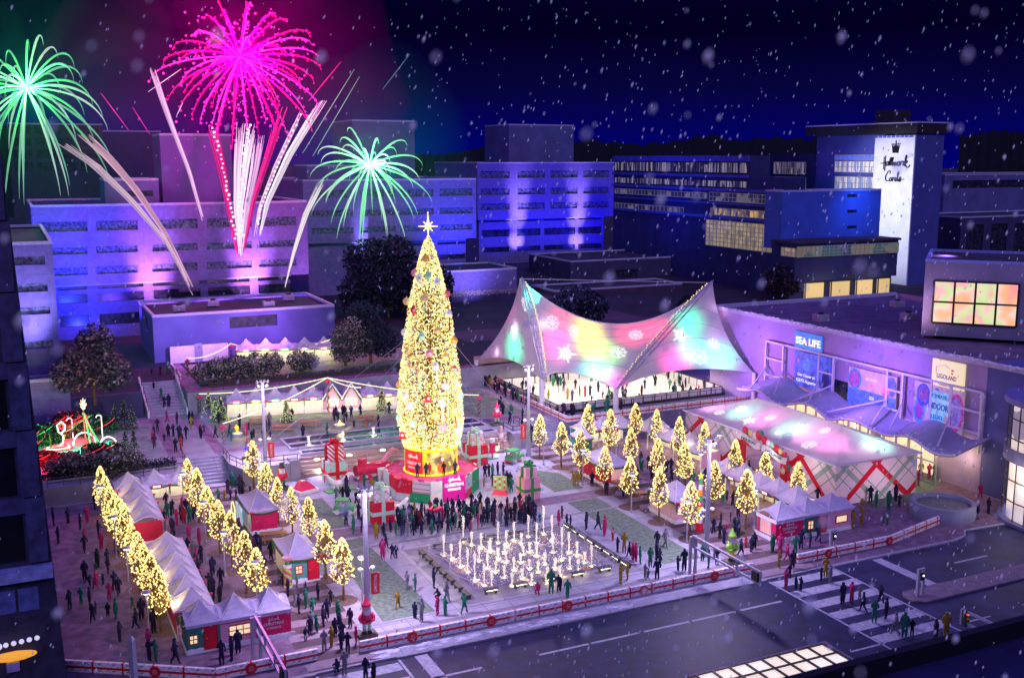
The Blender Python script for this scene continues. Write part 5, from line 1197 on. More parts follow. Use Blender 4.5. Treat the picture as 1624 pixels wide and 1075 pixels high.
giftstack(G(605,826)+Vector((0,.4,0)), 2.3, 2.1, 1.6, 1.2, m_pr, m_dia, m_ribm, 'giant red gift stack with mint bow left of the crowd', 1.0, m_ribm)
giftstack(G(840,790)+Vector((0,.3,0)), 1.9, 2.35, 1.35, 1.1, m_candys, m_pinkp, m_ribg, 'giant pink striped gift stack with green bow right of the crowd', 1.05)
def figure(P, label, kind, cols, h=3.1, plinth=True, rz=0):
    coat, skin, hat, legs = cols; t = thing('giant_figure', label, 'statue', P, rz); s = h/3.1; z0 = .28*s if plinth else 0
    def o_(name, b, m): b.v = [Vector((v.x*s, v.y*s, v.z*s+z0)) for v in b.v]; b.build(name, m, t, True)
    if plinth: b = MB(); b.box(-.75*s,.75*s,-.55*s,.55*s,0,z0); b.build('plinth', mat('olive plinth', (.14,.13,.1), .8, .2, 3), t)
    for q in (-1,1):
        b = MB(); b.tube([(q*.2,0,.08),(q*.2,0,1.1)], [.14,.17], 10); o_('leg', b, legs)
        b = MB(); b.ball((q*.22,-.1,.09), .2, 2, (.9,1.4,.6)); o_('boot', b, m_dark)
        b = MB(); b.tube([(q*.42,0,1.6),(q*.58,-.03,1.3),(q*.5,-.2,1.05),(q*.3,-.36,1.12)], [.13,.14,.12,.1], 9); b.ball((q*.26,-.38,1.13), .11, 1); o_('arm', b, coat)
    b = MB(); b.lathe([(.0,.9),(.44,.9),(.48,1.0),(.42,1.2),(.44,1.5),(.36,1.72),(.12,1.8)], 18); o_('coat', b, coat)
    b = MB(); b.lathe([(.47,1.08),(.45,1.2)], 18); o_('belt', b, m_dark)
    b = MB(); b.ball((0,0,2.04), .36, 2, (1,1,1.0)); b.ball((0,-.37,2.02), .07, 1); b.ball((-.13,-.32,2.12), .04, 1); b.ball((.13,-.32,2.12), .04, 1); o_('head', b, skin)
    b = MB(); b.ball((0,-.2,1.78), .3, 2, (1.1,.75,1.25)); b.ball((0,.04,2.14), .37, 2, (1.02,.9,.5)); o_('beard', b, m_white)
    b = MB()
    if kind == 'cone': b.lathe([(.37,2.26),(.4,2.34),(.3,2.46),(.15,2.78),(0,3.15)], 14)
    elif kind == 'top': b.lathe([(.42,2.24),(.42,2.3),(.28,2.32),(.24,2.82),(0,2.84)], 14)
    elif kind == 'tall': b.lathe([(.3,2.22),(.32,2.3),(.22,2.6),(.26,3.0),(0,3.12)], 14)
    o_('hat', b, hat)
m_skin = mat('painted skin', (.8,.55,.45), .6, .05, 3); m_sred = mat('figure red', (.8,.03,.12), .45, .08, 3); m_smint = mat('figure mint', (.45,.78,.5), .5, .06, 3); m_brn = mat('figure brown', (.45,.3,.28), .6, .1, 3); m_vio = mat('figure violet', (.3,.2,.75), .5, .1, 3)
figure(G(582,1008), 'giant santa figure in pink red coat on a plinth at the end of the barrier', 'cone', (m_sred, m_skin, m_sred, m_smint), 3.0)
figure(G(788,674,2), 'giant santa figure on the terrace edge near the rink stairs', 'cone', (m_sred, m_skin, m_sred, m_smint), 2.9)
figure(G(794,716), 'giant faded brown nutcracker figure below the terrace near the rink mast', 'tall', (m_brn, m_skin, m_brn, m_brn), 3.0)
figure(G(448,775), 'giant nutcracker figure with black hat behind the left lit trees', 'top', (m_sred, m_skin, m_dark, m_green), 3.0)
figure(G(394,728,2), 'giant violet toy soldier figure on the terrace corner', 'top', (m_vio, m_skin, mat('fur brown', (.12,.05,.03), .9, .2, 5), m_sred), 2.5)
figure(G(1160,892), 'giant elf figure in lime green with yellow legs at the right end of the barrier', 'cone', (mat('figure lime', (.35,.8,.08), .5, .06, 3), m_skin, MATS.get('figure lime') or m_green, mat('figure yellow', (.9,.75,.03), .5, .06, 3)), 3.0)
# candy drum pillar
t = thing('candy_pillar', 'giant striped candy tube pillar with pink bowl top beside the teal cabin', 'candy pillar', G(457,930))
b = MB(); b.cyl(0,0,.15,1.75,.36,20); b.build('tube', fac_mat('lime and pink spiral', lambda N, L, sx, v: mth(N, L, 'LESS_THAN', mth(N, L, 'FRACT', mth(N, L, 'ADD', mth(N, L, 'MULTIPLY', sx.outputs['Z'], 1.8), mth(N, L, 'MULTIPLY', sx.outputs['X'], 1.4))), .5), (.35,.8,.05), (.8,.05,.3)), t)
b = MB(); b.cyl(0,0,0,.15,.39,20); b.cyl(0,0,1.75,1.95,.37,20); b.build('band', m_white, t)
b = MB(); b.ball((0,0,2.15),.2,2); b.build('neck', m_ribg, t); b = MB(); b.lathe([(.1,2.3),(.3,2.4),(.45,2.65),(.36,2.62),(0,2.45)], 18); b.build('bowl', m_pinkp, t)
# toy vehicles and ornaments on the plaza
def toycar(P, rz, label, body, base, wheel, s=1.0, roof=True):
    t = thing('giant_toy_car', label, 'toy car', P, rz)
    b = MB(); b.box(-1.1*s,1.1*s,-.6*s,.6*s,.38*s,.85*s); b.box(-1.15*s,-.3*s,-.55*s,.55*s,.85*s,.9*s); b.build('body', body, t)
    b = MB(); b.box(-1.18*s,1.18*s,-.66*s,.66*s,.22*s,.378*s); b.build('chassis', base, t)
    if roof:
        b = MB()
        for x, y in ((-.25,-.5),(-.25,.5),(.85,-.5),(.85,.5)): b.box((x-.05)*s,(x+.05)*s,(y-.05)*s,(y+.05)*s,.85*s,1.45*s)
        b.box(-.38*s,.95*s,-.58*s,.58*s,1.45*s,1.58*s); b.build('cabin', body, t)
        b = MB(); b.box(.05*s,.35*s,-.4*s,.4*s,.852*s,1.15*s); b.build('seat', m_pinkp, t)
    for x in (-.68,.68):
        for y in (-.64,.64):
            b = MB(); b.at(Matrix.Translation((x*s,y*s,.28*s)) @ Matrix.Rotation(PI/2, 4, 'X')); b.cyl(0,0,-.09*s,.09*s,.28*s,14); w_ = b.build('wheel', wheel, t)
    for y in (-.35,.35): b = MB(); b.ball((-1.12*s,y*s,.65*s), .12*s, 1); b.build('headlight', m_white, t)
    return t
m_toyg = mat('toy green', (.08,.42,.12), .45, .06, 3)
toycar(G(547,813), math.radians(150), 'giant green open toy jeep on the pavement left of the red gift stack', m_toyg, m_white, m_white, .95)
toycar(G(816,732), math.radians(205), 'giant green toy van with red underside near the rink corner mast', m_toyg, m_sred, m_white, 1.0)
toycar(G(796,768), math.radians(20), 'giant red toy roadster behind the crowd right of the stage', m_sred, m_pinkp, m_white, .95, False)
t = thing('giant_toy_phone', 'giant pink red toy with sloping top on a white base beside the lit trees', 'toy', G(484,780), math.radians(20))
b = MB(); b.box(-1.25,1.25,-.9,.9,0,.4); b.build('base', m_white, t); b = MB(); b.add([(-1.0,-.75,.4),(1.0,-.75,.4),(1.0,.75,.4),(-1.0,.75,.4),(-.6,.0,1.2),(.35,.0,1.2),(.35,.6,1.2),(-.6,.6,1.2)], [[0,3,2,1],[4,5,6,7],[0,1,5,4],[1,2,6,5],[2,3,7,6],[3,0,4,7]]); b.build('body', m_sred, t)
b = MB(); b.ball((.75,-.3,.6),.2,2); b.build('knob', m_pinkp, t); b = MB(); b.box(-.4,.15,.02,.5,1.2,1.3); b.build('cap', m_pinkp, t)
t = thing('giant_toy_train', 'giant red toy locomotive with candy cane smoke left of the stage', 'toy train', G(588,757), math.radians(8))
b = MB(); b.at(Matrix.Rotation(PI/2, 4, 'Y')); b.cyl(-1.1,0,-1.9,.8,.62,16); b.at(None); b.box(.5,2.3,-.6,.6,.5,1.7); b.build('boiler', m_sred, t)
b = MB(); b.cyl(-1.0,0,1.6,2.3,.5,14); b.cyl(-1.0,0,2.3,2.4,.56,14); b.build('funnel', m_sred, t)
b = MB(); b.tube([(1.6,0,1.6),(2.3,0,2.4),(2.9,0,2.9),(3.4,0,2.7),(3.3,0,2.2)], [.3,.3,.28,.24,.15], 10); b.build('candy_cane', m_candys, t)
b = MB(); b.box(-2.0,2.3,-.7,.7,.28,.5); b.build('skirt', m_white, t)
for x in (-1.5,-.4,.7,1.8):
    for y in (-.66,.66): b = MB(); b.at(Matrix.Translation((x,y,.3)) @ Matrix.Rotation(PI/2, 4, 'X')); b.cyl(0,0,-.08,.08,.3,12); b.build('wheel', m_sred, t)
t = thing('giant_rocking_toy', 'giant white toy dragon with red mane on a green base by the gift stack', 'toy', G(538,777), math.radians(10))
b = MB(); b.box(-1.6,1.6,-.7,.7,0,.14); b.build('base', m_toyg, t)
b = MB(); b.tube([(-1.9,0,2.1),(-1.5,0,2.0),(-1.0,0,1.2),(-.4,0,.8),(.4,0,.85),(.9,0,1.3),(1.2,0,1.75),(1.6,0,1.6),(1.8,0,1.35)], [.06,.15,.32,.42,.42,.32,.22,.24,.1], 10)
for x in (-.7,-.2,.3,.7): b.tube([(x,0,.8),(x,0,.16)], [.22,.2], 8)
b.build('body', m_white, t, True)
b = MB(); b.tube([(-1.9,0,2.2),(-1.5,0,2.15),(-1.05,0,1.48),(-.4,0,1.18),(.4,0,1.23),(.85,0,1.6),(1.15,0,1.96),(1.5,0,1.84)], .1, 6); b.build('mane', m_sred, t)
t = thing('giant_candy_dispenser', 'giant red candy dispenser with white head on a green foot', 'toy', G(781,727))
b = MB(); b.box(-.6,.6,-.35,.35,0,.12); b.build('foot', m_toyg, t); b = MB(); b.box(-.32,.32,-.24,.24,.7,2.0); b.build('body', m_sred, t); b = MB(); b.cyl(0,0,.12,.7,.12,8); b.build('stem', m_candys, t); b = MB(); b.box(-.27,.27,-.25,.25,2.004,2.5); b.ball((0,-.28,2.25),.08,1); b.build('head', m_white, t)
t = thing('giant_counter_game', 'giant green upright game board with round holes behind the crowd', 'toy', G(793,783), math.radians(-35))
b = MB(); b.box(-.75,.75,-.08,.08,.5,2.0); b.build('frame', mat('lime frame', (.35,.7,.12), .5, .05, 2), t)
for i in range(3):
    for j in range(4): b = MB().at(face_mat((-.5+i*.5,-.085,.75+j*.33), (1,0,0))); b.prism([(.13*math.cos(k*PI/6), .13*math.sin(k*PI/6)) for k in range(12)], 0, .02); b.build('counter', [m_sred, m_white][(i+j) % 2], t)
t['x'] = 0; b = MB(); b.add([(-.9,-.5,0),(.9,-.5,0),(.9,.5,0),(-.9,.5,0),(-.5,-.1,.5),(.5,-.1,.5),(.5,.1,.5),(-.5,.1,.5)], [[0,3,2,1],[4,5,6,7],[0,1,5,4],[1,2,6,5],[2,3,7,6],[3,0,4,7]]); b.build('stand', m_sred, t)
t = thing('giant_toy_box', 'giant open red and white toy box in the middle of the crowd', 'toy', G(690,822), math.radians(25))
b = MB(); b.box(-.6,.6,-.45,.45,0,.8); b.build('box', m_white, t); b = MB(); b.box(-.7,.7,-.5,.5,.804,1.15); b.build('lid', m_sred, t); b = MB(); b.ball((0,0,1.3),.22,2); b.build('knob', m_toyg, t)
t = thing('giant_candy_pile', 'giant white rocking toy with candy cane trim at the left front of the stage', 'toy', G(632,814), math.radians(5))
b = MB(); b.tube([(-1.1,0,.9),(-.7,0,.8),(-.2,0,.6),(.5,0,.75),(.8,0,1.3),(1.1,0,1.5)], [.15,.3,.4,.38,.25,.12], 9); b.build('body', m_white, t, True)
b = MB(); b.tube([(-1.2,-.3,.35),(-.6,-.3,.1),(.3,-.3,.08),(1.1,-.3,.3)], .09, 6); b.tube([(-1.2,.3,.35),(-.6,.3,.1),(.3,.3,.08),(1.1,.3,.3)], .09, 6); b.build('rocker', m_candys, t)
b = MB(); b.ball((-.2,-.32,.7),.2,1); b.ball((.4,-.34,.9),.15,1); b.build('trim', m_pg, t)
t = thing('giant_present_card', 'giant pale gift box with a green bow tie behind the red gift stack', 'gift box', G(611,768))
b = MB(); b.box(-.7,.7,-.5,.5,0,1.9); b.build('box', m_spk, t); b = MB()
for s_ in (-1,1): b.add([(0,-.52,1.45),(s_*.35,-.52,1.7),(s_*.35,-.52,1.2)], [[0,1,2]])
b.ball((0,-.52,1.45),.09,1); b.build('bow', m_pg, t)
t = thing('toy_totem', 'tall stacked toy totem with a yellow star beside the right mast', 'totem', G(1109,842))
cs = [(m_pr,.34),(m_white,.3),(mat('totem blue', (.1,.3,.7), .5, .05, 2),.3),(mat('totem yellow', (.9,.7,.05), .5, .05, 2),.3),(m_sred,.28),(m_toyg,.26),(mat('totem orange', (.9,.35,.05), .5, .05, 2),.24),(m_white,.22),(m_toyg,.18)]
z = 0
for i, (mm, rr_) in enumerate(cs): b = MB(); hh = .55 if i else .9; b.cyl(0,0,z,z+hh-.005,rr_,12); b.build('block', mm, t); z += hh
b = MB()
for k in range(5): a = PI/2+k*2*PI/5; b.tube([(0,0,z+.3),(.4*math.cos(a),0,z+.3+.4*math.sin(a))], [.14,.02], 5)
b.build('star', glow('totem star', (1,.8,.05), 1.0), t)
# ================================================================== MARKET STALLS
LITN = [0]
def canopy_mesh(x0, x1, y0, y1, ze, zp, ov=.18, join=None):
    b = MB(); cx_, cy_ = (x0+x1)/2, (y0+y1)/2; hx, hy = (x1-x0)/2+(.01 if join == 'EW' else ov), (y1-y0)/2+(.01 if join == 'NS' else ov)
    jw = lambda ex, ey: 0 if not join else (max(0, abs(ey)-abs(ex)) if join == 'NS' else max(0, abs(ex)-abs(ey)))*.5*(zp-ze)
    vs = [(cx_, cy_, zp)]; ring = 20; L_ = 5
    def edge(k):
        q = k/ring*4; s_ = int(q) % 4; f = q-int(q)
        c = [(-1,-1),(1,-1),(1,1),(-1,1),(-1,-1)]; a, d = c[s_], c[s_+1]
        return a[0]+(d[0]-a[0])*f, a[1]+(d[1]-a[1])*f
    for j in range(1, L_+1):
        t_ = j/L_
        for k in range(ring):
            ex, ey = edge(k); corner = abs(ex*ey); z = ze+(zp-ze)*(1-t_)**1.55+.06*math.sin(PI*t_)*(corner-.5)+jw(ex, ey)*t_**1.5
            vs.append((cx_+ex*hx*t_, cy_+ey*hy*t_, z))
    o = 1+(L_-1)*ring
    for k in range(ring): ex, ey = edge(k); q_ = jw(ex, ey); vs.append((cx_+ex*hx, cy_+ey*hy, ze-.22 if q_ < .02 else ze+q_-.12))
    fs = [[0, 1+k, 1+(k+1)%ring] for k in range(ring)]
    for j in range(L_): 
        a = 1+j*ring
        for k in range(ring): fs.append([a+k, a+ring+k, a+ring+(k+1)%ring, a+(k+1)%ring])
    b.add(vs, fs); return b
def stall(x0, x1, y0, y1, z, label, group, walls, ze=2.3, zp=3.65, garland='S', sign=None, lit=True, rot=None, power=70, cat='market stall', gable=None, join=None):
    """rectangular marquee bay; walls = {side: material}; open sides are left out"""
    cx_, cy_ = (x0+x1)/2, (y0+y1)/2
    t = thing('market_stall', label, cat, (cx_, cy_, z), rot or 0, group)
    a, c = (x1-x0)/2, (y1-y0)/2
    if gable is None:
        canopy_mesh(-a, a, -c, c, ze, zp, .18, join).build('canopy', m_canopy, t)
        b = MB()
        for sx_ in (-1,1):
            for sy_ in (-1,1): b.tube([(sx_*(a+.18)*q, sy_*(c+.18)*q, ze+(zp-ze)*(1-q)**1.55+.05) for q in (0,.2,.4,.6,.8,1)], .028, 4)
        tag(b.build('ridge_seam', m_white, t), kind='stuff')
    else:
        b = MB(); b.add([(-a-.1,-c-.3,ze),(a+.1,-c-.3,ze),(0,-c-.3,zp),(-a-.1,c,ze),(a+.1,c,ze),(0,c,zp)], [[0,2,5,3],[2,1,4,5],[3,5,4]]); b.build('canopy', m_canopy, t)
        b = MB(); b.prism([(-a,0),(a,0),(0,0.001)], 0, .01) if 0 else None
        b = MB(); b.add([(-a,-c-.02,ze-.2),(a,-c-.02,ze-.2),(0,-c-.02,zp-.12)], [[0,1,2]]); b.build('gable', gable, t)
        b = MB()
        for s_ in (-1,1): b.bar((s_*(a+.15),-c-.3,ze-.1),(0,-c-.3,zp+.05),.14)
        b.build('snowy_verge', m_snow, t)
        b = MB()
        for s_ in (-1,1): b.tube([(s_*(a-.05),-c-.3,ze-.25),(0,-c-.3,zp-.15)], .09, 6)
        b.build('garland', m_gard, t)
    W_ = {'S': (-a, a, -c, -c+.06), 'N': (-a, a, c-.06, c), 'W': (-a, -a+.06, -c+.06, c-.06), 'E': (a-.06, a, -c+.06, c-.06)}
    for k, mm in walls.items():
        q = W_[k]; b = MB(); b.box(q[0], q[1], q[2], q[3], .02, ze-.02); b.build('wall', mm, t)
        if mm not in (m_cream, m_white):
            b = MB(); sx_ = {'S': (-a-.02, a+.02, -c-.05, -c-.004), 'N': (-a,a,c+.004,c+.05), 'W': (-a-.05,-a-.004,-c,c), 'E': (a+.004,a+.05,-c,c)}[k]
            b.box(*sx_, .0, .3)
            n_ = 9
            for i in range(n_):
                u = i/(n_-1)
                if k in 'SN': x = -a+2*a*u; b.ball((x, (sx_[2]+sx_[3])/2, .3), .1+.1*abs(math.sin(i*1.7)), 1, (1.9,.12,.8))
                else: y = -c+2*c*u; b.ball(((sx_[0]+sx_[1])/2, y, .3), .1+.1*abs(math.sin(i*1.7)), 1, (.12,1.9,.8))
            b.build('snow_skirt', m_snow, t)
    for sx_ in (-1,1):
        for sy_ in (-1,1): b = MB(); b.cyl(sx_*(a-.05), sy_*(c-.05), 0, ze-.01, .045, 6); b.build('post', m_white, t)
    if garland:
        b = MB()
        for side in garland:
            P0, P1 = {'S': ((-a,-c-.22),(a,-c-.22)), 'W': ((-a-.22,c),(-a-.22,-c)), 'E': ((a+.22,-c),(a+.22,c)), 'N': ((a,c+.22),(-a,c+.22))}[side]
            pts = [(P0[0]+(P1[0]-P0[0])*k/8, P0[1]+(P1[1]-P0[1])*k/8, ze-.12-.16*math.sin(PI*k/8)) for k in range(9)]
            b.tube(pts, .09, 6)
            for P_ in (P0,): b.tube([(P_[0],P_[1],ze-.1),(P_[0],P_[1],ze-1.0)], [.1,.05], 6)
        b.build('garland', m_gard, t)
        b = MB(); P0 = {'S': (-a,-c-.26), 'W': (-a-.26,c), 'E': (a+.26,-c), 'N': (a,c+.26)}[garland[0]]; b.ball((P0[0]-.09,P0[1],ze-.05),.12,1); b.ball((P0[0]+.09,P0[1],ze-.05),.12,1); b.build('bow', m_sred, t)
    if sign is not None:
        side = garland[0] if garland else 'S'
        M = {'S': face_mat((0,-c-.3,ze-.05),(1,0,0)), 'W': face_mat((-a-.3,0,ze-.05),(0,-1,0)), 'E': face_mat((a+.3,0,ze-.05),(0,1,0))}[side]
        b = MB().at(M); w_ = .95; b.prism([(-w_/2,-.2),(w_/2,-.2),(w_/2+.08,0),(w_/2,.2),(-w_/2,.2),(-w_/2-.08,0)], 0, .06); s_ = b.build('sign', sign, t)
        b = MB().at(M); b.box(-w_/2+.08, w_/2-.08, -.12, .12, .062, .075); b.build('sign_face', glow('sign face', (1,.96,.93), .9), s_)
    if lit: lamp('POINT', (cx_, cy_, z+1.75), power, (1,.88,.66), .12)
    return t
G1 = 'white marquee bays of the left market'; G2 = 'white marquee bays of the right market'; G3 = 'white stalls of the terrace market'; G4 = 'white stalls of the upper garden market'
sgn = [m_sred, mat('sign yellow', (.9,.65,.05), .5, .05, 2, emit=.3), mat('sign green', (.05,.5,.2), .5, .05, 2, emit=.3), m_mag]
NT = ['farthest','second farthest','third farthest','fourth farthest','fifth farthest','second nearest','nearest']
# left market: back row
stall(8.4,11.0,112.6,115.6,0,'white marquee bay at the outer back corner of the left market',G1,{'N':m_cream,'W':m_mag},garland='S')
stall(11.02,13.6,112.6,115.6,0,'lit white stall with a pink framed sign at the back of the left market',G1,{'N':m_cream},sign=m_mag,power=120,join='EW')
stall(13.62,16.2,112.6,115.6,0,'lit white stall with a white sign at the back right of the left market',G1,{'N':m_cream,'E':m_cream},sign=m_white,power=120,join='EW')
for i in range(4): y1 = 112.5-i*2.85; stall(8.7,11.4,y1-2.83,y1,0,'white marquee bay, %s of the upper left row'%['farthest','second','third','nearest'][i] if i < 3 else 'white marquee bay with a red end wall facing the road',G1,dict({'W':m_mag},**({'S':m_red} if i == 3 else {})),garland='E',power=45,join='NS')
for i in range(6): y1 = 95.0-i*2.68; stall(9.5,12.2,y1-2.66,y1,0,'white marquee bay with magenta outer wall, %s of the long left row'%['farthest','second farthest','third farthest','third nearest','second nearest','nearest'][i],G1,{'W':[m_mag,m_red][i%2],**({'N':m_mag} if i == 0 else {})},garland='E',power=45,join='NS')
th = stall(9.8,12.25,76.25,78.9,0,'dark green house bay with a red door and a small window at the left corner',G1,{'S':m_green,'W':mat('slate green wall', (.06,.14,.16), .6, .15, 2)},garland='W',lit=False,join='EW')
def window(par, M, w, h, mf, grid=(2,2), glass=None):
    b = MB().at(M); t_ = .08
    b.box(-w/2-t_, w/2+t_, h/2, h/2+t_, 0, .07); b.box(-w/2-t_, w/2+t_, -h/2-t_, -h/2, 0, .07); b.box(-w/2-t_, -w/2, -h/2, h/2, 0, .07); b.box(w/2, w/2+t_, -h/2, h/2, 0, .07)
    for i in range(1, grid[0]): x = -w/2+w*i/grid[0]; b.box(x-.03, x+.03, -h/2, h/2, .02, .06)
    for j in range(1, grid[1]): y = -h/2+h*j/grid[1]; b.box(-w/2, w/2, y-.03, y+.03, .02, .055)
    o = b.build('window', mf, par); b = MB().at(M); b.box(-w/2, w/2, -h/2, h/2, .001, .02); b.build('pane', glass or glow('amber pane', (1,.8,.5), .8), o)
def door(par, M, w=.85, h=1.85):
    b = MB().at(M); b.box(-w/2-.1, w/2+.1, 0, h+.1, 0, .06); b.build('door_frame', mat('deep red frame', (.45,.01,.02), .5, .1, 2), par)
    b = MB().at(M); b.box(-w/2, w/2, .02, h, .061, .11); o = b.build('door', m_pr, par); b = MB().at(M); b.ball((-w/2+.13, h*.5, .14), .06, 1); b.build('handle', m_toyg, o)
F = lambda x, y, z: face_mat((x, y, z), (1,0,0))
window(th, F(-.72,-1.335,1.15), .5, .6, m_pr); door(th, F(.5,-1.345,.2))
tp = stall(12.27,14.85,76.2,78.9,0,'pink boarded house bay with a wide red window in the left market',G1,{'S':m_pink},garland=None,lit=False,join='EW')
b = MB(); b.box(-1.3,1.3,-1.44,-1.36,1.95,2.28); b.build('fascia', m_mag, tp); window(tp, F(.1,-1.36,1.3), 1.5, .75, m_pr, (3,2))
tm = stall(14.87,17.5,76.15,78.9,0,'magenta house bay with white Christmas lettering in the left market',G1,{'S':m_mag,'E':m_mag},garland=None,lit=False,join='EW')
def xmas(par, y, z, s=1.0):
    b = MB(); M = F(0,y,z) @ Matrix.Translation((0,0,.02)); script_word(b, M @ Matrix.Translation((0,.33*s,0)), .8*s, 24, .02); put_text(b, 'CHRISTMAS', M @ Matrix.Translation((0,.05*s,0)), 1.35*s, .27*s, .01, .02); put_text(b, 'EXPERIENCE', M @ Matrix.Translation((0,-.24*s,0)), .95*s, .19*s, .01, .015); b.build('lettering', m_white, par)
xmas(tm, -1.39, 1.25, 1.15)
b = MB(); b.box(-1.3,1.3,-1.47,-1.39,2.0,2.28); b.build('snowy_fascia', m_snow, tm); b = MB(); b.box(-.8,.9,-1.5,-1.472,2.1,2.27); b.build('green_trim', m_green, tm)
b = MB(); b.box(-1.25,1.25,-1.43,-1.36,2.18,2.3)
for k in range(6): b.ball((-1.1+k*.44,-1.42,2.15),.07,1)
b.build('icicle_trim', m_snow, th)
# right corner house
th = stall(63.8,67.1,76.15,79.0,0,'magenta corner house with white Christmas lettering beside the crosswalk',G2,{'S':m_mag,'W':m_mag},garland=None,lit=False,ze=2.25,zp=3.55,join='EW')
xmas(th, -1.47, 1.2, 1.25); window(th, face_mat((-1.67,0,1.2),(0,-1,0)), 1.4, 1.1, m_white, (4,1), mat('peach pane', (.85,.4,.3), .5, .1, 2, emit=.4))
b = MB(); b.box(-1.68,1.66,-1.55,-1.47,1.9,2.22); b.box(-1.76,-1.68,-1.5,1.4,1.9,2.22); b.build('snowy_fascia', m_snow, th); b = MB(); b.box(-1.5,.9,-1.58,-1.552,2.05,2.22); b.build('green_trim', m_green, th)
th = stall(67.12,70.1,76.15,79.0,0,'green house bay with a red door between the magenta and pink walls on the right',G2,{'S':m_green},garland=None,lit=False,ze=2.25,zp=3.55,join='EW')
window(th, F(-.65,-1.45,1.2), .6, .75, m_pr); door(th, F(.75,-1.46,.2), .95, 1.9)
b = MB(); b.box(-1.45,1.45,-1.52,-1.47,2.12,2.24); b.build('icicle_trim', m_snow, th)
th = stall(70.12,73.3,76.15,79.0,0,'pale pink house bay with a wide window at the right end of the corner house',G2,{'S':m_pink,'E':m_pink},garland=None,lit=False,ze=2.25,zp=3.55,join='EW')
window(th, F(.1,-1.45,1.25), 1.3, .6, m_pr, (1,1)); b = MB(); b.box(-1.5,1.55,-1.52,-1.46,1.98,2.24); b.build('fascia', m_mag, th)
for i in range(5): y1 = 93.2-i*2.82; stall(68.5,71.4,y1-2.8,y1,0,'lit white bay facing left in front of the plaid tent, %s'%['farthest','second farthest','middle one','second nearest','nearest the house'][i],G2,{'E':m_cream},garland='W',sign=m_mag if i in (1,3) else None,power=110,join='NS')
for i in range(3): x0 = 63.0+i*2.6; stall(x0,x0+2.58,112.6,115.4,0,'white bay under the rink wall, %s'%['with the green end wall','in the middle','at the right'][i],G2,{'N':m_cream,**({'W':m_green} if i == 0 else {})},garland='S',power=110,join='EW')
stall(61.6,62.98,109.8,112.4,0,'small green walled booth at the left end of the rink wall row',G2,{'S':m_green,'W':m_green},garland='S',lit=False)
for i in range(5): y1 = 112.4-i*2.85; stall(70.8,73.6,y1-2.83,y1,0,'lit white bay in the bending row by the plaid tent, %s'%['farthest','second farthest','middle','second nearest','pink end wall'][i],G2,{'E':m_cream,**({'S':m_pink} if i == 4 else {})},garland='W',power=110,join='NS')
# free standing cabins
def cabin(x0, x1, y0, y1, label, walls, ze=2.35, zp=3.9, **k):
    return stall(x0,x1,y0,y1,0,label,None,walls,ze,zp-.2,garland='SW',lit=False,cat='cabin',**k)
t = cabin(19.4,22.0,99.6,105.4,'red cabin with a blue snow scene panel between the left tree rows',{'S':m_mag,'W':m_white,'E':m_red,'N':m_red})
b = MB(); b.box(-1.9,-1.8,-1.3,1.6,.6,2.2); b.build('snow_scene_panel', mat('snow scene blue', (.2,.5,.8), .6, .5, 1.5, emit=.25, col2=(.75,.88,.95)), t)
t = thing('gold_ring_sign', 'gold ring shaped light beside the red cabin snow panel', 'light ring', G(371,835)); b = MB(); b.tube([(.0,.9*math.cos(k*PI/12),1.6+.95*math.sin(k*PI/12)) for k in range(25)], .06, 6, False); b.cyl(0,0,0,.66,.06,6); b.build('ring', glow('gold ring', (1,.8,.3), 1.3), t)
t = cabin(19.8,22.4,86.0,91.2,'teal cabin with red door and window beside the candy pillar',{'S':mat('teal boards', (.1,.42,.34), .6, .1, 2, stretch=(1,1,6)),'W':m_cream,'E':m_green,'N':m_green})
window(t, F(-.5,-2.62,1.25), .5, .62, m_pr); door(t, F(.75,-2.63,.2)); 
for s_ in (-1,1): b = MB(); b.ball((s_*1.4,-2.85,2.2),.14,1); b.ball((s_*1.4+.14,-2.85,2.32),.12,1); b.ball((s_*1.4-.14,-2.85,2.32),.12,1); b.build('red_bow', m_pr, t)
t = cabin(58.0,61.1,98.1,104.0,'red cabin with pale window shutters beside the right lawn',{'S':m_red,'W':m_red,'E':m_red,'N':m_red}); window(t, F(.15,-2.97,1.2), 1.7, 1.2, m_white, (3,1), mat('peach shutter', (.85,.42,.3), .6, .1, 2, emit=.3))
t = cabin(58.2,61.5,84.6,89.3,'pale pink kiosk with red trim in front of the right market',{'S':m_pink,'W':mat('blush brick', (.85,.55,.6), .7, .12, 3),'E':m_pink,'N':m_pink}); b = MB(); b.box(-1.7,1.7,-2.48,-2.4,2.0,2.12); b.box(-1.78,-1.7,-2.4,2.4,2.0,2.12); b.build('red_trim', m_mag, t)
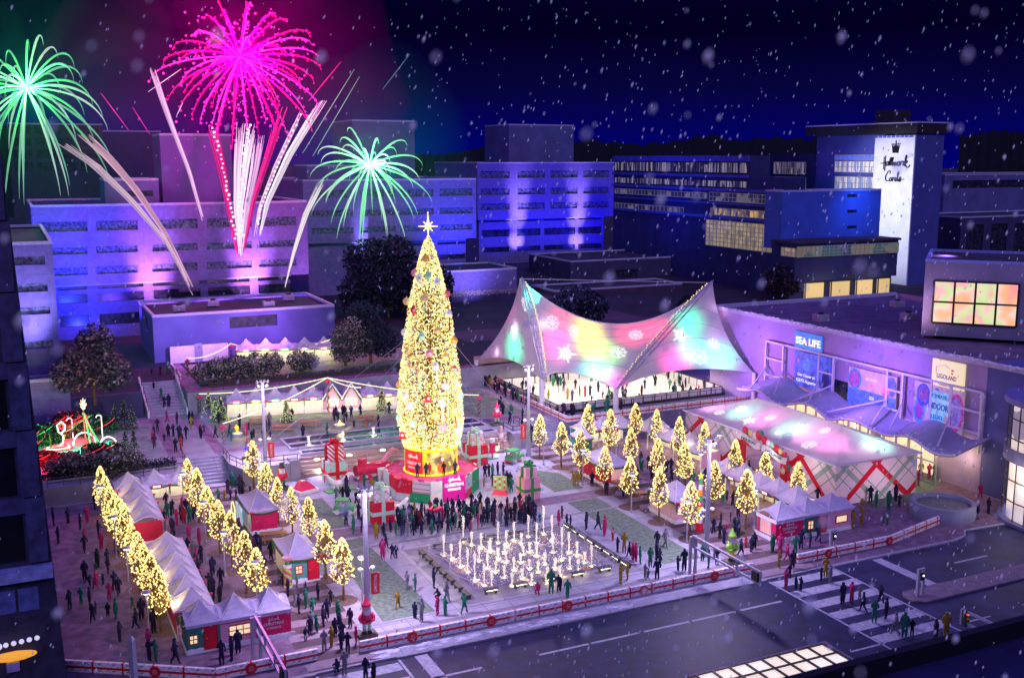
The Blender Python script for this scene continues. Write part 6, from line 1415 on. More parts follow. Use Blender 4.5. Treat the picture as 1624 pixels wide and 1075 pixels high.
# terrace market row (z=2), rotated slightly
def row(P0, P1, z, n, names, group, depth=2.6, gables=(), cols=None, power=100, ze=2.1, zp=3.6):
    d = (P1-P0); Ln = d.length; u = d/Ln; rz = math.atan2(u.y, u.x); w_ = Ln/n; nn = Vector((-u.y, u.x, 0))
    for i in range(n):
        c = P0+u*(w_*(i+.5))+nn*(depth/2); g = i in gables
        t = stall(c.x-w_/2+.02, c.x+w_/2-.02, c.y-depth/2, c.y+depth/2, z, names[i], group, {'N':m_cream,'S':m_cream if not g else m_pink} if g else {'N':m_cream,'S':m_cream}, ze if not g else 1.9, zp if not g else 3.9, garland='S' if not g else None, sign=sgn[i%4] if not g else None, rot=rz, lit=False, gable=m_pink if g else None, join='EW')
        lamp('POINT', tuple(Vector((c.x, c.y, z+1.7))-nn*(depth/2+1.3)), power*.85, (1,.86,.5), .15)
        b = MB()
        for q in range(2): xx = -.35+q*.7; b.ball((xx,-depth/2-.03,1.15),.17,1,(1,.15,1)); b.ball((xx,-depth/2-.03,1.42),.09,1,(1,.15,1)); b.ball((xx,-depth/2-.03,.95),.12,1,(1.2,.15,.6))
        b.build('hanging_ornament', m_goldpaint, t)
        if g: window(t, F(0,-depth/2-.0,1.35) @ Matrix.Translation((0,0,.01)), 1.5, .95, m_white, (1,1), glow('cream shop window', (1,.92,.7), .85))
row(Vector((24.8,140.5,0)), Vector((47.0,135.6,0)), 2, 9, ['white terrace stall %s'%q for q in ('at the left end beside the three lit firs','second from the left with a yellow sign','third from the left with a green sign','left of the small lit fir','just left of the pink gabled pair')]+['left pink gabled hut under the light post','right pink gabled hut with white verge','white terrace stall with yellow sign right of the pink huts','white terrace stall at the right end near the giant tree'], G3, gables=(5,6))
row(Vector((30.4,162.2,0)), Vector((44.6,158.4,0)), 5, 5, ['white upper garden stall %s'%q for q in ('at the left end behind the bushes','second from the left','in the middle above the bushes','second from the right with a yellow sign','at the right end by the dark tree')], G4, power=150)
# pavilion behind the upper garden
A = PY(262,500,168); 
t = building('garden_pavilion', 'violet flat roofed pavilion behind the upper garden stalls', 19.2, 47.6, 168, 186, 5, 12.4, [(11.5,19.0,9.6,11.4)], [(6,11,8.6,11)], mw=m_facb, mp=m_pane)
b = thing('garden_screen', 'pale low screen wall under the string lights of the upper garden', 'wall', (25.5,166.6,5)); MB().box(-4.2,4.5,-.2,.2,0,2.6).build('wall_body', m_cream, b); MB().box(-.6,.6,-.35,-.22,0,2.9).build('pier', m_tw, b)
# picnic tables and fire pits, mini firs
def picnic(P, rz, label):
    t = thing('picnic_table', label, 'picnic table', P, rz, 'picnic tables')
    b = MB(); b.box(-1.25,1.25,-.42,.42,.7,.78); b.build('table_top', m_wood, t)
    for y in (-.8,.8): b = MB(); b.box(-1.25,1.25,y-.16,y+.16,.4,.46); b.build('bench_seat', m_wood, t)
    for x in (-.85,.85): b = MB(); b.bar((x,-.85,0),(x,-.2,.7),.09); b.bar((x,.85,0),(x,.2,.7),.09); b.bar((x,-.8,.36),(x,.8,.36),.08); b.build('trestle', m_wood, t)
    return t
for (px_, py_, z_, l) in ((448,683,2,'wooden picnic table on the market lawn, left one'),(489,676,2,'wooden picnic table on the market lawn, middle one'),(582,667,2,'wooden picnic table on the market lawn, nearest the giant tree'),(411,672,2,'wooden picnic table on the market lawn, half behind the mast'),(434,856,0,'wooden picnic table right of the red cabin with people round it'),(989,772,0,'wooden picnic table right of the red cabin on the right'),(1024,790,0,'wooden picnic table left of the pink kiosk')): picnic(G(px_,py_,z_), math.radians(-10), l)
for (px_, py_, l) in ((539,678,'round lit fire pit on the market lawn below the pink huts'),(376,692,'round lit fire pit at the left corner of the market lawn')):
    P = G(px_,py_,2); t = thing('fire_pit', l, 'fire pit', P); b = MB(); b.lathe([(.6,0),(.7,.45),(.55,.45),(.5,.3),(0,.3)], 16); b.build('bowl', m_concrete, t); b = MB()
    for k in range(9): a = k*.7; b.tube([(.2*math.cos(a),.2*math.sin(a),.3),(.1*math.cos(a+1),.1*math.sin(a+1),.7),(0,0,1.0)], [.12,.08,.01], 5)
    b.build('flame', glow('flame', (1,.7,.15), 3), t); lamp('POINT', (P.x,P.y-.4,P.z+1.2), 130, (1,.75,.25), .3)
def fir(P, h, label, lit=True, group=None, colour=None):
    r = random.Random(int(P[0]*10)); t = thing('small_fir', label, 'fir tree', P, 0, group); w_ = h*.27
    b = MB(); b.cyl(0,0,0,h*.95,.07,6,.02); b.build('trunk', m_trunk, t); b = MB()
    for k in range(420): q = r.random()**1.3; a = r.random()*6.3; R = w_*(1-q)*r.uniform(.5,1)+.03; c = Vector((R*math.cos(a),R*math.sin(a),.15+q*h*.93)); d = Vector((math.cos(a),math.sin(a),-.5)).normalized(); e_ = d.cross(Vector((0,0,1))).normalized(); b.add([c-e_*.07,c+d*.2,c+e_*.07,c-d*.1], [[0,1,2,3]])
    b.build('crown', m_ever, t)
    b = MB(); n = 150 if lit else 60
    for k in range(n): q = r.random()**1.4; a = r.random()*6.3; R = w_*(1-q)*1.05+.03; b.octa((R*math.cos(a),R*math.sin(a),.15+q*h*.93), .05 if lit else .035)
    tag(b.build('fairy_lights', colour or m_bulbw, t), kind='stuff'); return t
m_fg = glow('soft green gold bulb', (.75,.9,.35), .9, False); m_fs = glow('pale dim bulb', (.8,.75,.6), .5, False)
for x, y, h, l in ((332,663,3.6,'left of the three green gold lit firs by the terrace wall'),(343,664,2.9,'shortest middle one of the three lit firs by the terrace wall'),(351,666,3.5,'right of the three green gold lit firs by the terrace wall'),(455,669,3.2,'small lit fir between the terrace stalls'),(606,650,3.4,'small lit fir before the right terrace stalls')): fir(G(x,y,2), h, l, True, None, m_fg)
for i, (x, y, h) in enumerate(((183,681,3.4),(198,677,3.9),(210,680,3.2),(200,718,2.6),(214,726,3.4))): fir(G(x,y,2), h, 'dim frosted fir on the left terrace, %s'%['left of the back three','tallest of the back three','right of the back three','front left one','front right one beside the shrub'][i], False, None, m_fs)
# string light posts and strings
def post(P, h, label):
    t = thing('garland_post', label, 'light post', P); b = MB(); b.cyl(0,0,0,h,.09,8); b.build('pole', mat('rose post', (.5,.15,.2), .5, .1, 2), t)
    b = MB(); b.tube([(.15*math.cos(k*.9),.15*math.sin(k*.9),.1+k*(h-.3)/30) for k in range(31)], .08, 5); b.build('garland', m_gard, t)
    b = MB(); b.ball((-.2,-.12,h-.45),.2,1); b.ball((.2,-.12,h-.45),.2,1); b.ball((0,-.16,h-.5),.12,1); b.build('bow', m_sred, t); return P+Vector((0,0,h))
T1 = post(G(317,658,2), 2.9, 'garlanded post at the left wall corner of the terrace market'); T2 = post(G(355,706,2), 2.7, 'garlanded post at the near left corner of the market lawn'); T3 = post(G(521,655,2), 4.9, 'tall garlanded post in front of the pink huts'); T4 = post(G(760,660,2), 2.9, 'garlanded post right of the giant tree')
T5 = post(G(298,597,5), 2.7, 'garlanded post at the left edge of the upper garden'); T6 = post(G(367,574,5), 2.9, 'garlanded post behind the upper garden bushes')
def cable(a, c, sag, label):
    d = c-a; pts = [d*(k/20)-Vector((0,0,sag*4*(k/20)*(1-k/20))) for k in range(21)]; b = MB(); b.tube(pts, .055, 5); o = b.build('string_light', m_cord, None, loc=a); tag(o, label, 'string light')
cable(T1, T3, .5, 'warm light string from the left wall post to the tall garlanded post'); cable(T2, T3, .5, 'warm light string from the near left post to the tall garlanded post')
cable(T3, T4, .5, 'warm light string from the tall post behind the giant tree'); cable(T3, Vector((TX-1, TY+22, 7.2)), .3, 'warm light string from the tall post towards the terrace beyond the tree')
cable(T5, T6, .7, 'warm light string between the two upper garden posts'); TE = PY(527,537,159); cable(T6, TE, 1.4, 'sagging warm light string over the upper garden stalls')
# ================================================================== TERRACE POOL
t = thing('terrace_pool', 'long dark terrace pool with stepped stone rim behind the giant tree', 'pool', (42,119.8,2))
def rim(b, x0, x1, y0, y1): b.box(x0,x1,y0,y0+.25,.01,.3); b.box(x0,x1,y1-.25,y1,.01,.3); b.box(x0,x0+.25,y0+.25,y1-.25,.01,.3); b.box(x1-.25,x1,y0+.25,y1-.25,.01,.3)
b = MB(); rim(b,-13.6,12,1.0,6.2); rim(b,-13.0,12,-2.0,-.4); 
for k in range(6): b.box(-9.5+k*3.9,-9.35+k*3.9,1.25,3.0,.05,.28)
b.box(-13.2,11.8,3.0,3.5,.05,.27); b.build('stone_rim', m_concrete, t)
b = MB(); b.box(-13.3,11.7,1.25,5.9,.01,.16); b.box(-12.7,11.7,-1.74,-.66,.01,.2); b.build('water', m_water, t)
for i, (x, y) in enumerate(((490,706),(544,699),(592,692))):
    P = G(x,y,2.2); j = dup(jk[0], P, i, 'small glowing jet in the terrace pool, %s'%['left one','middle one','right one'][i], 'jets of the terrace pool', (1.1,1.1,1.1)); lamp('POINT', (P.x,P.y-.5,P.z+.5), 40, (1,.9,.7), .1)
for i, (x, y) in enumerate(((503,729),(554,722),(607,714))):
    P = G(x,y,2.2); t2 = thing('pool_lamp', 'round warm pool lamp in the front channel, %s'%['left one','middle one','right one'][i], 'pool lamp', P, group='lamps in the terrace pool'); b = MB(); b.lathe([(0,.16),(.3,.12),(.34,0)], 12); b.build('lens', glow('pool lens', (1,.88,.55), 4), t2); lamp('POINT', (P.x,P.y-.1,P.z+.6), 25, (1,.85,.5), .1)
t = thing('cascade_wall', 'recessed cascade wall lit warm from below in front of the terrace pool', 'fountain wall', (41.6,116.1,0)); b = MB()
for k in range(5): b.box(-13.55,13.55,-.2+k*.33,.13+k*.33,.008,.4*(k+1)-.01*(k==4))
b.build('stone_step', mat('warm cascade stone', (.42,.33,.3), .8, .25, .7, .2, stretch=(.3,1,3)), t)
for x in (-13.9, 13.9): b = MB(); b.box(x-.55,x+.53,-.75,1.1,.01,2.35); b.build('end_pier', m_tw, t)
for k in range(5): lamp('POINT', (30.5+k*5.6,115.9,.5), 60, (1,.88,.62), .15)
def rail(name, label, pts, z, h=1.0, m=m_rail, every=1.5, cat='railing', r_=.035, mid=True):
    t = thing(name, label, cat, (pts[0][0], pts[0][1], z)); b = MB(); o = Vector((pts[0][0], pts[0][1], 0))
    for a, c in zip(pts, pts[1:]):
        a, c = Vector((*a,0))-o, Vector((*c,0))-o; Ln = (c-a).length; n = max(1, int(Ln/every))
        for zz in ([h, h*.5] if mid else [h]): b.bar(a+Vector((0,0,zz)), c+Vector((0,0,zz)), r_*2)
        for k in range(n+1): p = a+(c-a)*k/n; b.bar(p, p+Vector((0,0,h)), r_*2)
    b.build('rail', m, t); return t
rail('railing','thin railing on the terrace edge above the nutcracker',[(21.0,122.5),(21.0,118.6),(21.9,115.7),(28,115.7)],2)
rail('railing','thin railing on the terrace edge behind the terrace santa',[(55.4,119.2),(55.4,116.4),(57.9,116.4),(57.9,121.4)],2)
rail('railing','thin railing along the upper garden edge',[(20.6,144.6),(62,144.6)],5)
rail('railing','thin railing on the terrace edge left of the lower stairs',[(2,117.5),(16.4,117.5),(16.4,122.6)],2)
# ================================================================== ICE RINK AND ITS TENT
IX0, IX1, IY0, IY1 = 65.6, 92.6, 123.8, 142.2
t = thing('ice_rink', 'bright white ice rink with low boards and bronze posts under the big tent', 'ice rink', ((IX0+IX1)/2, (IY0+IY1)/2, 2)); a = (IX1-IX0)/2; c = (IY1-IY0)/2
b = MB(); b.box(-a,a,-c,c,.01,.08); b.build('ice', mat('skated ice', (.86,.84,.76), .35, .05, .8, .05, detail=12), t)
m_board = mat('white rink board', (.82,.82,.84), .45, .04, 2, trans=.15)
for q in ((-a,a,-c-.12,-c),(-a,a,c,c+.12),(-a-.12,-a,-c,c),(a,a+.12,-c,c)): b = MB(); b.box(*q,.02,1.15); b.build('board', m_board, t)
b = MB()
for q in (((-a,-c-.06),(a,-c-.06)),((a+.06,-c),(a+.06,c)),((a,c+.06),(-a,c+.06)),((-a-.06,c),(-a-.06,-c))):
    p0, p1 = Vector((*q[0],0)), Vector((*q[1],0)); b.bar(p0+Vector((0,0,1.2)), p1+Vector((0,0,1.2)), .1); n = int((p1-p0).length/1.9)
    for k in range(n+1): p = p0+(p1-p0)*k/n; b.bar(p, p+Vector((0,0,1.2)), .17)
b.build('board_rail', m_rail, t)
b = MB(); b.box(-a-.3,a+.3,-c-.5,-c-.13,.01,.3); b.box(-a-.5,-a-.13,-c-.5,c,.01,.3); b.build('kerb', m_dark, t)
t = thing('rink_back_wall', 'warm lit tan wall behind the ice rink', 'wall', (80,146.2,2)); MB().box(-17,13.7,-.2,.2,0,4.2).build('wall_body', mat('tan plaster', (.5,.36,.28), .85, .12, .6), t)
# tent: two leaning arches carry a saddle membrane
PK1 = Vector((62.9,130.0,19.75)); PK2 = Vector((92.9,127.2,18.0)); CL = Vector((63.0,145.3,5.7)); C2 = Vector((64.9,127.1,6.0)); C3 = Vector((73.1,121.1,5.2)); CR = PX(1196,592,93.3); MID = PY(980,514,129.0)
def bez(a, m_, c): return lambda u: a*(1-u)**2+m_*2*u*(1-u)+c*u*u
def through(a, mid, c): return bez(a, mid*2-(a+c)/2, c)
top = through(PK1, MID, PK2)
e2 = lambda u: C2.lerp(PK1, u); e3 = lambda u: C3.lerp(PK2, u)
bot = through(C2, Vector((68.2,125.6,7.1)), C3)
def coons(bt, tp, lf, rt):
    c00, c10, c01, c11 = bt(0), bt(1), tp(0), tp(1)
    return lambda u, v: bt(u)*(1-v)+tp(u)*v+lf(v)*(1-u)+rt(v)*u-(c00*(1-u)*(1-v)+c10*u*(1-v)+c01*(1-u)*v+c11*u*v)
front = coons(bot, top, e2, e3)
lft = coons(through(CL, PY(806,570,135.5), C2), lambda u: PK1, through(CL, PY(800,514,137.5), PK1), e2)
rgt = coons(through(C3, PY(1080,587,121.0), CR), lambda u: PK2, e3, through(CR, PY(1150,526,122.5), PK2))
BR = Vector((92.6,145.6,5.7)); bk = coons(through(CL, (CL+BR)/2+Vector((0,0,2)), BR), top, through(CL, PY(800,514,137.5), PK1), lambda v: BR.lerp(PK2, v))
br = coons(through(CR, (CR+BR)/2+Vector((0,0,2)), BR), lambda u: PK2, through(CR, PY(1150,526,122.5), PK2), lambda v: BR.lerp(PK2, v))
t = thing('rink_tent', 'huge saddle shaped white tent glowing in colours over the ice rink', 'tensile tent', (78,130,2)); ot = Matrix.Translation((-78,-130,-2))
m_mem = mat('glowing membrane', (.74,.72,.76), .6, .05, .8, .0, trans=.5)
seamf = []
for nm, fn in (('membrane', front), ('membrane', lft), ('membrane', rgt), ('membrane', bk), ('membrane', br)):
    b = MB().at(ot); b.grid(lambda u, v: fn(u, v), 28, 22); b.build(nm, m_mem, t, True)
b = MB().at(ot)
for fn in (front, lft, rgt):
    for k in range(1, 6 if fn is front else 5):
        v0 = k/6
        b.tube([fn(i/24, v0+.05*math.sin(i/24*PI))+Vector((-.02,-.06,.03)) for i in range(25)], .035, 4)
b.build('seam', mat('membrane seam', (.56,.5,.62), .6, .1, 2), t)
def truss(A, B, w0=.5, w1=.9):
    b = MB().at(ot); u = (B-A); side = u.cross(Vector((0,0,1))).normalized(); upv = side.cross(u).normalized(); up_ = upv if upv.y < 0 else -upv
    for s_, k_ in ((-1,0),(1,0),(0,1)):
        pts = [A+u*q+side*(s_*.42)*math.sin(PI*min(1,q*1.0))**.4*1.0+up_*(k_*.9*math.sin(PI*q)**.6+.15) for q in [i/14 for i in range(15)]]
        b.tube(pts, .1, 6)
    for i in range(14):
        q = (i+.5)/14; r0 = A+u*q; b.tube([r0+side*-.42+up_*.15, r0+up_*(.9*math.sin(PI*q)**.6+.15), r0+side*.42+up_*.15], .05, 4)
    b.build('truss', m_steel, t)
    b = MB().at(ot)
    for i in range(46): q = .08+i/52; p = A+u*q+up_*(.95*math.sin(PI*q)**.6+.3); b.octa(p+side*.12*math.sin(i*2.3), .11)
    tag(b.build('truss_lights', m_bulb, t), kind='stuff')
truss(C2+Vector((0,-.4,0)), PK1+Vector((0,-.3,.2))); truss(C3+Vector((0,-.4,0)), PK2+Vector((-.2,-.3,.2)))
for P_, w_ in ((CL,.35),(C2,.42),(C3,.42),(CR,.3),(BR,.3)):
    b = MB().at(ot); b.tube([(P_.x,P_.y,2),(P_.x,P_.y,P_.z+.1)], w_*.9, 12); b.build('column', m_white, t)
b = MB().at(ot); b.tube([PK1, PK2], .06, 5); b.build('ridge_cable', m_steel, t)
b = MB().at(ot)
b.tube([top(k/30) for k in range(31)], .1, 6); b.tube([bot(k/30) for k in range(31)], .08, 6); b.build('edge_cable', m_white, t)
def flake(nm, par, M, R_, pts=8, kind=0):  # glowing mesh shapes stand in for projected snowflake light
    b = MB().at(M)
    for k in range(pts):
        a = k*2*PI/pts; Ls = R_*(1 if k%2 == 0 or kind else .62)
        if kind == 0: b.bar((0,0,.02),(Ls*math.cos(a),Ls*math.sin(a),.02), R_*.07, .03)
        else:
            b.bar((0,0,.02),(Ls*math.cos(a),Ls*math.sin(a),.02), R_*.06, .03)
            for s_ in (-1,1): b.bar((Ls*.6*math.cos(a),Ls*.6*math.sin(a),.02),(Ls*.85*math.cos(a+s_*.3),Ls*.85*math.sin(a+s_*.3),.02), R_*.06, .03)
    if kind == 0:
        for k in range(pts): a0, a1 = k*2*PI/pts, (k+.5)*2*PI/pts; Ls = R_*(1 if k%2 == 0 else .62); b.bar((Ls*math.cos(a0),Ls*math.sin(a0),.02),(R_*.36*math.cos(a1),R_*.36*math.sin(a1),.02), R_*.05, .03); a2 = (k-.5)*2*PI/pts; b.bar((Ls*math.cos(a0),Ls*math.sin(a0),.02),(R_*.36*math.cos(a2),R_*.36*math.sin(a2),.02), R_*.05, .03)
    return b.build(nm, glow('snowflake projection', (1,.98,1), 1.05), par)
def on_surface(fn, px, py):
    best = None
    for i in range(61):
        for j in range(61):
            P = fn(i/60, j/60); x, y, D = proj(P); e_ = (x-px)**2+(y-py)**2
            if best is None or e_ < best[0]: best = (e_, i/60, j/60)
    u, v = best[1:]; P = fn(u, v); h = .01
    du = (fn(min(1,u+h), v)-fn(max(0,u-h), v)).normalized(); dv = (fn(u, min(1,v+h))-fn(u, max(0,v-h))).normalized(); n = du.cross(dv).normalized()
    if n.dot(Vector((0,0,HC))-P) < 0: n = -n
    xr = Vector((RX, RY, 0)); xr = (xr-n*xr.dot(n)).normalized()
    y_ = n.cross(xr); M = Matrix.Identity(4)
    for r_ in range(3): M[r_][0] = xr[r_]; M[r_][1] = y_[r_]; M[r_][2] = n[r_]; M[r_][3] = P[r_]+n[r_]*.12
    return M
for fn, px_, py_, R_, kd in ((front,875,512,1.0,1),(front,909,526,.8,1),(front,896,561,1.35,0),(front,980,561,1.1,1),(front,940,589,1.15,1),(front,1009,532,.95,1),(lft,850,480,.95,1),(lft,816,527,1.0,1),(rgt,1080,533,1.35,0),(rgt,1131,545,.85,1),(rgt,1109,567,1.2,1)): flake('snowflake_light', t, ot @ on_surface(fn, px_, py_), R_*1.15, 10 if kd == 0 else 8, kd)
for x in (70,79,88):
    for y in (127.5,137.5): lamp('SPOT', (x,y,6.6), 2000, (1,.86,.64), .4, target=(x,y,0), angle=150, blend=.3)
for P_ in ((63.6,139,8),(64.2,133.5,12.5),(66,128.5,13.5),(90.5,123.8,9.5),(92.2,125.6,14),(86,124,9),(95,121.5,7.5)): lamp('POINT', P_, 110, (1,.55,.9), .6)
cs_ = {'g':(.02,1,.4),'r':(1,.04,.08),'y':(1,.7,.03),'p':(1,.05,.4),'t':(.02,.8,.65),'l':(.25,1,.08)}
for fn, px_, py_, c_ in ((front,870,482,'g'),(front,893,510,'r'),(front,930,520,'y'),(front,935,545,'y'),(front,885,548,'p'),(front,955,560,'l'),(front,1000,530,'r'),(front,1040,520,'r'),(front,965,605,'p'),(front,945,590,'t'),(lft,812,506,'p'),(lft,815,550,'g'),(lft,838,470,'t'),(rgt,1090,510,'g'),(rgt,1072,574,'p'),(rgt,1142,566,'g'),(rgt,1100,555,'t')):
    M = on_surface(fn, px_, py_); P = M.translation-M.col[2].xyz*3.6; lamp('SPOT', P, 2300, cs_[c_], .2, target=M.translation, angle=100, blend=1)
rail('viewing_rail','dark rail between the spectators and the ice',[(65.0,152),(65.0,123.2),(92.6,123.2)],2,1.0,mid=False)
# ================================================================== PLAID TENT
X0,X1,Y0,Y1 = 76.3,87.7,82.0,109.3; ze = 4.5; zr = 6.7; xm = 82.5; RY0, RY1 = 88.2, 103.1
t = thing('plaid_tent', 'large pink and mint glowing tent with plaid walls and projected snowflakes on the roof', 'marquee tent', (82,95,0)); ot2 = Matrix.Translation((-82,-95,0))
m_rf = mat('tent roof membrane', (.74,.68,.74), .6, .05, .8, trans=.5)
def plaid(L1):
    A = lambda N, L, sx: mth(N, L, 'ADD', mth(N, L, 'ADD', sx.outputs['X'], sx.outputs['Y']), mth(N, L, 'MULTIPLY', sx.outputs['Z'], 1.15))
    B = lambda N, L, sx: mth(N, L, 'SUBTRACT', mth(N, L, 'ADD', sx.outputs['X'], sx.outputs['Y']), mth(N, L, 'MULTIPLY', sx.outputs['Z'], 1.15))
    out = []
    for fn in (A, B):
        out.append((lambda N, L, sx, fn=fn: mth(N, L, 'MULTIPLY', band(N, L, fn(N, L, sx), 9.2, .55, .64), .8), (.2,.36,.27)))
        out.append((lambda N, L, sx, fn=fn: mth(N, L, 'MAXIMUM', band(N, L, fn(N, L, sx), 9.2, .4, .42), band(N, L, fn(N, L, sx), 9.2, .73, .75)), (.2,.36,.28)))
        out.append((lambda N, L, sx, fn=fn: band(N, L, fn(N, L, sx), 9.2, .02, .125), (.6,.01,.03)))
    return out
m_plaid = multi_mat('plaid tent wall', (.78,.66,.7), plaid(0), .7, trans=.4)
for nm, q in (('plaid_wall', ((X0,Y0),(X1,Y0))), ('plaid_wall', ((X0,Y1),(X0,Y0))), ('plaid_wall', ((X1,Y0),(X1,Y1))), ('plaid_wall', ((X1,Y1),(X0,Y1)))):
    p0, p1 = q; b = MB().at(ot2)
    if q[0] == (X0,Y1):
        for ya, yb, za, zb in ((Y0,89.3,0,ze),(96.6,Y1,0,ze),(89.3,96.6,3.6,ze)): b.add([(X0,yb,za),(X0,ya,za),(X0,ya,zb),(X0,yb,zb)], [[0,1,2,3]])
    else: b.add([(p0[0],p0[1],0),(p1[0],p1[1],0),(p1[0],p1[1],ze),(p0[0],p0[1],ze)], [[0,1,2,3]])
    b.build(nm, m_plaid, t)
fr = lambda u, v: Vector((X0-.3+(xm-X0+.3)*v, (Y1+.2-(Y1-Y0+.5)*u)*(1-v)+(RY1-(RY1-RY0)*u)*v, ze-.05+(zr-ze)*v-.35*math.sin(PI*v)*.5))
fh = lambda u, v: Vector(((X0-.3+(X1-X0+.6)*u)*(1-v)+xm*v, Y0-.3+(RY0-Y0+.3)*v, ze-.05+(zr-ze)*v-.18*math.sin(PI*v)))
fb = lambda u, v: Vector((X1+.3+(xm-X1-.3)*v, (Y0-.3+(Y1-Y0+.5)*u)*(1-v)+(RY0+(RY1-RY0)*u)*v, ze-.05+(zr-ze)*v))
fk = lambda u, v: Vector(((X1+.3+(X0-X1-.6)*u)*(1-v)+xm*v, Y1+.2+(RY1-Y1-.2)*v, ze-.05+(zr-ze)*v))
for fn in (fr, fh, fb, fk): b = MB().at(ot2); b.grid(fn, 24, 8); b.build('roof_panel', m_rf, t, True)
b = MB().at(ot2); b.tube([(X0-.3,Y1+.2,ze),(X0-.3,Y0-.3,ze),(X1+.3,Y0-.3,ze),(X1+.3,Y1+.2,ze)], .1, 6); b.tube([(xm,RY1,zr+.02),(xm,RY0,zr+.02),(X1+.3,Y0-.3,ze+.02)], .09, 6); b.build('roof_edge', m_snow, t)
for px_, py_, R_, kd in ((1141,656,.75,1),(1177,649,.85,1),(1189,668,1.1,0),(1222,664,.8,1),(1237,686,.7,1),(1267,679,1.15,0),(1282,706,.95,1),(1310,684,.7,1)): flake('snowflake_light', t, ot2 @ on_surface(fr, px_, py_), R_, 10 if kd == 0 else 8, kd)
for (x, y, c_) in ((79,107,(.9,.4,1)),(79.5,102,(.3,1,.7)),(79.5,98,(1,.15,.6)),(79.5,93,(.3,1,.7)),(79.5,90,(1,.3,.7)),(79.5,86,(1,.15,.6)),(84,84.5,(.3,1,.6)),(86,86.5,(.3,1,.6))): lamp('SPOT', (x,y,2.2), 1300, c_, .2, target=(x,y,9), angle=95, blend=1)
for y in (85,91,97,104): lamp('POINT', (82,y,2.6), 420, (1,.72,.85), .3)
# holiday arch on its left wall
t = thing('holiday_arch', 'red and white festive arch with HOLIDAY VILLAGE ribbons over the plaid tent entrance', 'entrance arch', (75.6,93,0)); M0 = face_mat((0,0,0), (0,-1,0))
for s_ in (-1,1): b = MB().at(M0); b.box(s_*3.9-.5,s_*3.9+.5,0,3.3,-.3,.3); b.build('pillar', m_pr, t); b = MB().at(M0); b.ball((s_*3.9,2.1,.35),.4,2,(1,1,.3)); b.build('rosette', m_goldpaint, t)
def rb(x0, y0, x1, y1, txt):
    n = 12; up = [Vector((x0+(x1-x0)*k/n, y0+(y1-y0)*k/n+.2*math.sin(k/n*2*PI), .35)) for k in range(n+1)]
    b = MB().at(M0); vs = [];
    for p in up: vs += [p+Vector((0,.38,0)), p+Vector((0,-.38,0)), p+Vector((0,.38,-.1)), p+Vector((0,-.38,-.1))]
    fs = []
    for k in range(n): a = k*4; c = a+4; fs += [[a,a+1,c+1,c],[a+2,c+2,c+3,a+3],[a,c,c+2,a+2],[a+1,a+3,c+3,c+1]]
    b.add(vs, fs); o = b.build('ribbon_banner', m_white, t)
    ang = math.atan2(y1-y0, x1-x0); b = MB(); put_text(b, txt, M0 @ Matrix.Translation(((x0+x1)/2, (y0+y1)/2, .38)) @ Matrix.Rotation(ang, 4, 'Z'), abs(x1-x0)*.66, .42, .02, .02); b.build('lettering', m_green, o)
rb(-4.2,4.2,-.1,3.9,'HOLIDAY'); rb(.1,3.75,4.4,3.35,'VILLAGE')
for i, (x, y, c_, r_) in enumerate(((-3.2,5.0,m_pr,.5),(-2.9,4.8,m_green,.35),(-2.2,4.9,m_goldpaint,.42),(-1.4,4.8,m_white,.42),(-.7,5.0,m_pr,.6),(-.3,5.3,m_green,.4),(.3,4.7,m_red,.5),(1.0,4.5,m_white,.4),(1.6,4.5,m_smint,.4),(2.4,4.3,m_pr,.42),(3.1,4.1,m_goldpaint,.35),(3.8,3.9,m_red,.38),(4.4,2.6,m_green,.45),(4.4,1.6,m_pr,.5),(4.6,.8,m_white,.35),(-4.5,3.4,m_pr,.4),(-4.3,2.8,m_goldpaint,.4),(-4.6,4.5,m_white,.35))):
    b = MB().at(M0); b.ball((x,y,.1), r_, 2, (1,1,.35)); b.build('festive_cutout', c_, t)
b = MB().at(M0); b.box(-3.4,3.4,3.35,3.75,-.25,.2); b.build('lintel', m_pr, t)
# round planter right
P = G(1495,815); t = thing('round_planter', 'large round grey planter ring in front of the hall entrance', 'planter', (P.x-.2, P.y-.1, 0))
b = MB(); b.lathe([(3.15,0),(3.2,1.4),(2.75,1.45),(2.7,.9)], 48); b.build('ring', mat('blue grey render', (.25,.27,.36), .8, .1, .6), t, True); b = MB(); b.lathe([(2.72,1.05),(0,1.1)], 40); b.build('soil', mat('frosted soil', (.16,.17,.17), .9, .25, 2, .3), t)
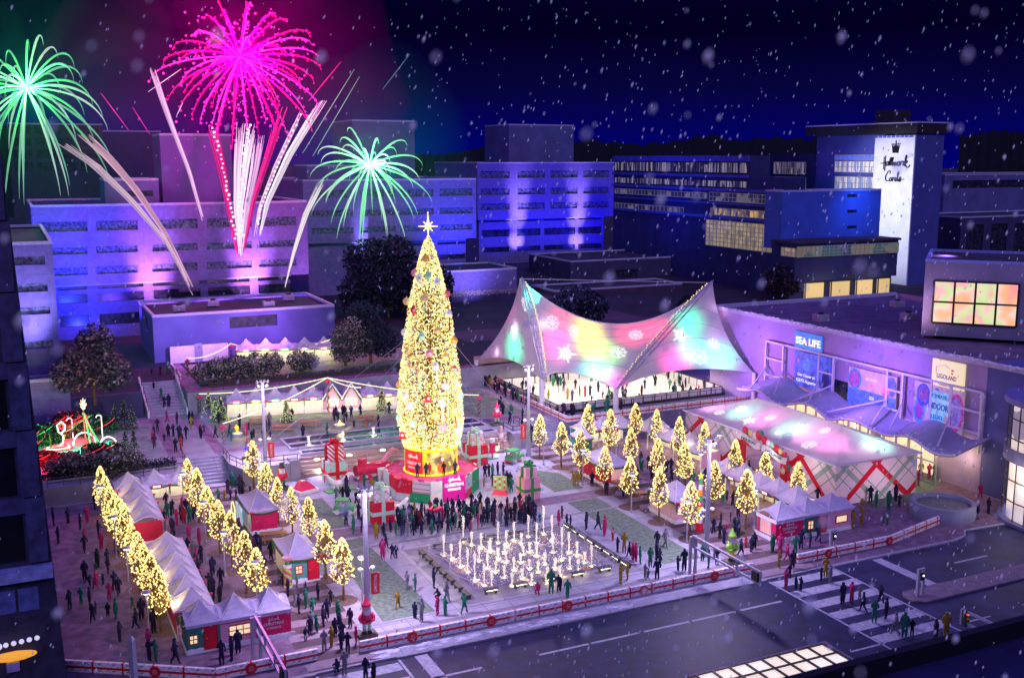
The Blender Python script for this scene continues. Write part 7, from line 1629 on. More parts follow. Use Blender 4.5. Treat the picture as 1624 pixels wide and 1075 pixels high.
# ================================================================== SHRUBS, TREES, GLOWING GARDEN
def leafy(name, label, cat, P, clumps, n, size, mats, trunkh=0, seed=1, group=None):
    r = random.Random(seed); t = thing(name, label, cat, P, 0, group); b = MB()
    tot = sum(c[3]*c[4] for c in clumps)
    for (x, y, z, rx, rz_) in clumps:
        m_ = int(n*rx*rz_/tot)
        for k in range(m_):
            a = r.random()*6.283; q = r.uniform(-1,1); s_ = math.sqrt(1-q*q); R = r.random()**.35
            c = Vector((x+rx*R*s_*math.cos(a), y+rx*R*s_*math.sin(a), z+rz_*R*q)); d = Vector((r.uniform(-1,1),r.uniform(-1,1),r.uniform(-1,1))).normalized(); e_ = d.cross(Vector((r.random(),r.random(),r.random()+.1))).normalized(); w_ = size*r.uniform(.5,1.3)
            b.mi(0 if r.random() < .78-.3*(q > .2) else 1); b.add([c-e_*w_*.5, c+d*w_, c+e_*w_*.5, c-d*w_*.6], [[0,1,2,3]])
    b.i = 0; b.build('crown', mats, t)
    b = MB(); h = max(.5, min(c[2] for c in clumps)); b.tube([(0,0,-.2),(.05,.1,h*.6),(0,0,h+.6)], [.28 if trunkh else .12,.2 if trunkh else .1,.08], 7)
    for (x, y, z, rx, rz_) in clumps: b.tube([(0,0,h*.5),(x*.5,y*.5,(z+h)/2),(x,y,z)], [.12,.08,.03], 5)
    b.build('trunk', m_trunk, t); return t
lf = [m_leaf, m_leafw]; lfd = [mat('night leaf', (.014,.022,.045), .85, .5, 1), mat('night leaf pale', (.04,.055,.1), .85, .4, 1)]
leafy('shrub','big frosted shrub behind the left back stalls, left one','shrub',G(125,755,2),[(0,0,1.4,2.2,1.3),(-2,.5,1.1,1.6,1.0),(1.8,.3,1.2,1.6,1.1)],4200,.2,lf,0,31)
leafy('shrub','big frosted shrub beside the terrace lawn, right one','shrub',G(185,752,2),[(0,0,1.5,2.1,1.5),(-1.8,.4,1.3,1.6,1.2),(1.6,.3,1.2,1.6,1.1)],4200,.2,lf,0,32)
leafy('garden_tree','dark bushy tree with pink frosted leaves left of the upper stairs','tree',G(150,640,5),[(0,0,5.5,3.4,3.4),(-2.5,0,4.2,2.6,2.6),(2.2,-.5,4.0,2.6,2.6),(.6,0,8.2,2.4,2.2)],6500,.3,[mat('violet night leaf',(.05,.05,.08),.85,.5,1),mat('rose frosted leaf',(.3,.2,.25),.85,.4,2)],1,33)
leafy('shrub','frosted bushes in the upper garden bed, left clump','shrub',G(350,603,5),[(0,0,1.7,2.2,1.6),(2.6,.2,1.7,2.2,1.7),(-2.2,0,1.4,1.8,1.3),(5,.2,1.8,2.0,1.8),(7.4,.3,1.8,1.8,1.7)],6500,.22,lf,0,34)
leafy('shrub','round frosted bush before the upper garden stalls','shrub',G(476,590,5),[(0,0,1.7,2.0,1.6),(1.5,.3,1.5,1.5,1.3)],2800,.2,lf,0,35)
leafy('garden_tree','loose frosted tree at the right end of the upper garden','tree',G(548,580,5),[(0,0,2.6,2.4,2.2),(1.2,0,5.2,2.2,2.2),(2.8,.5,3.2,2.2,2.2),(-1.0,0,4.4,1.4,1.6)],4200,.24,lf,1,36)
leafy('garden_tree','dark blue tree between the frosted tree and the giant tree','tree',G(588,575,5),[(0,0,4.4,3.0,3.2),(2.2,0,3.2,2.4,2.6),(-1,1,7.4,2.4,2.2)],4200,.3,lfd,1,37)
leafy('large_tree','huge dark blue tree between the two office blocks','tree',(67,198,5),[(0,0,8,7,5.5),(4,0,5,6,5),(-3,2,11.5,5.5,4),(2,2,12.5,4.4,3.6),(7,-2,3.5,5,4),(-6,0,5,4,5)],9500,.55,lfd,1,38)
leafy('large_tree','dark blue tree right of the huge one below the office block','tree',(80,208,5),[(0,0,5,5,4.5),(-4,0,4,4,4)],3800,.5,lfd,1,39)
leafy('large_tree','blue grey tree behind the left peak of the rink tent','tree',(95,172,5),[(0,0,4.4,4,3.6),(4,1,3.2,3.2,2.8),(-3.6,0,3.0,3.2,2.8)],4200,.4,[lfd[0],mat('blue leaf',(.12,.18,.3),.85,.4,1)],1,40)
leafy('large_tree','dark rounded tree beside the dark podium right of centre','tree',G(1237,478,5),[(0,0,4.5,4.2,3.8),(3,0,4,3,3)],3800,.45,[mat('brown night leaf',(.06,.04,.05),.85,.5,1),lfd[1]],1,41)
leafy('large_tree','small dark tree by the tent behind the violet hall','tree',(116,165,5),[(0,0,3,3,2.6)],1600,.4,lfd,1,42)
t = thing('planter_hedge','long dark hedge bed along the left terrace edge','hedge',(8.4,120.6,2)); r = random.Random(51); b = MB()
for k in range(2600): c = Vector((r.uniform(-9,7),r.uniform(-1.2,1.2),r.uniform(.05,.75))); d = Vector((r.uniform(-1,1),r.uniform(-1,1),r.uniform(-.2,1))).normalized(); e_ = d.cross(Vector((.3,.2,1))).normalized(); b.add([c-e_*.08,c+d*.2,c+e_*.08,c-d*.1], [[0,1,2,3]])
b.build('foliage', lfd[0], t); b = MB(); b.box(-9.2,7.3,-1.4,-1.25,0,.25); b.box(-9.2,7.3,1.25,1.4,0,.25); b.build('kerb', m_concrete, t)
t = thing('hedge_bed','dark bed with low frosted plants below the upper garden bushes','flower bed',(43,147.8,5)); r = random.Random(52); b = MB()
for k in range(2400): c = Vector((r.uniform(-19,19),r.uniform(-1.1,1.1),r.uniform(.05,.6))); b.octa(c, r.uniform(.05,.14))
b.build('foliage', lf, t); b = MB(); b.box(-19.4,19.4,-1.3,-1.15,0,.4); b.build('kerb', m_dark, t)
# glowing light garden on the left terrace
m_nr = glow('red neon', (1,.04,.06), 1.2); m_ng = glow('green neon', (.08,.9,.25), .8); m_nw = glow('white neon', (1,.9,.9), 1.5)
def arch(P, w_, h, label, name='light_arch', m=None):
    t = thing(name, label, 'light arch', P); b = MB(); b.tube([(-w_/2*math.cos(k*PI/14), 0, .1+h*math.sin(k*PI/14)) for k in range(15)], .09, 7); b.build('arch_tube', m or m_nw, t)
arch(G(134,706,2), 2.5, 1.5, 'larger white neon arch in the light garden'); arch(G(172,708,2), 1.9, 1.1, 'smaller white neon arch in the light garden')
t = thing('light_spiral','white neon swirl figure on a red rimmed base in the light garden','light sculpture',G(93,712,2)); b = MB(); b.tube([(.0,0,.35),(.55,0,.7),(.6,0,1.6),(.1,0,2.1),(.0,0,2.9),(.5,0,3.3),(.9,0,2.8),(.8,0,2.2),(.4,0,1.9)], .09, 7)
b.build('swirl_tube', m_nw, t, True); b = MB(); b.tube([(1.3*math.cos(k*PI/10),.9*math.sin(k*PI/10),.2) for k in range(21)], .07, 6); b.build('base_ring', m_nw, t); b = MB(); b.tube([(1.6*math.cos(k*PI/10),1.15*math.sin(k*PI/10),.12) for k in range(21)], .1, 6); b.tube([(.9*math.cos(k*PI/10),.6*math.sin(k*PI/10),.35) for k in range(21)], .09, 6); b.build('red_ring', m_nr, t)
b = MB(); b.tube([(.5+.22*math.cos(k*PI/6),0,2.7+.3*math.sin(k*PI/6)) for k in range(13)], .08, 6); b.build('inner_ring', m_nr, t)
for i, (x, y, h, l) in enumerate(((116,695,2.6,'white neon candy cane left of the leaning beams'),(163,698,3.2,'white neon candy cane right of the leaning beams'))):
    t = thing('light_cane', l, 'light sculpture', G(x,y,2)); b = MB(); b.tube([(0,0,0),(0,0,h-.3)]+[(-.3+.3*math.cos(k*PI/6),0,h-.3+.3*math.sin(k*PI/6)) for k in range(7)], .06, 7); b.build('cane_tube', m_nw, t)
t = thing('light_maypole','leaning red and green light beams topped by a yellow flare in the light garden','light sculpture',G(148,705,2))
P0 = G(148,705,2); tops = [(132,652),(134,655),(136,658),(131,655)]
for i, (x, y) in enumerate(tops):
    Q_ = PY(x, y, P0.y)-P0; b = MB(); b.tube([(-.8+.5*i,0,0), tuple(Q_)], [.09,.07], 5); b.build('light_beam', [m_nr,m_ng,m_nr,m_nw][i] if i < 3 else m_ng, t)
b = MB(); Q_ = PY(132,645,P0.y)-P0
for k in range(9): a = k*.75; b.tube([Q_, Q_+Vector((.4*math.cos(a),.2*math.sin(a*2),.7*math.sin(a)+.4))], [.16,.02], 6)
b.ball(Q_,.26,2,(.8,.8,1.5)); b.build('flare', glow('yellow flare', (1,.9,.5), 1.8), t)
rg = random.Random(61)
def mound(P, label, clumps, leafm, strm, seed):  # red and green garden light is put into the leaf colours
    t = leafy('lit_shrub', label, 'shrub', P, clumps, 2200, .22, [leafm, lfd[0]], 0, seed); r = random.Random(seed)
    for k in range(7):
        x, y, z, rx, rz_ = clumps[k % len(clumps)]; a = r.random()*6.3; pts = []
        for j in range(8): f = j/7; aa = a+f*2.2; q = .9*math.sin(PI*(.15+.5*f)); pts.append((x+rx*math.cos(aa)*(1.02-.3*f), y+rx*math.sin(aa)*(1.02-.3*f), max(.1, z-rz_*.4+rz_*1.35*f*.9)))
        b = MB(); b.tube(pts, .04, 4); b.build('light_strand', strm[k % len(strm)], t)
mound(G(72,735,2),'low bush with red light strands at the left edge of the light garden',[(0,0,.6,1.8,.9),(2.4,-.4,.4,1.5,.7)],mat('red lit leaf',(.25,.02,.03),.8,.4,2),[m_nr],62)
mound(G(80,708,2),'dark mound with red and green strands left of the neon swirl',[(0,1.5,1.2,1.8,1.5),(-1.6,1,1.0,1.4,1.2)],m_ever,[m_ng,m_nr],63)
mound(G(108,690,2),'round red lit bush behind the neon swirl',[(0,0,1.5,1.9,1.6)],mat('red lit leaf',(.25,.02,.03),.8,.4,2),[m_nr],64)
mound(G(140,690,2),'dark green mound with red strands behind the neon arches',[(0,0,1.5,2.4,1.7),(2.2,0,1.1,1.7,1.2),(-2,0,1.0,1.6,1.1)],mat('green lit leaf',(.02,.16,.05),.8,.4,2),[m_nr,m_ng],65)
mound(G(152,722,2),'low teal bush with red strands below the neon arches',[(0,0,.7,1.6,.8),(1.8,.4,.6,1.3,.7)],mat('green lit leaf',(.02,.16,.05),.8,.4,2),[m_nr],66)
for x, y, c_, w_ in ((90,722,(.1,1,.4),700),(75,745,(1,.02,.06),1100),(108,698,(1,.03,.05),800),(135,712,(.05,1,.4),700),(170,716,(.1,1,.4),450),(68,715,(.1,1,.2),500)): P = G(x,y,2); lamp('POINT', (P.x,P.y-.8,P.z+1.4), w_, c_, .2)
# ================================================================== FACADE FLOODLIGHTS
def flood(P, tgt, w_, c_, ang=60, label='facade floodlight'):
    lamp('SPOT', P, w_, c_, .3, target=tgt, angle=ang, blend=1.0)
VI = (.8,.28,1); BV = (.42,.35,1); BB = (.06,.08,1)
def fpx(px, pyb, Y, out, z0, pyt, w_, c_, ang=50):
    A = PY(px, pyb, Y); T = PY(px, pyt, Y); flood((A.x, Y-out, z0), (T.x, Y, T.z), w_, c_, ang)
def fcol(px, ys, Y, out, z0, P, c_, ang):
    for y in ys: fpx(px, 440, Y, out, z0, y, P, c_, ang)
fcol(240, (455,425,392), 195, 9, 5.6, 56000, VI, 38); fcol(398, (450,424,396), 195, 9, 5.6, 70000, VI, 38); fpx(240,470,195,13,8,430,9000,(.7,.2,1),80); fpx(398,470,195,13,8,430,9000,(.7,.2,1),80)
fpx(478,445,195,9,8,400,6500,VI,60); fpx(322,450,195,13,8,370,11000,(.5,.12,1),95)
fpx(110,470,195,12,9,390,40000,(.02,.04,1),95); fpx(190,470,195,14,9,380,16000,(.12,.04,1),95); fpx(330,500,195,10,5.6,470,12000,(.08,.03,1),110); fpx(130,500,195,10,5.6,470,12000,(.03,.04,1),110); fpx(440,480,195,12,7,400,12000,(.3,.05,1),95)
fcol(45, (505,470), 146.5, 6, 9.2, 8000, (.5,.42,1), 46); fpx(30,560,146.5,8,9.5,420,5000,(.12,.16,1),95)
fcol(583, (400,375,350), 235, 10, 5.6, 30000, BV, 30); fpx(640,430,235,12,10,345,34000,(.02,.22,.8),95); fpx(715,430,235,10,11,350,30000,(.04,.05,1),95)
for q in (822, 917): fcol(q, (385,352,322,292), 285, 12, 6, 46000, (.5,.34,1), 25)
for q in (790,870,945): fpx(q,405,285,16,9,330,24000,(.01,.008,1),100)
lamp('SPOT', (35,158,12.9), 9000, (.6,.2,1), .3, target=(35,168.5,9), angle=120, blend=1); lamp('SPOT', (24,158,10.5), 6000, (.45,.2,1), .3, target=(22,168,9), angle=120, blend=1)
lamp('SPOT', (172,201,28), 48000, (.72,.75,1), .4, target=(200,200.5,25), angle=84, blend=.6)
lamp('SPOT', (184,216,34), 7000, (.25,.3,1), .4, target=(203,222,40), angle=90, blend=1)
lamp('SPOT', (176,180,30), 5000, (.05,.2,1), .3, target=(177,188,23), angle=110, blend=1)
lamp('SPOT', (140,235,22), 9000, (.03,.06,1), .5, target=(160,235,30), angle=140, blend=1); lamp('SPOT', (165,170,22), 1500, (.03,.08,1), .5, target=(166,188,24), angle=140, blend=1)
lamp('SPOT', (84,116,8.5), 8500, (.5,.2,1), .6, target=(94,116,9), angle=140, blend=1); lamp('SPOT', (85.5,93,10.5), 7500, (.34,.14,1), .6, target=(94,93,9), angle=140, blend=1)
lamp('SPOT', (110,100,24), 4500, (.45,.2,1), 1, target=(106,100,14), angle=130, blend=1)
lamp('SPOT', (98,94,17), 900, (.9,.5,.8), .4, target=(103.4,97,19), angle=120, blend=1)
lamp('SPOT', (-8,58,16), 700, (.08,.1,1), .5, target=(-6,66,20), angle=150, blend=1)
lamp('SPOT', (92,207,8), 9000, (.35,.25,1), .5, target=(90,217,14), angle=130, blend=1)
# ================================================================== FIREWORKS
def burst(px, py, Y, R_, n, label, col, em, seed, droop=.35, dots=False, rad=.22, flat=False):
    C = PY(px, py, Y); r = random.Random(seed); t = thing('firework_burst', label, 'firework', C)
    gm = glow('spark '+label[:12], col, em); gm2 = glow('spark hot '+label[:12], tuple(min(1, c*.6+.35) for c in col) if not dots else (1,.03,.55), em*1.15)
    for k in range(n):
        q = 1-2*(k+.5)/n; a = k*2.39996+r.uniform(-.25,.25); s_ = math.sqrt(1-q*q); d = Vector((s_*math.cos(a), s_*math.sin(a), q)); Rk = R_*r.uniform(.75,1.12); pts = []; rs_ = []; m_ = 14
        for j in range(m_+1): f = j/m_; pts.append(d*(Rk*(1-(1-f)**1.5))-Vector((0,0,R_*droop*f**2.2))); w_ = rad*(.35+1.1*math.sin(PI*min(1,f*.95+.03)))*(1-f**5)+.02; rs_.append(w_*r.uniform(.85,1.15))
        b = MB(); b.tube(pts, rs_, 5)
        if dots:
            for j in range(4, m_+1): b.ball(Vector(pts[j])+Vector((r.uniform(-.3,.3),0,r.uniform(-.3,.3))), r.uniform(.12,.25), 1)
        b.build('spark_trail', gm2 if k % 3 == 0 else gm, t)
    if dots:
        b = MB()
        for k in range(260): d = Vector((r.gauss(0,1), r.gauss(0,1), r.gauss(0,1))).normalized(); f = r.random()**.7; p = d*R_*f*1.05-Vector((0,0,R_*droop*f*f)); b.ball(p, r.uniform(.1,.26), 1)
        tag(b.build('sparks', gm2, t), kind='stuff')
    b = MB(); b.ball((0,0,0), .35, 2); b.build('core', gm2, t)
    return C
Cm = burst(380, 90, 188, 13.2, 60, 'large magenta firework bursting above the long violet office block', (1,.0,.27), 1.15, 3, .3, True, .085)
Cg = burst(586, 262, 205, 11.6, 44, 'pale green firework bursting in front of the middle office block', (.32,.95,.48), .62, 4, .42, False, .12)
Cl = burst(42, 140, 188, 13.4, 44, 'green firework with drooping trails at the upper left corner', (.16,.66,.3), .55, 5, .5, False, .12)
def plume(pts, w0, w1, label, col, em, Y=186, n=9, seed=1, dots=False, spread=.75):
    """rising comet: a bundle of thin spark trails from its launch point to its head"""
    r = random.Random(seed); base = PY(*pts[0], Y); t = thing('firework_comet', label, 'firework', base); gms = [glow('comet %s %s' % (col, q), col, em*q) for q in (.95,.5,.26)]
    P = [PY(x, y, Y)-base for x, y in pts]
    def at_(f): q = f*(len(P)-1); k = min(len(P)-2, int(q)); return P[k].lerp(P[k+1], q-k)
    n = n*3 if n > 1 else 1
    for k in range(n):
        o = Vector((r.uniform(-1,1), r.uniform(-1,1)*.6, 0)); f0 = r.uniform(0,.25) if k else 0; f1 = r.uniform(.8,1.02) if k else 1; m_ = 12; L_ = []; rs_ = []
        for j in range(m_+1): f = f0+(min(f1,1)-f0)*j/m_; L_.append(at_(f)+o*(w0+(w1-w0)*f)*spread); rs_.append(.03+(.15*(w0+(w1-w0)*f)/math.sqrt(n)+.03)*math.sin(PI*(.12+.83*j/m_))*r.uniform(.75,1.25))
        b = MB(); b.tube(L_, rs_, 5); b.build('spark_trail', gms[0] if n == 1 else gms[k % 3], t)
    if dots:
        b = MB()
        for k in range(26): f = .15+k/30; b.ball(at_(f)+Vector((r.uniform(-.3,.3)*w1*.6,-w1,0)), r.uniform(.14,.26), 1)
        tag(b.build('sparks', glow('white spark', (1,.9,1), 1.6), t), kind='stuff')
WP = (.95,.62,.88); PK = (.95,.02,.32)
plume([(307,468),(265,385),(210,320),(150,262),(100,228)], .2, 1.25, 'broad pale comet curving up to the far left', (.75,.55,.62), .85, seed=1, n=10)
plume([(305,455),(262,370),(215,300),(172,250),(133,214)], .2, 1.25, 'pink tipped pale comet right beside the broad one', (.85,.5,.6), .85, seed=2, n=10)
plume([(322,350),(300,272),(274,205),(256,155),(241,108)], .3, .7, 'thin white comet rising left of the magenta burst', WP, 1.0, seed=3, n=7)
plume([(377,408),(365,340),(352,270),(335,200)], .2, 1.3, 'magenta comet left of the white fountain of sparks', PK, .95, seed=4, n=9, dots=True)
plume([(381,406),(378,330),(383,260),(390,196)], .25, 2.3, 'dense white comet column in the middle', (1,.8,.95), 1.15, seed=5, n=16, dots=True)
plume([(383,404),(392,330),(405,265),(412,215)], .2, 1.3, 'white pink comet just right of the dense column', WP, 1.0, seed=6, n=9)
plume([(386,402),(402,320),(428,240),(450,170)], .2, 1.2, 'magenta comet leaning right of the dense column', PK, .85, seed=7, n=9)
plume([(404,375),(412,330),(438,262),(478,178)], .25, .6, 'beaded white comet leaning to the upper right', WP, 1.0, seed=8, n=6, dots=True)
plume([(412,374),(425,320),(460,245),(512,160)], .25, 1.2, 'bright white comet leaning to the upper right', (1,.9,.97), 1.1, seed=9, n=10)
plume([(452,456),(466,400),(485,340),(512,285)], .12, .9, 'slim white and green comet in front of the dark tree', (.95,.9,.85), 1.0, seed=10, n=6)
for i, (a, c, cl) in enumerate((((160,148),(205,208),PK),((210,170),(238,214),PK),((480,243),(562,110),(.3,.6,.4)),((490,160),(541,98),PK),((496,248),(570,122),(.3,.6,.4)),((607,142),(650,86),(.1,.3,.25)),((235,146),(287,110),WP),((280,184),(290,163),WP))):
    plume([a, c], .05, .12, 'thin lone spark line, %s' % ['upper left red one','short red one above the plant room','long green one right of the white comets','red one crossing right of the magenta burst','thin green one behind the long green one','dark green one above the green burst','pale one crossing the thin white comet','short pale one near the plant room'][i], cl, .7, seed=20+i, n=1, spread=0)
for C_, c_, w_, r_ in ((Cm,(1,.0,.5),75000,17),(Cg,(.15,1,.5),15000,13),(Cl,(.08,.9,.25),15000,14)):
    lamp('POINT', C_-Vector((0,2.2,0)), w_, c_, .5)
def smoke(P, r_, dens, label, cl, sc=(1,.5,1)):  # glow of each burst is put into the colour of this volume
    m = bpy.data.materials.new('glow tinted smoke'); m.use_nodes = True; nt = m.node_tree; nt.nodes.remove(nt.nodes['Principled BSDF']); v = nt.nodes.new('ShaderNodeVolumePrincipled'); v.inputs['Density'].default_value = dens; v.inputs['Color'].default_value = (*cl, 1); nt.links.new(v.outputs[0], nt.nodes['Material Output'].inputs['Volume'])
    b = MB(); r = random.Random(int(r_)); V, Fc = ICOS[3]; b.add([(v_.x*r_*sc[0]*(1+.1*math.sin(v_.z*5+v_.x*4)), v_.y*r_*sc[1], v_.z*r_*sc[2]*(1+.1*math.sin(v_.x*6))) for v_ in V], Fc); o = b.build('firework_smoke', m, None, True, loc=P); tag(o, label, 'smoke', kind='stuff')
smoke(Cm, 30, .0024, 'magenta tinted smoke for the glow around the large firework', (1,.04,.75)); smoke(Cg, 24, .0024, 'green tinted smoke for the glow around the right firework', (.1,.9,.5)); smoke(Cl, 27, .0022, 'green tinted smoke for the glow around the upper left firework', (.06,.75,.3))
for q in ((24,174,12.0),(30,178,12.0),(38,173,12.0),(43,180,12.0),(104,96,14.0),(112,108,14.0),(100,112,14.0),(120,118,14.0),(116,90,14.0)):
    t = thing('roof_vent', 'grey roof vent box on the '+('violet pavilion' if q[2] < 13 else 'violet hall')+', '+{24:'front left one',30:'rear left one',38:'front middle one',43:'rear right one',104:'nearest the wall',112:'in the middle',100:'farthest left one',120:'farthest right one',116:'behind the corner building'}[q[0]], 'roof vent', q)
    b = MB(); b.box(-.9,.9,-.7,.7,0,.9); b.build('housing', m_concrete, t); b = MB(); b.cyl(0,0,.904,1.2,.4,12); b.build('fan_cowl', m_dark, t)
# ================================================================== PEOPLE
def person_mesh(pose, seed):
    me = bpy.data.meshes.new('p'); r = random.Random(seed)
    V = {'pel':(0,0,.95),'ch':(0,0,1.3),'nk':(0,0,1.48),'hd':(0,.01,1.6),'tp':(0,.01,1.7),'sL':(.17,0,1.4),'eL':(.25,-.02,1.12),'hL':(.24,.1,.88),'sR':(-.17,0,1.4),'eR':(-.25,-.02,1.12),'hR':(-.24,.1,.88),'kL':(.1,.02,.5),'aL':(.1,0,.09),'tL':(.11,.14,.04),'kR':(-.1,.02,.5),'aR':(-.1,0,.09),'tR':(-.11,.14,.04)}
    if pose == 'walk': V.update(kL=(.09,.16,.52), aL=(.1,.24,.1), tL=(.1,.38,.06), kR=(-.09,-.04,.5), aR=(-.1,-.28,.12), tR=(-.1,-.16,.04), hL=(.22,-.16,.95), eL=(.24,-.1,1.14), hR=(-.2,.22,.98), eR=(-.25,.04,1.12))
    if pose == 'hold': V.update(eL=(.24,.06,1.12), hL=(.08,.26,1.15), eR=(-.24,.06,1.12), hR=(-.07,.26,1.13))
    if pose == 'phone': V.update(eL=(.26,.1,1.18), hL=(.1,.24,1.5))
    if pose == 'wave': V.update(eL=(.36,0,1.5), hL=(.36,.05,1.78))
    if pose == 'crouch': V.update(pel=(0,-.15,.42), ch=(0,0,.75), nk=(0,.05,.92), hd=(0,.08,1.04), tp=(0,.08,1.14), sL=(.17,.02,.85), eL=(.25,.16,.65), hL=(.12,.32,.6), sR=(-.17,.02,.85), eR=(-.25,.16,.65), hR=(-.1,.32,.6), kL=(.14,.22,.45), aL=(.12,.02,.08), kR=(-.14,.22,.45), aR=(-.12,.02,.08))
    if pose == 'cross': V.update(eL=(.26,.08,1.14), hL=(-.08,.2,1.2), eR=(-.26,.08,1.14), hR=(.08,.2,1.14))
    rad = {'pel':(.155,.13),'ch':(.185,.14),'nk':(.075,.075),'hd':(.105,.12),'tp':(.08,.09),'sL':(.085,.085),'eL':(.062,.062),'hL':(.045,.04),'sR':(.085,.085),'eR':(.062,.062),'hR':(.045,.04),'kL':(.085,.085),'aL':(.06,.06),'tL':(.05,.04),'kR':(.085,.085),'aR':(.06,.06),'tR':(.05,.04)}
    if pose == 'coat': rad.update(pel=(.2,.17), kL=(.13,.12), kR=(.13,.12), ch=(.21,.16), hd=(.14,.14), tp=(.1,.1))
    ks = list(V); ed = [('pel','ch'),('ch','nk'),('nk','hd'),('hd','tp'),('ch','sL'),('sL','eL'),('eL','hL'),('ch','sR'),('sR','eR'),('eR','hR'),('pel','kL'),('kL','aL'),('aL','tL'),('pel','kR'),('kR','aR'),('aR','tR')]
    me.from_pydata([V[k] for k in ks], [(ks.index(a), ks.index(c)) for a, c in ed], [])
    o = bpy.data.objects.new('p', me); COL.objects.link(o); sk = o.modifiers.new('s', 'SKIN')
    for k, sv in zip(ks, me.skin_vertices[0].data): sv.radius = rad[k]; sv.use_root = (k == 'pel')
    sk.use_smooth_shade = True; ss = o.modifiers.new('u', 'SUBSURF'); ss.levels = 1; ss.render_levels = 1
    dg = bpy.context.evaluated_depsgraph_get(); dg.update(); m2 = bpy.data.meshes.new_from_object(o.evaluated_get(dg)); bpy.data.objects.remove(o)
    hz = V['nk'][2]; pz = V['pel'][2]; hy = V['hd'][1]
    idx = []
    for p in m2.polygons:
        c = p.center
        if c.z > hz-.02 and abs(c.x) < .16: i = 3 if (c.y-hy > .03 and c.z < V['tp'][2]-.02 and pose != 'coat') else 2
        elif min((c-Vector(V[h])).length for h in ('hL','hR')) < .075: i = 3
        elif c.z > pz-.12 or abs(c.x) > .2: i = 0
        elif c.z < .13: i = 2
        else: i = 1 if pose != 'coat' or c.z < .55 else 0
        idx.append(i)
    m2.polygons.foreach_set('material_index', idx); m2.polygons.foreach_set('use_smooth', [True]*len(idx)); m2.materials.clear()
    return m2
POSES = ['stand','walk','hold','phone','coat','cross','crouch','wave']
pm_ = {p: person_mesh(p, i) for i, p in enumerate(POSES)}
PC = {'navy':(.012,.012,.05),'black':(.006,.006,.014),'magenta':(.42,.014,.13),'green':(.014,.17,.1),'yellow':(.28,.2,.02),'grey':(.17,.17,.2),'red':(.35,.02,.03),'plum':(.05,.015,.06)}
pmat = {k: mat('cloth '+k, c, .85, .2, 6) for k, c in PC.items()}; skin = mat('skin', (.45,.25,.18), .6, .1, 5); hair = mat('dark hair', (.015,.01,.015), .7, .2, 8)
HC_ = {'dark': hair, 'red': pmat['red'], 'white': m_white, 'green': pmat['green']}
cache = {}
def pmesh(pose, top_, bot_, hat):
    k = (pose, top_, bot_, hat)
    if k not in cache:
        m = pm_[pose].copy(); m.name = 'person'
        for x in (pmat[top_], pmat[bot_], HC_[hat], skin): m.materials.append(x)
        cache[k] = m
    return cache[k]
rp = random.Random(2024)
OUTF = [('navy','navy')]*14+[('black','navy')]*7+[('plum','plum')]*3+[('navy','magenta')]*3+[('green','navy')]*4+[('magenta','navy')]*3+[('yellow','navy')]*2+[('grey','navy')]*2+[('navy','green')]*2+[('navy','yellow')]*2+[('red','black')]+[('plum','navy')]*2+[('magenta','magenta')]+[('green','magenta')]
PEOPLE = []
def add_p(px, py, z, zone, outfit=None, h=None, pose=None):
    P = G(px, py, z); PEOPLE.append(dict(P=P, zone=zone, out=outfit or rp.choice(OUTF), h=h or rp.choice([.95,1.0,1.02,1.04,.98,.68,.62,.9])*(.9 if 'crowd' in zone else 1), pose=pose or rp.choice(['stand','stand','walk','hold','phone','coat','coat','cross','walk']), hat=rp.choice(['dark','dark','dark','dark','red','white','green']), rz=rp.random()*6.28, px=proj(P)))
def listed(pts, z, zone):
    for q in pts:
        add_p(q[0], q[1], z, zone, q[2] if len(q) > 2 else None, q[3] if len(q) > 3 else None, q[4] if len(q) > 4 else None)
N_ = ('navy','navy'); GM = ('green','navy'); MG = ('magenta','navy'); NM = ('navy','magenta'); YW = ('yellow','navy'); GR = ('grey','navy'); BK = ('black','navy')
listed([(1246,935,MG,1.1),(1252,917,N_,.75),(1262,934,N_,.7),(1270,936,N_,.72),(1309,915,YW,1.1),(1302,921,N_,.72),(1316,925,GR,1.0),(1336,958,N_,1.12,'coat'),(1350,957,('magenta','magenta'),1.12),(1363,952,GR,.75),(1369,970,('navy','green'),1.0,'walk'),(1386,987,GM,1.15),(1396,958,N_,1.0,'walk'),(1405,981,('navy','green'),1.05),(1420,1007,('grey','green'),1.1,'walk'),(1434,1010,('green','magenta'),1.2),(1446,1008,('black','magenta'),.8),(1484,1011,N_,.9),(1500,1008,('yellow','navy'),1.15,'coat')], -.12, 'on the right crosswalk')
listed([(535,1068,N_,1.0,'crouch'),(547,1071,GR,1.1),(580,1078,N_,1.0),(593,1082,BK,.9)], -.12, 'on the lower left crosswalk')
listed([(549,833,N_,1.0),(561,846,GM,1.1),(569,824,N_,1.05),(576,843,('navy','green'),1.05),(597,855,('yellow','navy'),1.0),(607,885,MG,1.1,'coat'),(612,869,N_,.85),(622,885,N_,.8),(628,886,N_,.8),(631,965,YW,.9),(646,935,GR,1.0),(659,938,GM,.95),(688,933,N_,1.1),(695,953,('black','green'),1.0,'crouch'),(708,955,GR,1.1),(658,981,N_,.85),(669,986,('grey','navy'),1.15),(694,976,('magenta','black'),.95),(706,977,GM,1.0),(736,973,('green','navy'),1.05)], 0, 'left of the fountain')
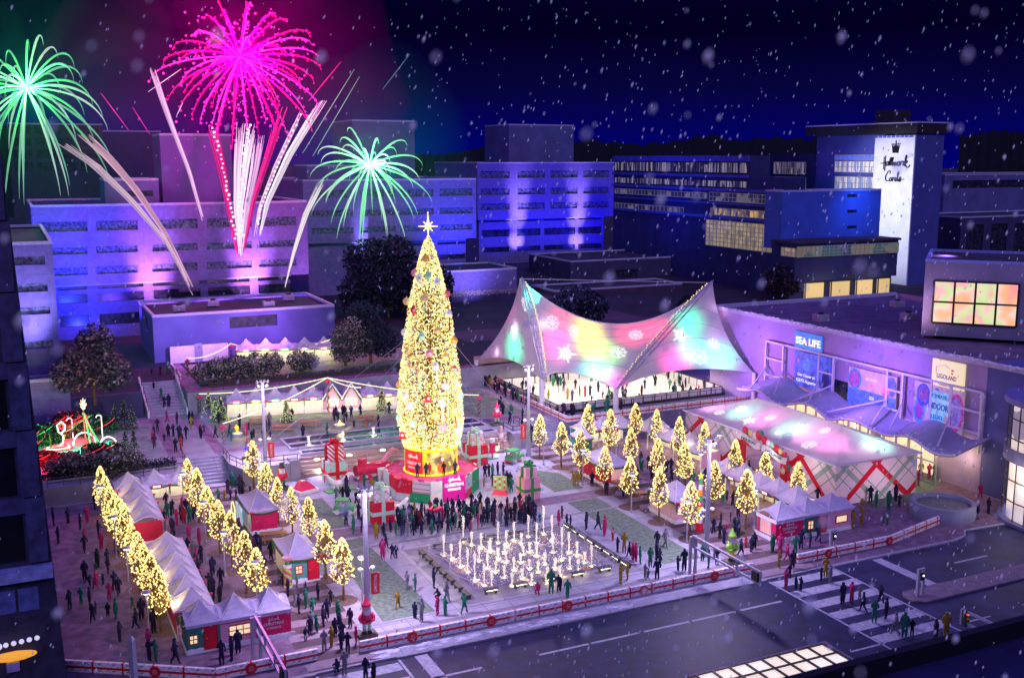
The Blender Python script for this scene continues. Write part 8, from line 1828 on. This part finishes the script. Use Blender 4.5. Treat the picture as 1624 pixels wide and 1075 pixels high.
listed([(853,943,('magenta','black'),1.0,'crouch'),(874,942,('green','navy'),1.3),(886,938,NM,.9),(889,937,N_,.75),(900,951,('green','navy'),1.05),(984,926,('yellow','navy'),1.1),(995,920,('yellow','navy'),1.0),(1023,917,('grey','green'),.8),(1028,919,GM,.6),(1042,919,('navy','yellow'),1.15),(1044,905,N_,1.0),(930,840,NM,1.1),(948,840,('navy','yellow'),1.1),(959,850,('magenta','magenta'),1.2,'coat'),(972,858,('red','black'),.8),(899,835,N_,.8),(905,836,N_,.75),(886,834,MG,1.0),(891,822,N_,.8),(979,875,N_,.85),(990,876,('yellow','grey'),1.15),(998,884,('black','magenta'),.9),(1003,888,('magenta','magenta'),.95),(1008,890,MG,1.05),(1015,894,('green','green'),1.0),(1031,899,('green','navy'),1.1),(1041,888,('navy','magenta'),1.1),(1046,895,N_,.9),(1042,869,('navy','green'),1.0),(1055,868,('grey','black'),1.1),(1075,905,N_,.85),(1085,906,N_,1.25),(911,770,('yellow','magenta'),1.0),(917,770,('yellow','navy'),.95),(1114,889,('green','navy'),.9),(1124,900,GM,1.0),(1137,895,N_,.9)], 0, 'right of the fountain')
listed([(1225,876,('green','navy'),1.1),(1237,880,('magenta','navy'),1.2),(1248,890,('magenta','navy'),1.0),(1261,878,GM,1.05),(1270,871,('navy','green'),1.15),(1285,868,('navy','magenta'),.85),(1297,860,('navy','magenta'),1.2),(1235,900,('yellow','navy'),.9),(1257,901,('plum','navy'),1.0),(1352,838,('yellow','green'),1.15),(1366,832,('yellow','navy'),1.15),(1400,829,('grey','green'),1.0),(1407,832,GM,.75),(1367,805,('yellow','plum'),.9,'crouch'),(1380,798,('navy','magenta'),1.15),(1371,793,('magenta','navy'),1.0),(1389,804,('green','navy'),1.05),(1409,808,('green','green'),1.2),(1420,794,('navy','magenta'),1.1),(1426,803,('plum','plum'),.8),(1422,774,('green','navy'),1.1),(1435,772,('grey','navy'),1.15),(1456,770,('magenta','magenta'),1.1),(1460,756,('yellow','navy'),1.05),(1473,759,('magenta','magenta'),1.05),(1482,760,('green','navy'),1.1),(1498,756,('navy','green'),1.2),(1519,766,('green','magenta'),.9),(1531,767,('grey','green'),1.2),(1549,773,('yellow','magenta'),.9),(1554,790,('magenta','navy'),.95),(1550,823,N_,1.1),(1567,815,N_,1.05),(1296,797,N_,1.0)], 0, 'near right corner house')
listed([(225,983,N_,1.1),(244,1003,('black','navy'),.0001+1.15),(236,1030,('magenta','green'),1.0),(237,1048,N_,1.0),(247,1048,('green','magenta'),1.0),(278,1052,N_,1.15),(352,1053,N_,1.1),(368,1048,N_,1.15),(378,1036,N_,1.1),(85,833,N_,1.1),(93,862,N_,1.0)], 0, 'before the left house')
def scatter(n, poly, z, zone, hs=None, avoid=True, pose=None):
    k = 0; tries = 0
    xs = [p[0] for p in poly]; ys = [p[1] for p in poly]
    while k < n and tries < n*40:
        tries += 1; x, y = rp.uniform(min(xs), max(xs)), rp.uniform(min(ys), max(ys))
        ins = False; j = len(poly)-1
        for i in range(len(poly)):
            if (poly[i][1] > y) != (poly[j][1] > y) and x < (poly[j][0]-poly[i][0])*(y-poly[i][1])/(poly[j][1]-poly[i][1])+poly[i][0]: ins = not ins
            j = i
        if not ins: continue
        P = G(x, y, z)
        if any((q['P']-P).length < .55 for q in PEOPLE[-90:]) or any(abs(T_.x-P.x)+abs(T_.y-P.y) < .8 for T_ in TREEPOS): continue
        if any(bx[0]-.3 < P.x < bx[1]+.3 and bx[2]-.3 < P.y < bx[3]+.3 for bx in BX): continue
        add_p(x, y, z, zone, pose=pose); k += 1
BX = [(8.2,16.4,112.4,116),(8.4,11.7,100.8,112.8),(9.2,12.5,78,95.3),(9.6,17.7,76,79.1),(19.2,22.3,99.3,105.7),(19.6,22.7,85.6,91.5),(57.8,61.4,97.8,104.3),(58,61.8,84.3,89.6),(63.6,73.5,76,79.2),(68.2,71.7,78.5,93.5),(70.5,73.9,97.9,112.7),(61.3,71.2,109.6,115.6),(76,89,81.5,110),(35.2,45.6,100.6,111),(30.2,32.9,112,114.6),(30.3,32.8,95.7,98.6),(46.9,49.2,96,98.6),(44,48,96.5,100)]
scatter(150, [(612,826),(650,818),(700,808),(760,800),(800,790),(822,800),(850,808),(858,830),(780,838),(700,848),(640,852),(600,858),(598,840)], 0, 'in the stage crowd')
scatter(16, [(755,745),(800,755),(830,775),(860,800),(790,795),(765,770)], 0, 'right of the stage')
scatter(10, [(512,790),(560,765),(640,790),(600,800),(560,812)], 0, 'left of the stage')
scatter(34, [(88,815),(160,805),(215,900),(232,960),(240,1040),(110,1030)], 0, 'on left brick ground')
scatter(24, [(240,835),(300,830),(360,945),(350,965),(320,940)], 0, 'inside left market aisle')
scatter(12, [(235,805),(300,805),(330,835),(260,830)], 0, 'before left back stalls')
scatter(30, [(440,880),(500,930),(560,985),(600,1000),(560,1040),(480,1030),(470,960),(430,920)], 0, 'on left banded walk')
scatter(18, [(365,765),(395,775),(440,800),(395,795),(350,815),(340,790)], 0, 'below left terrace stairs')
scatter(10, [(375,845),(400,860),(440,880),(420,925),(395,880)], 0, 'between the left cabins')
scatter(42, [(885,740),(920,770),(1000,730),(1070,750),(1130,760),(1160,800),(1190,860),(1130,850),(1060,800),(1000,790),(940,790)], 0, 'inside the right market')
scatter(16, [(1140,790),(1190,790),(1200,860),(1190,900),(1160,880),(1130,840)], 0, 'on right banded walk')
scatter(10, [(1130,745),(1220,750),(1240,760),(1160,770)], 0, 'under the holiday arch')
for q in ((1000,733),(1020,735),(1050,745)): pass
scatter(46, [(748,590),(800,618),(850,640),(862,650),(845,648),(795,628),(752,606)], 2, 'along the left rink rail')
scatter(14, [(862,652),(893,664),(985,652),(1000,646),(900,658)], 2, 'at the front rink rail')
scatter(62, [(810,622),(895,645),(1000,640),(1150,625),(1060,600),(990,598),(870,604)], 2.08, 'skating on the ice')
scatter(14, [(770,632),(820,655),(850,690),(845,712),(815,680),(770,650)], 2, 'beside the rink stairs')
scatter(22, [(225,672),(310,665),(350,700),(280,720),(235,715)], 2, 'on left terrace walk')
scatter(34, [(340,672),(440,665),(620,655),(625,680),(440,700),(370,705)], 2, 'on the market lawn')
for x, y in ((256,632),(268,645),(261,647),(244,617)): add_p(x, y, 2+3*(659-y)/53, 'on the upper stairs')
scatter(4, [(236,602),(272,598),(270,590),(240,592)], 5, 'atop the upper stairs')
scatter(5, [(420,574),(520,570),(515,566),(430,569)], 5, 'before upper garden stalls')
for q in ((764,776),(775,783),(784,787)): pass
for x, z_ in ((662,2.3),(676,2.3),(682,2.3),(704,2.3),(722,2.3)): P = G(x, 757-(x-660)*.06, 2.31); PEOPLE.append(dict(P=P, zone='on the magenta stage', out=rp.choice(OUTF), h=.92, pose='stand', hat='dark', rz=0, px=proj(P)))
for p in PEOPLE: p['size'] = p['h']/p['px'][2]
vis = [p for p in PEOPLE if -5 < p['px'][0] < 1629 and p['px'][1] < 1095]
vis.sort(key=lambda p: -p['size']); main, rest = vis[:298], vis[298:]
PN = {'stand':'standing','walk':'walking','hold':'hands together','phone':'hand raised','coat':'long coat','cross':'arms folded','crouch':'crouching','wave':'waving'}
groups = {}
for p in main:
    sz = 'child' if p['h'] < .9 else 'adult'; hat = '' if p['hat'] == 'dark' or p['pose'] == 'coat' else p['hat']+' hat '
    tb = 'in '+p['out'][0] if p['out'][0] == p['out'][1] else '%s over %s' % p['out']
    p['desc'] = '%s, %s, %s%s, %s' % (sz, tb, hat.strip()+', ' if hat else '', PN[p['pose']], p['zone'])
    groups.setdefault(p['desc'], []).append(p)
for d, L_ in groups.items():
    L_.sort(key=lambda p: p['px'][0])
    for i, p in enumerate(L_): p['label'] = d if len(L_) == 1 else d+', '+(['left one','right one'][i] if len(L_) == 2 else ('leftmost' if i == 0 else ('rightmost' if i == len(L_)-1 else ORD[i]+' from left')))
for p in main:
    o = bpy.data.objects.new('person', pmesh(p['pose'], p['out'][0], p['out'][1], p['hat'])); COL.objects.link(o); o.location = p['P']; o.rotation_euler = (0,0,p['rz']); o.scale = (p['h']*1.04,p['h']*1.04,p['h']*1.02)
    tag(o, p['label'], 'person', 'people '+p['zone'])
import bmesh
bm = bmesh.new(); ml = [pmat[k] for k in PC]+[hair, skin, pmat['red'], m_white, pmat['green']]; names = list(PC)
vsA = []; fsA = []; miA = []
for p in rest:
    m = pm_[p['pose']]; M = Matrix.Translation(p['P']) @ Matrix.Rotation(p['rz'], 4, 'Z') @ Matrix.Diagonal((p['h']*1.04,p['h']*1.04,p['h']*1.02,1)); o = len(vsA)
    vsA += [tuple(M @ v.co) for v in m.vertices]; lut = [names.index(p['out'][0]), names.index(p['out'][1]), len(names)+{'dark':0,'red':2,'white':3,'green':4}[p['hat']], len(names)+1]
    for f in m.polygons: fsA.append([o+i for i in f.vertices]); miA.append(lut[f.material_index])
me = bpy.data.meshes.new('distant_crowd'); me.from_pydata(vsA, [], fsA)
for m in ml: me.materials.append(m)
me.polygons.foreach_set('material_index', miA); me.polygons.foreach_set('use_smooth', [True]*len(miA)); o = bpy.data.objects.new('distant_crowd', me); COL.objects.link(o); tag(o, 'distant crowd of small figures on the rink, terraces and markets', 'crowd', kind='stuff')
# ================================================================== FALLING SNOW
r = random.Random(99); b = MB(); wind = Vector((.25,0,-1)).normalized()
def flk(c, s_, L_): 
    V = OCT[0]; b.add([c+Vector((v.x*s_+v.z*.3*s_*L_, v.y*s_, v.z*s_*L_)) for v in V], OCT[1])
def cam_pt(px, py, D): d = ray(px, py); return Vector((d[0]*D, d[1]*D, HC+d[2]*D))
for k in range(4200):
    D = 14+66*r.random()**.8; px, py = r.uniform(-120,1740), r.uniform(-80,1090)
    if px < 620 and r.random() < .72: continue
    P = cam_pt(px, py, D)
    if P.z < .3: continue
    flk(P, r.uniform(.006,.017)*(1+D/38), 2.6)
for k in range(230):
    D = r.uniform(3.2,10); px, py = r.uniform(-100,1720), r.uniform(-60,1080)
    if px < 620 and r.random() < .6: continue
    flk(cam_pt(px, py, D), r.uniform(.008,.022), 1.5)
m_sn = mat('falling snow', (.9,.9,1), .8, .02, 1, emit=.1, ecol=(.6,.6,1), sample=False)  # faint violet emission imitates lamplight on the flakes
tag(b.build('falling_snow', m_sn), 'falling snowflakes drifting through the night air', 'snow', kind='stuff')
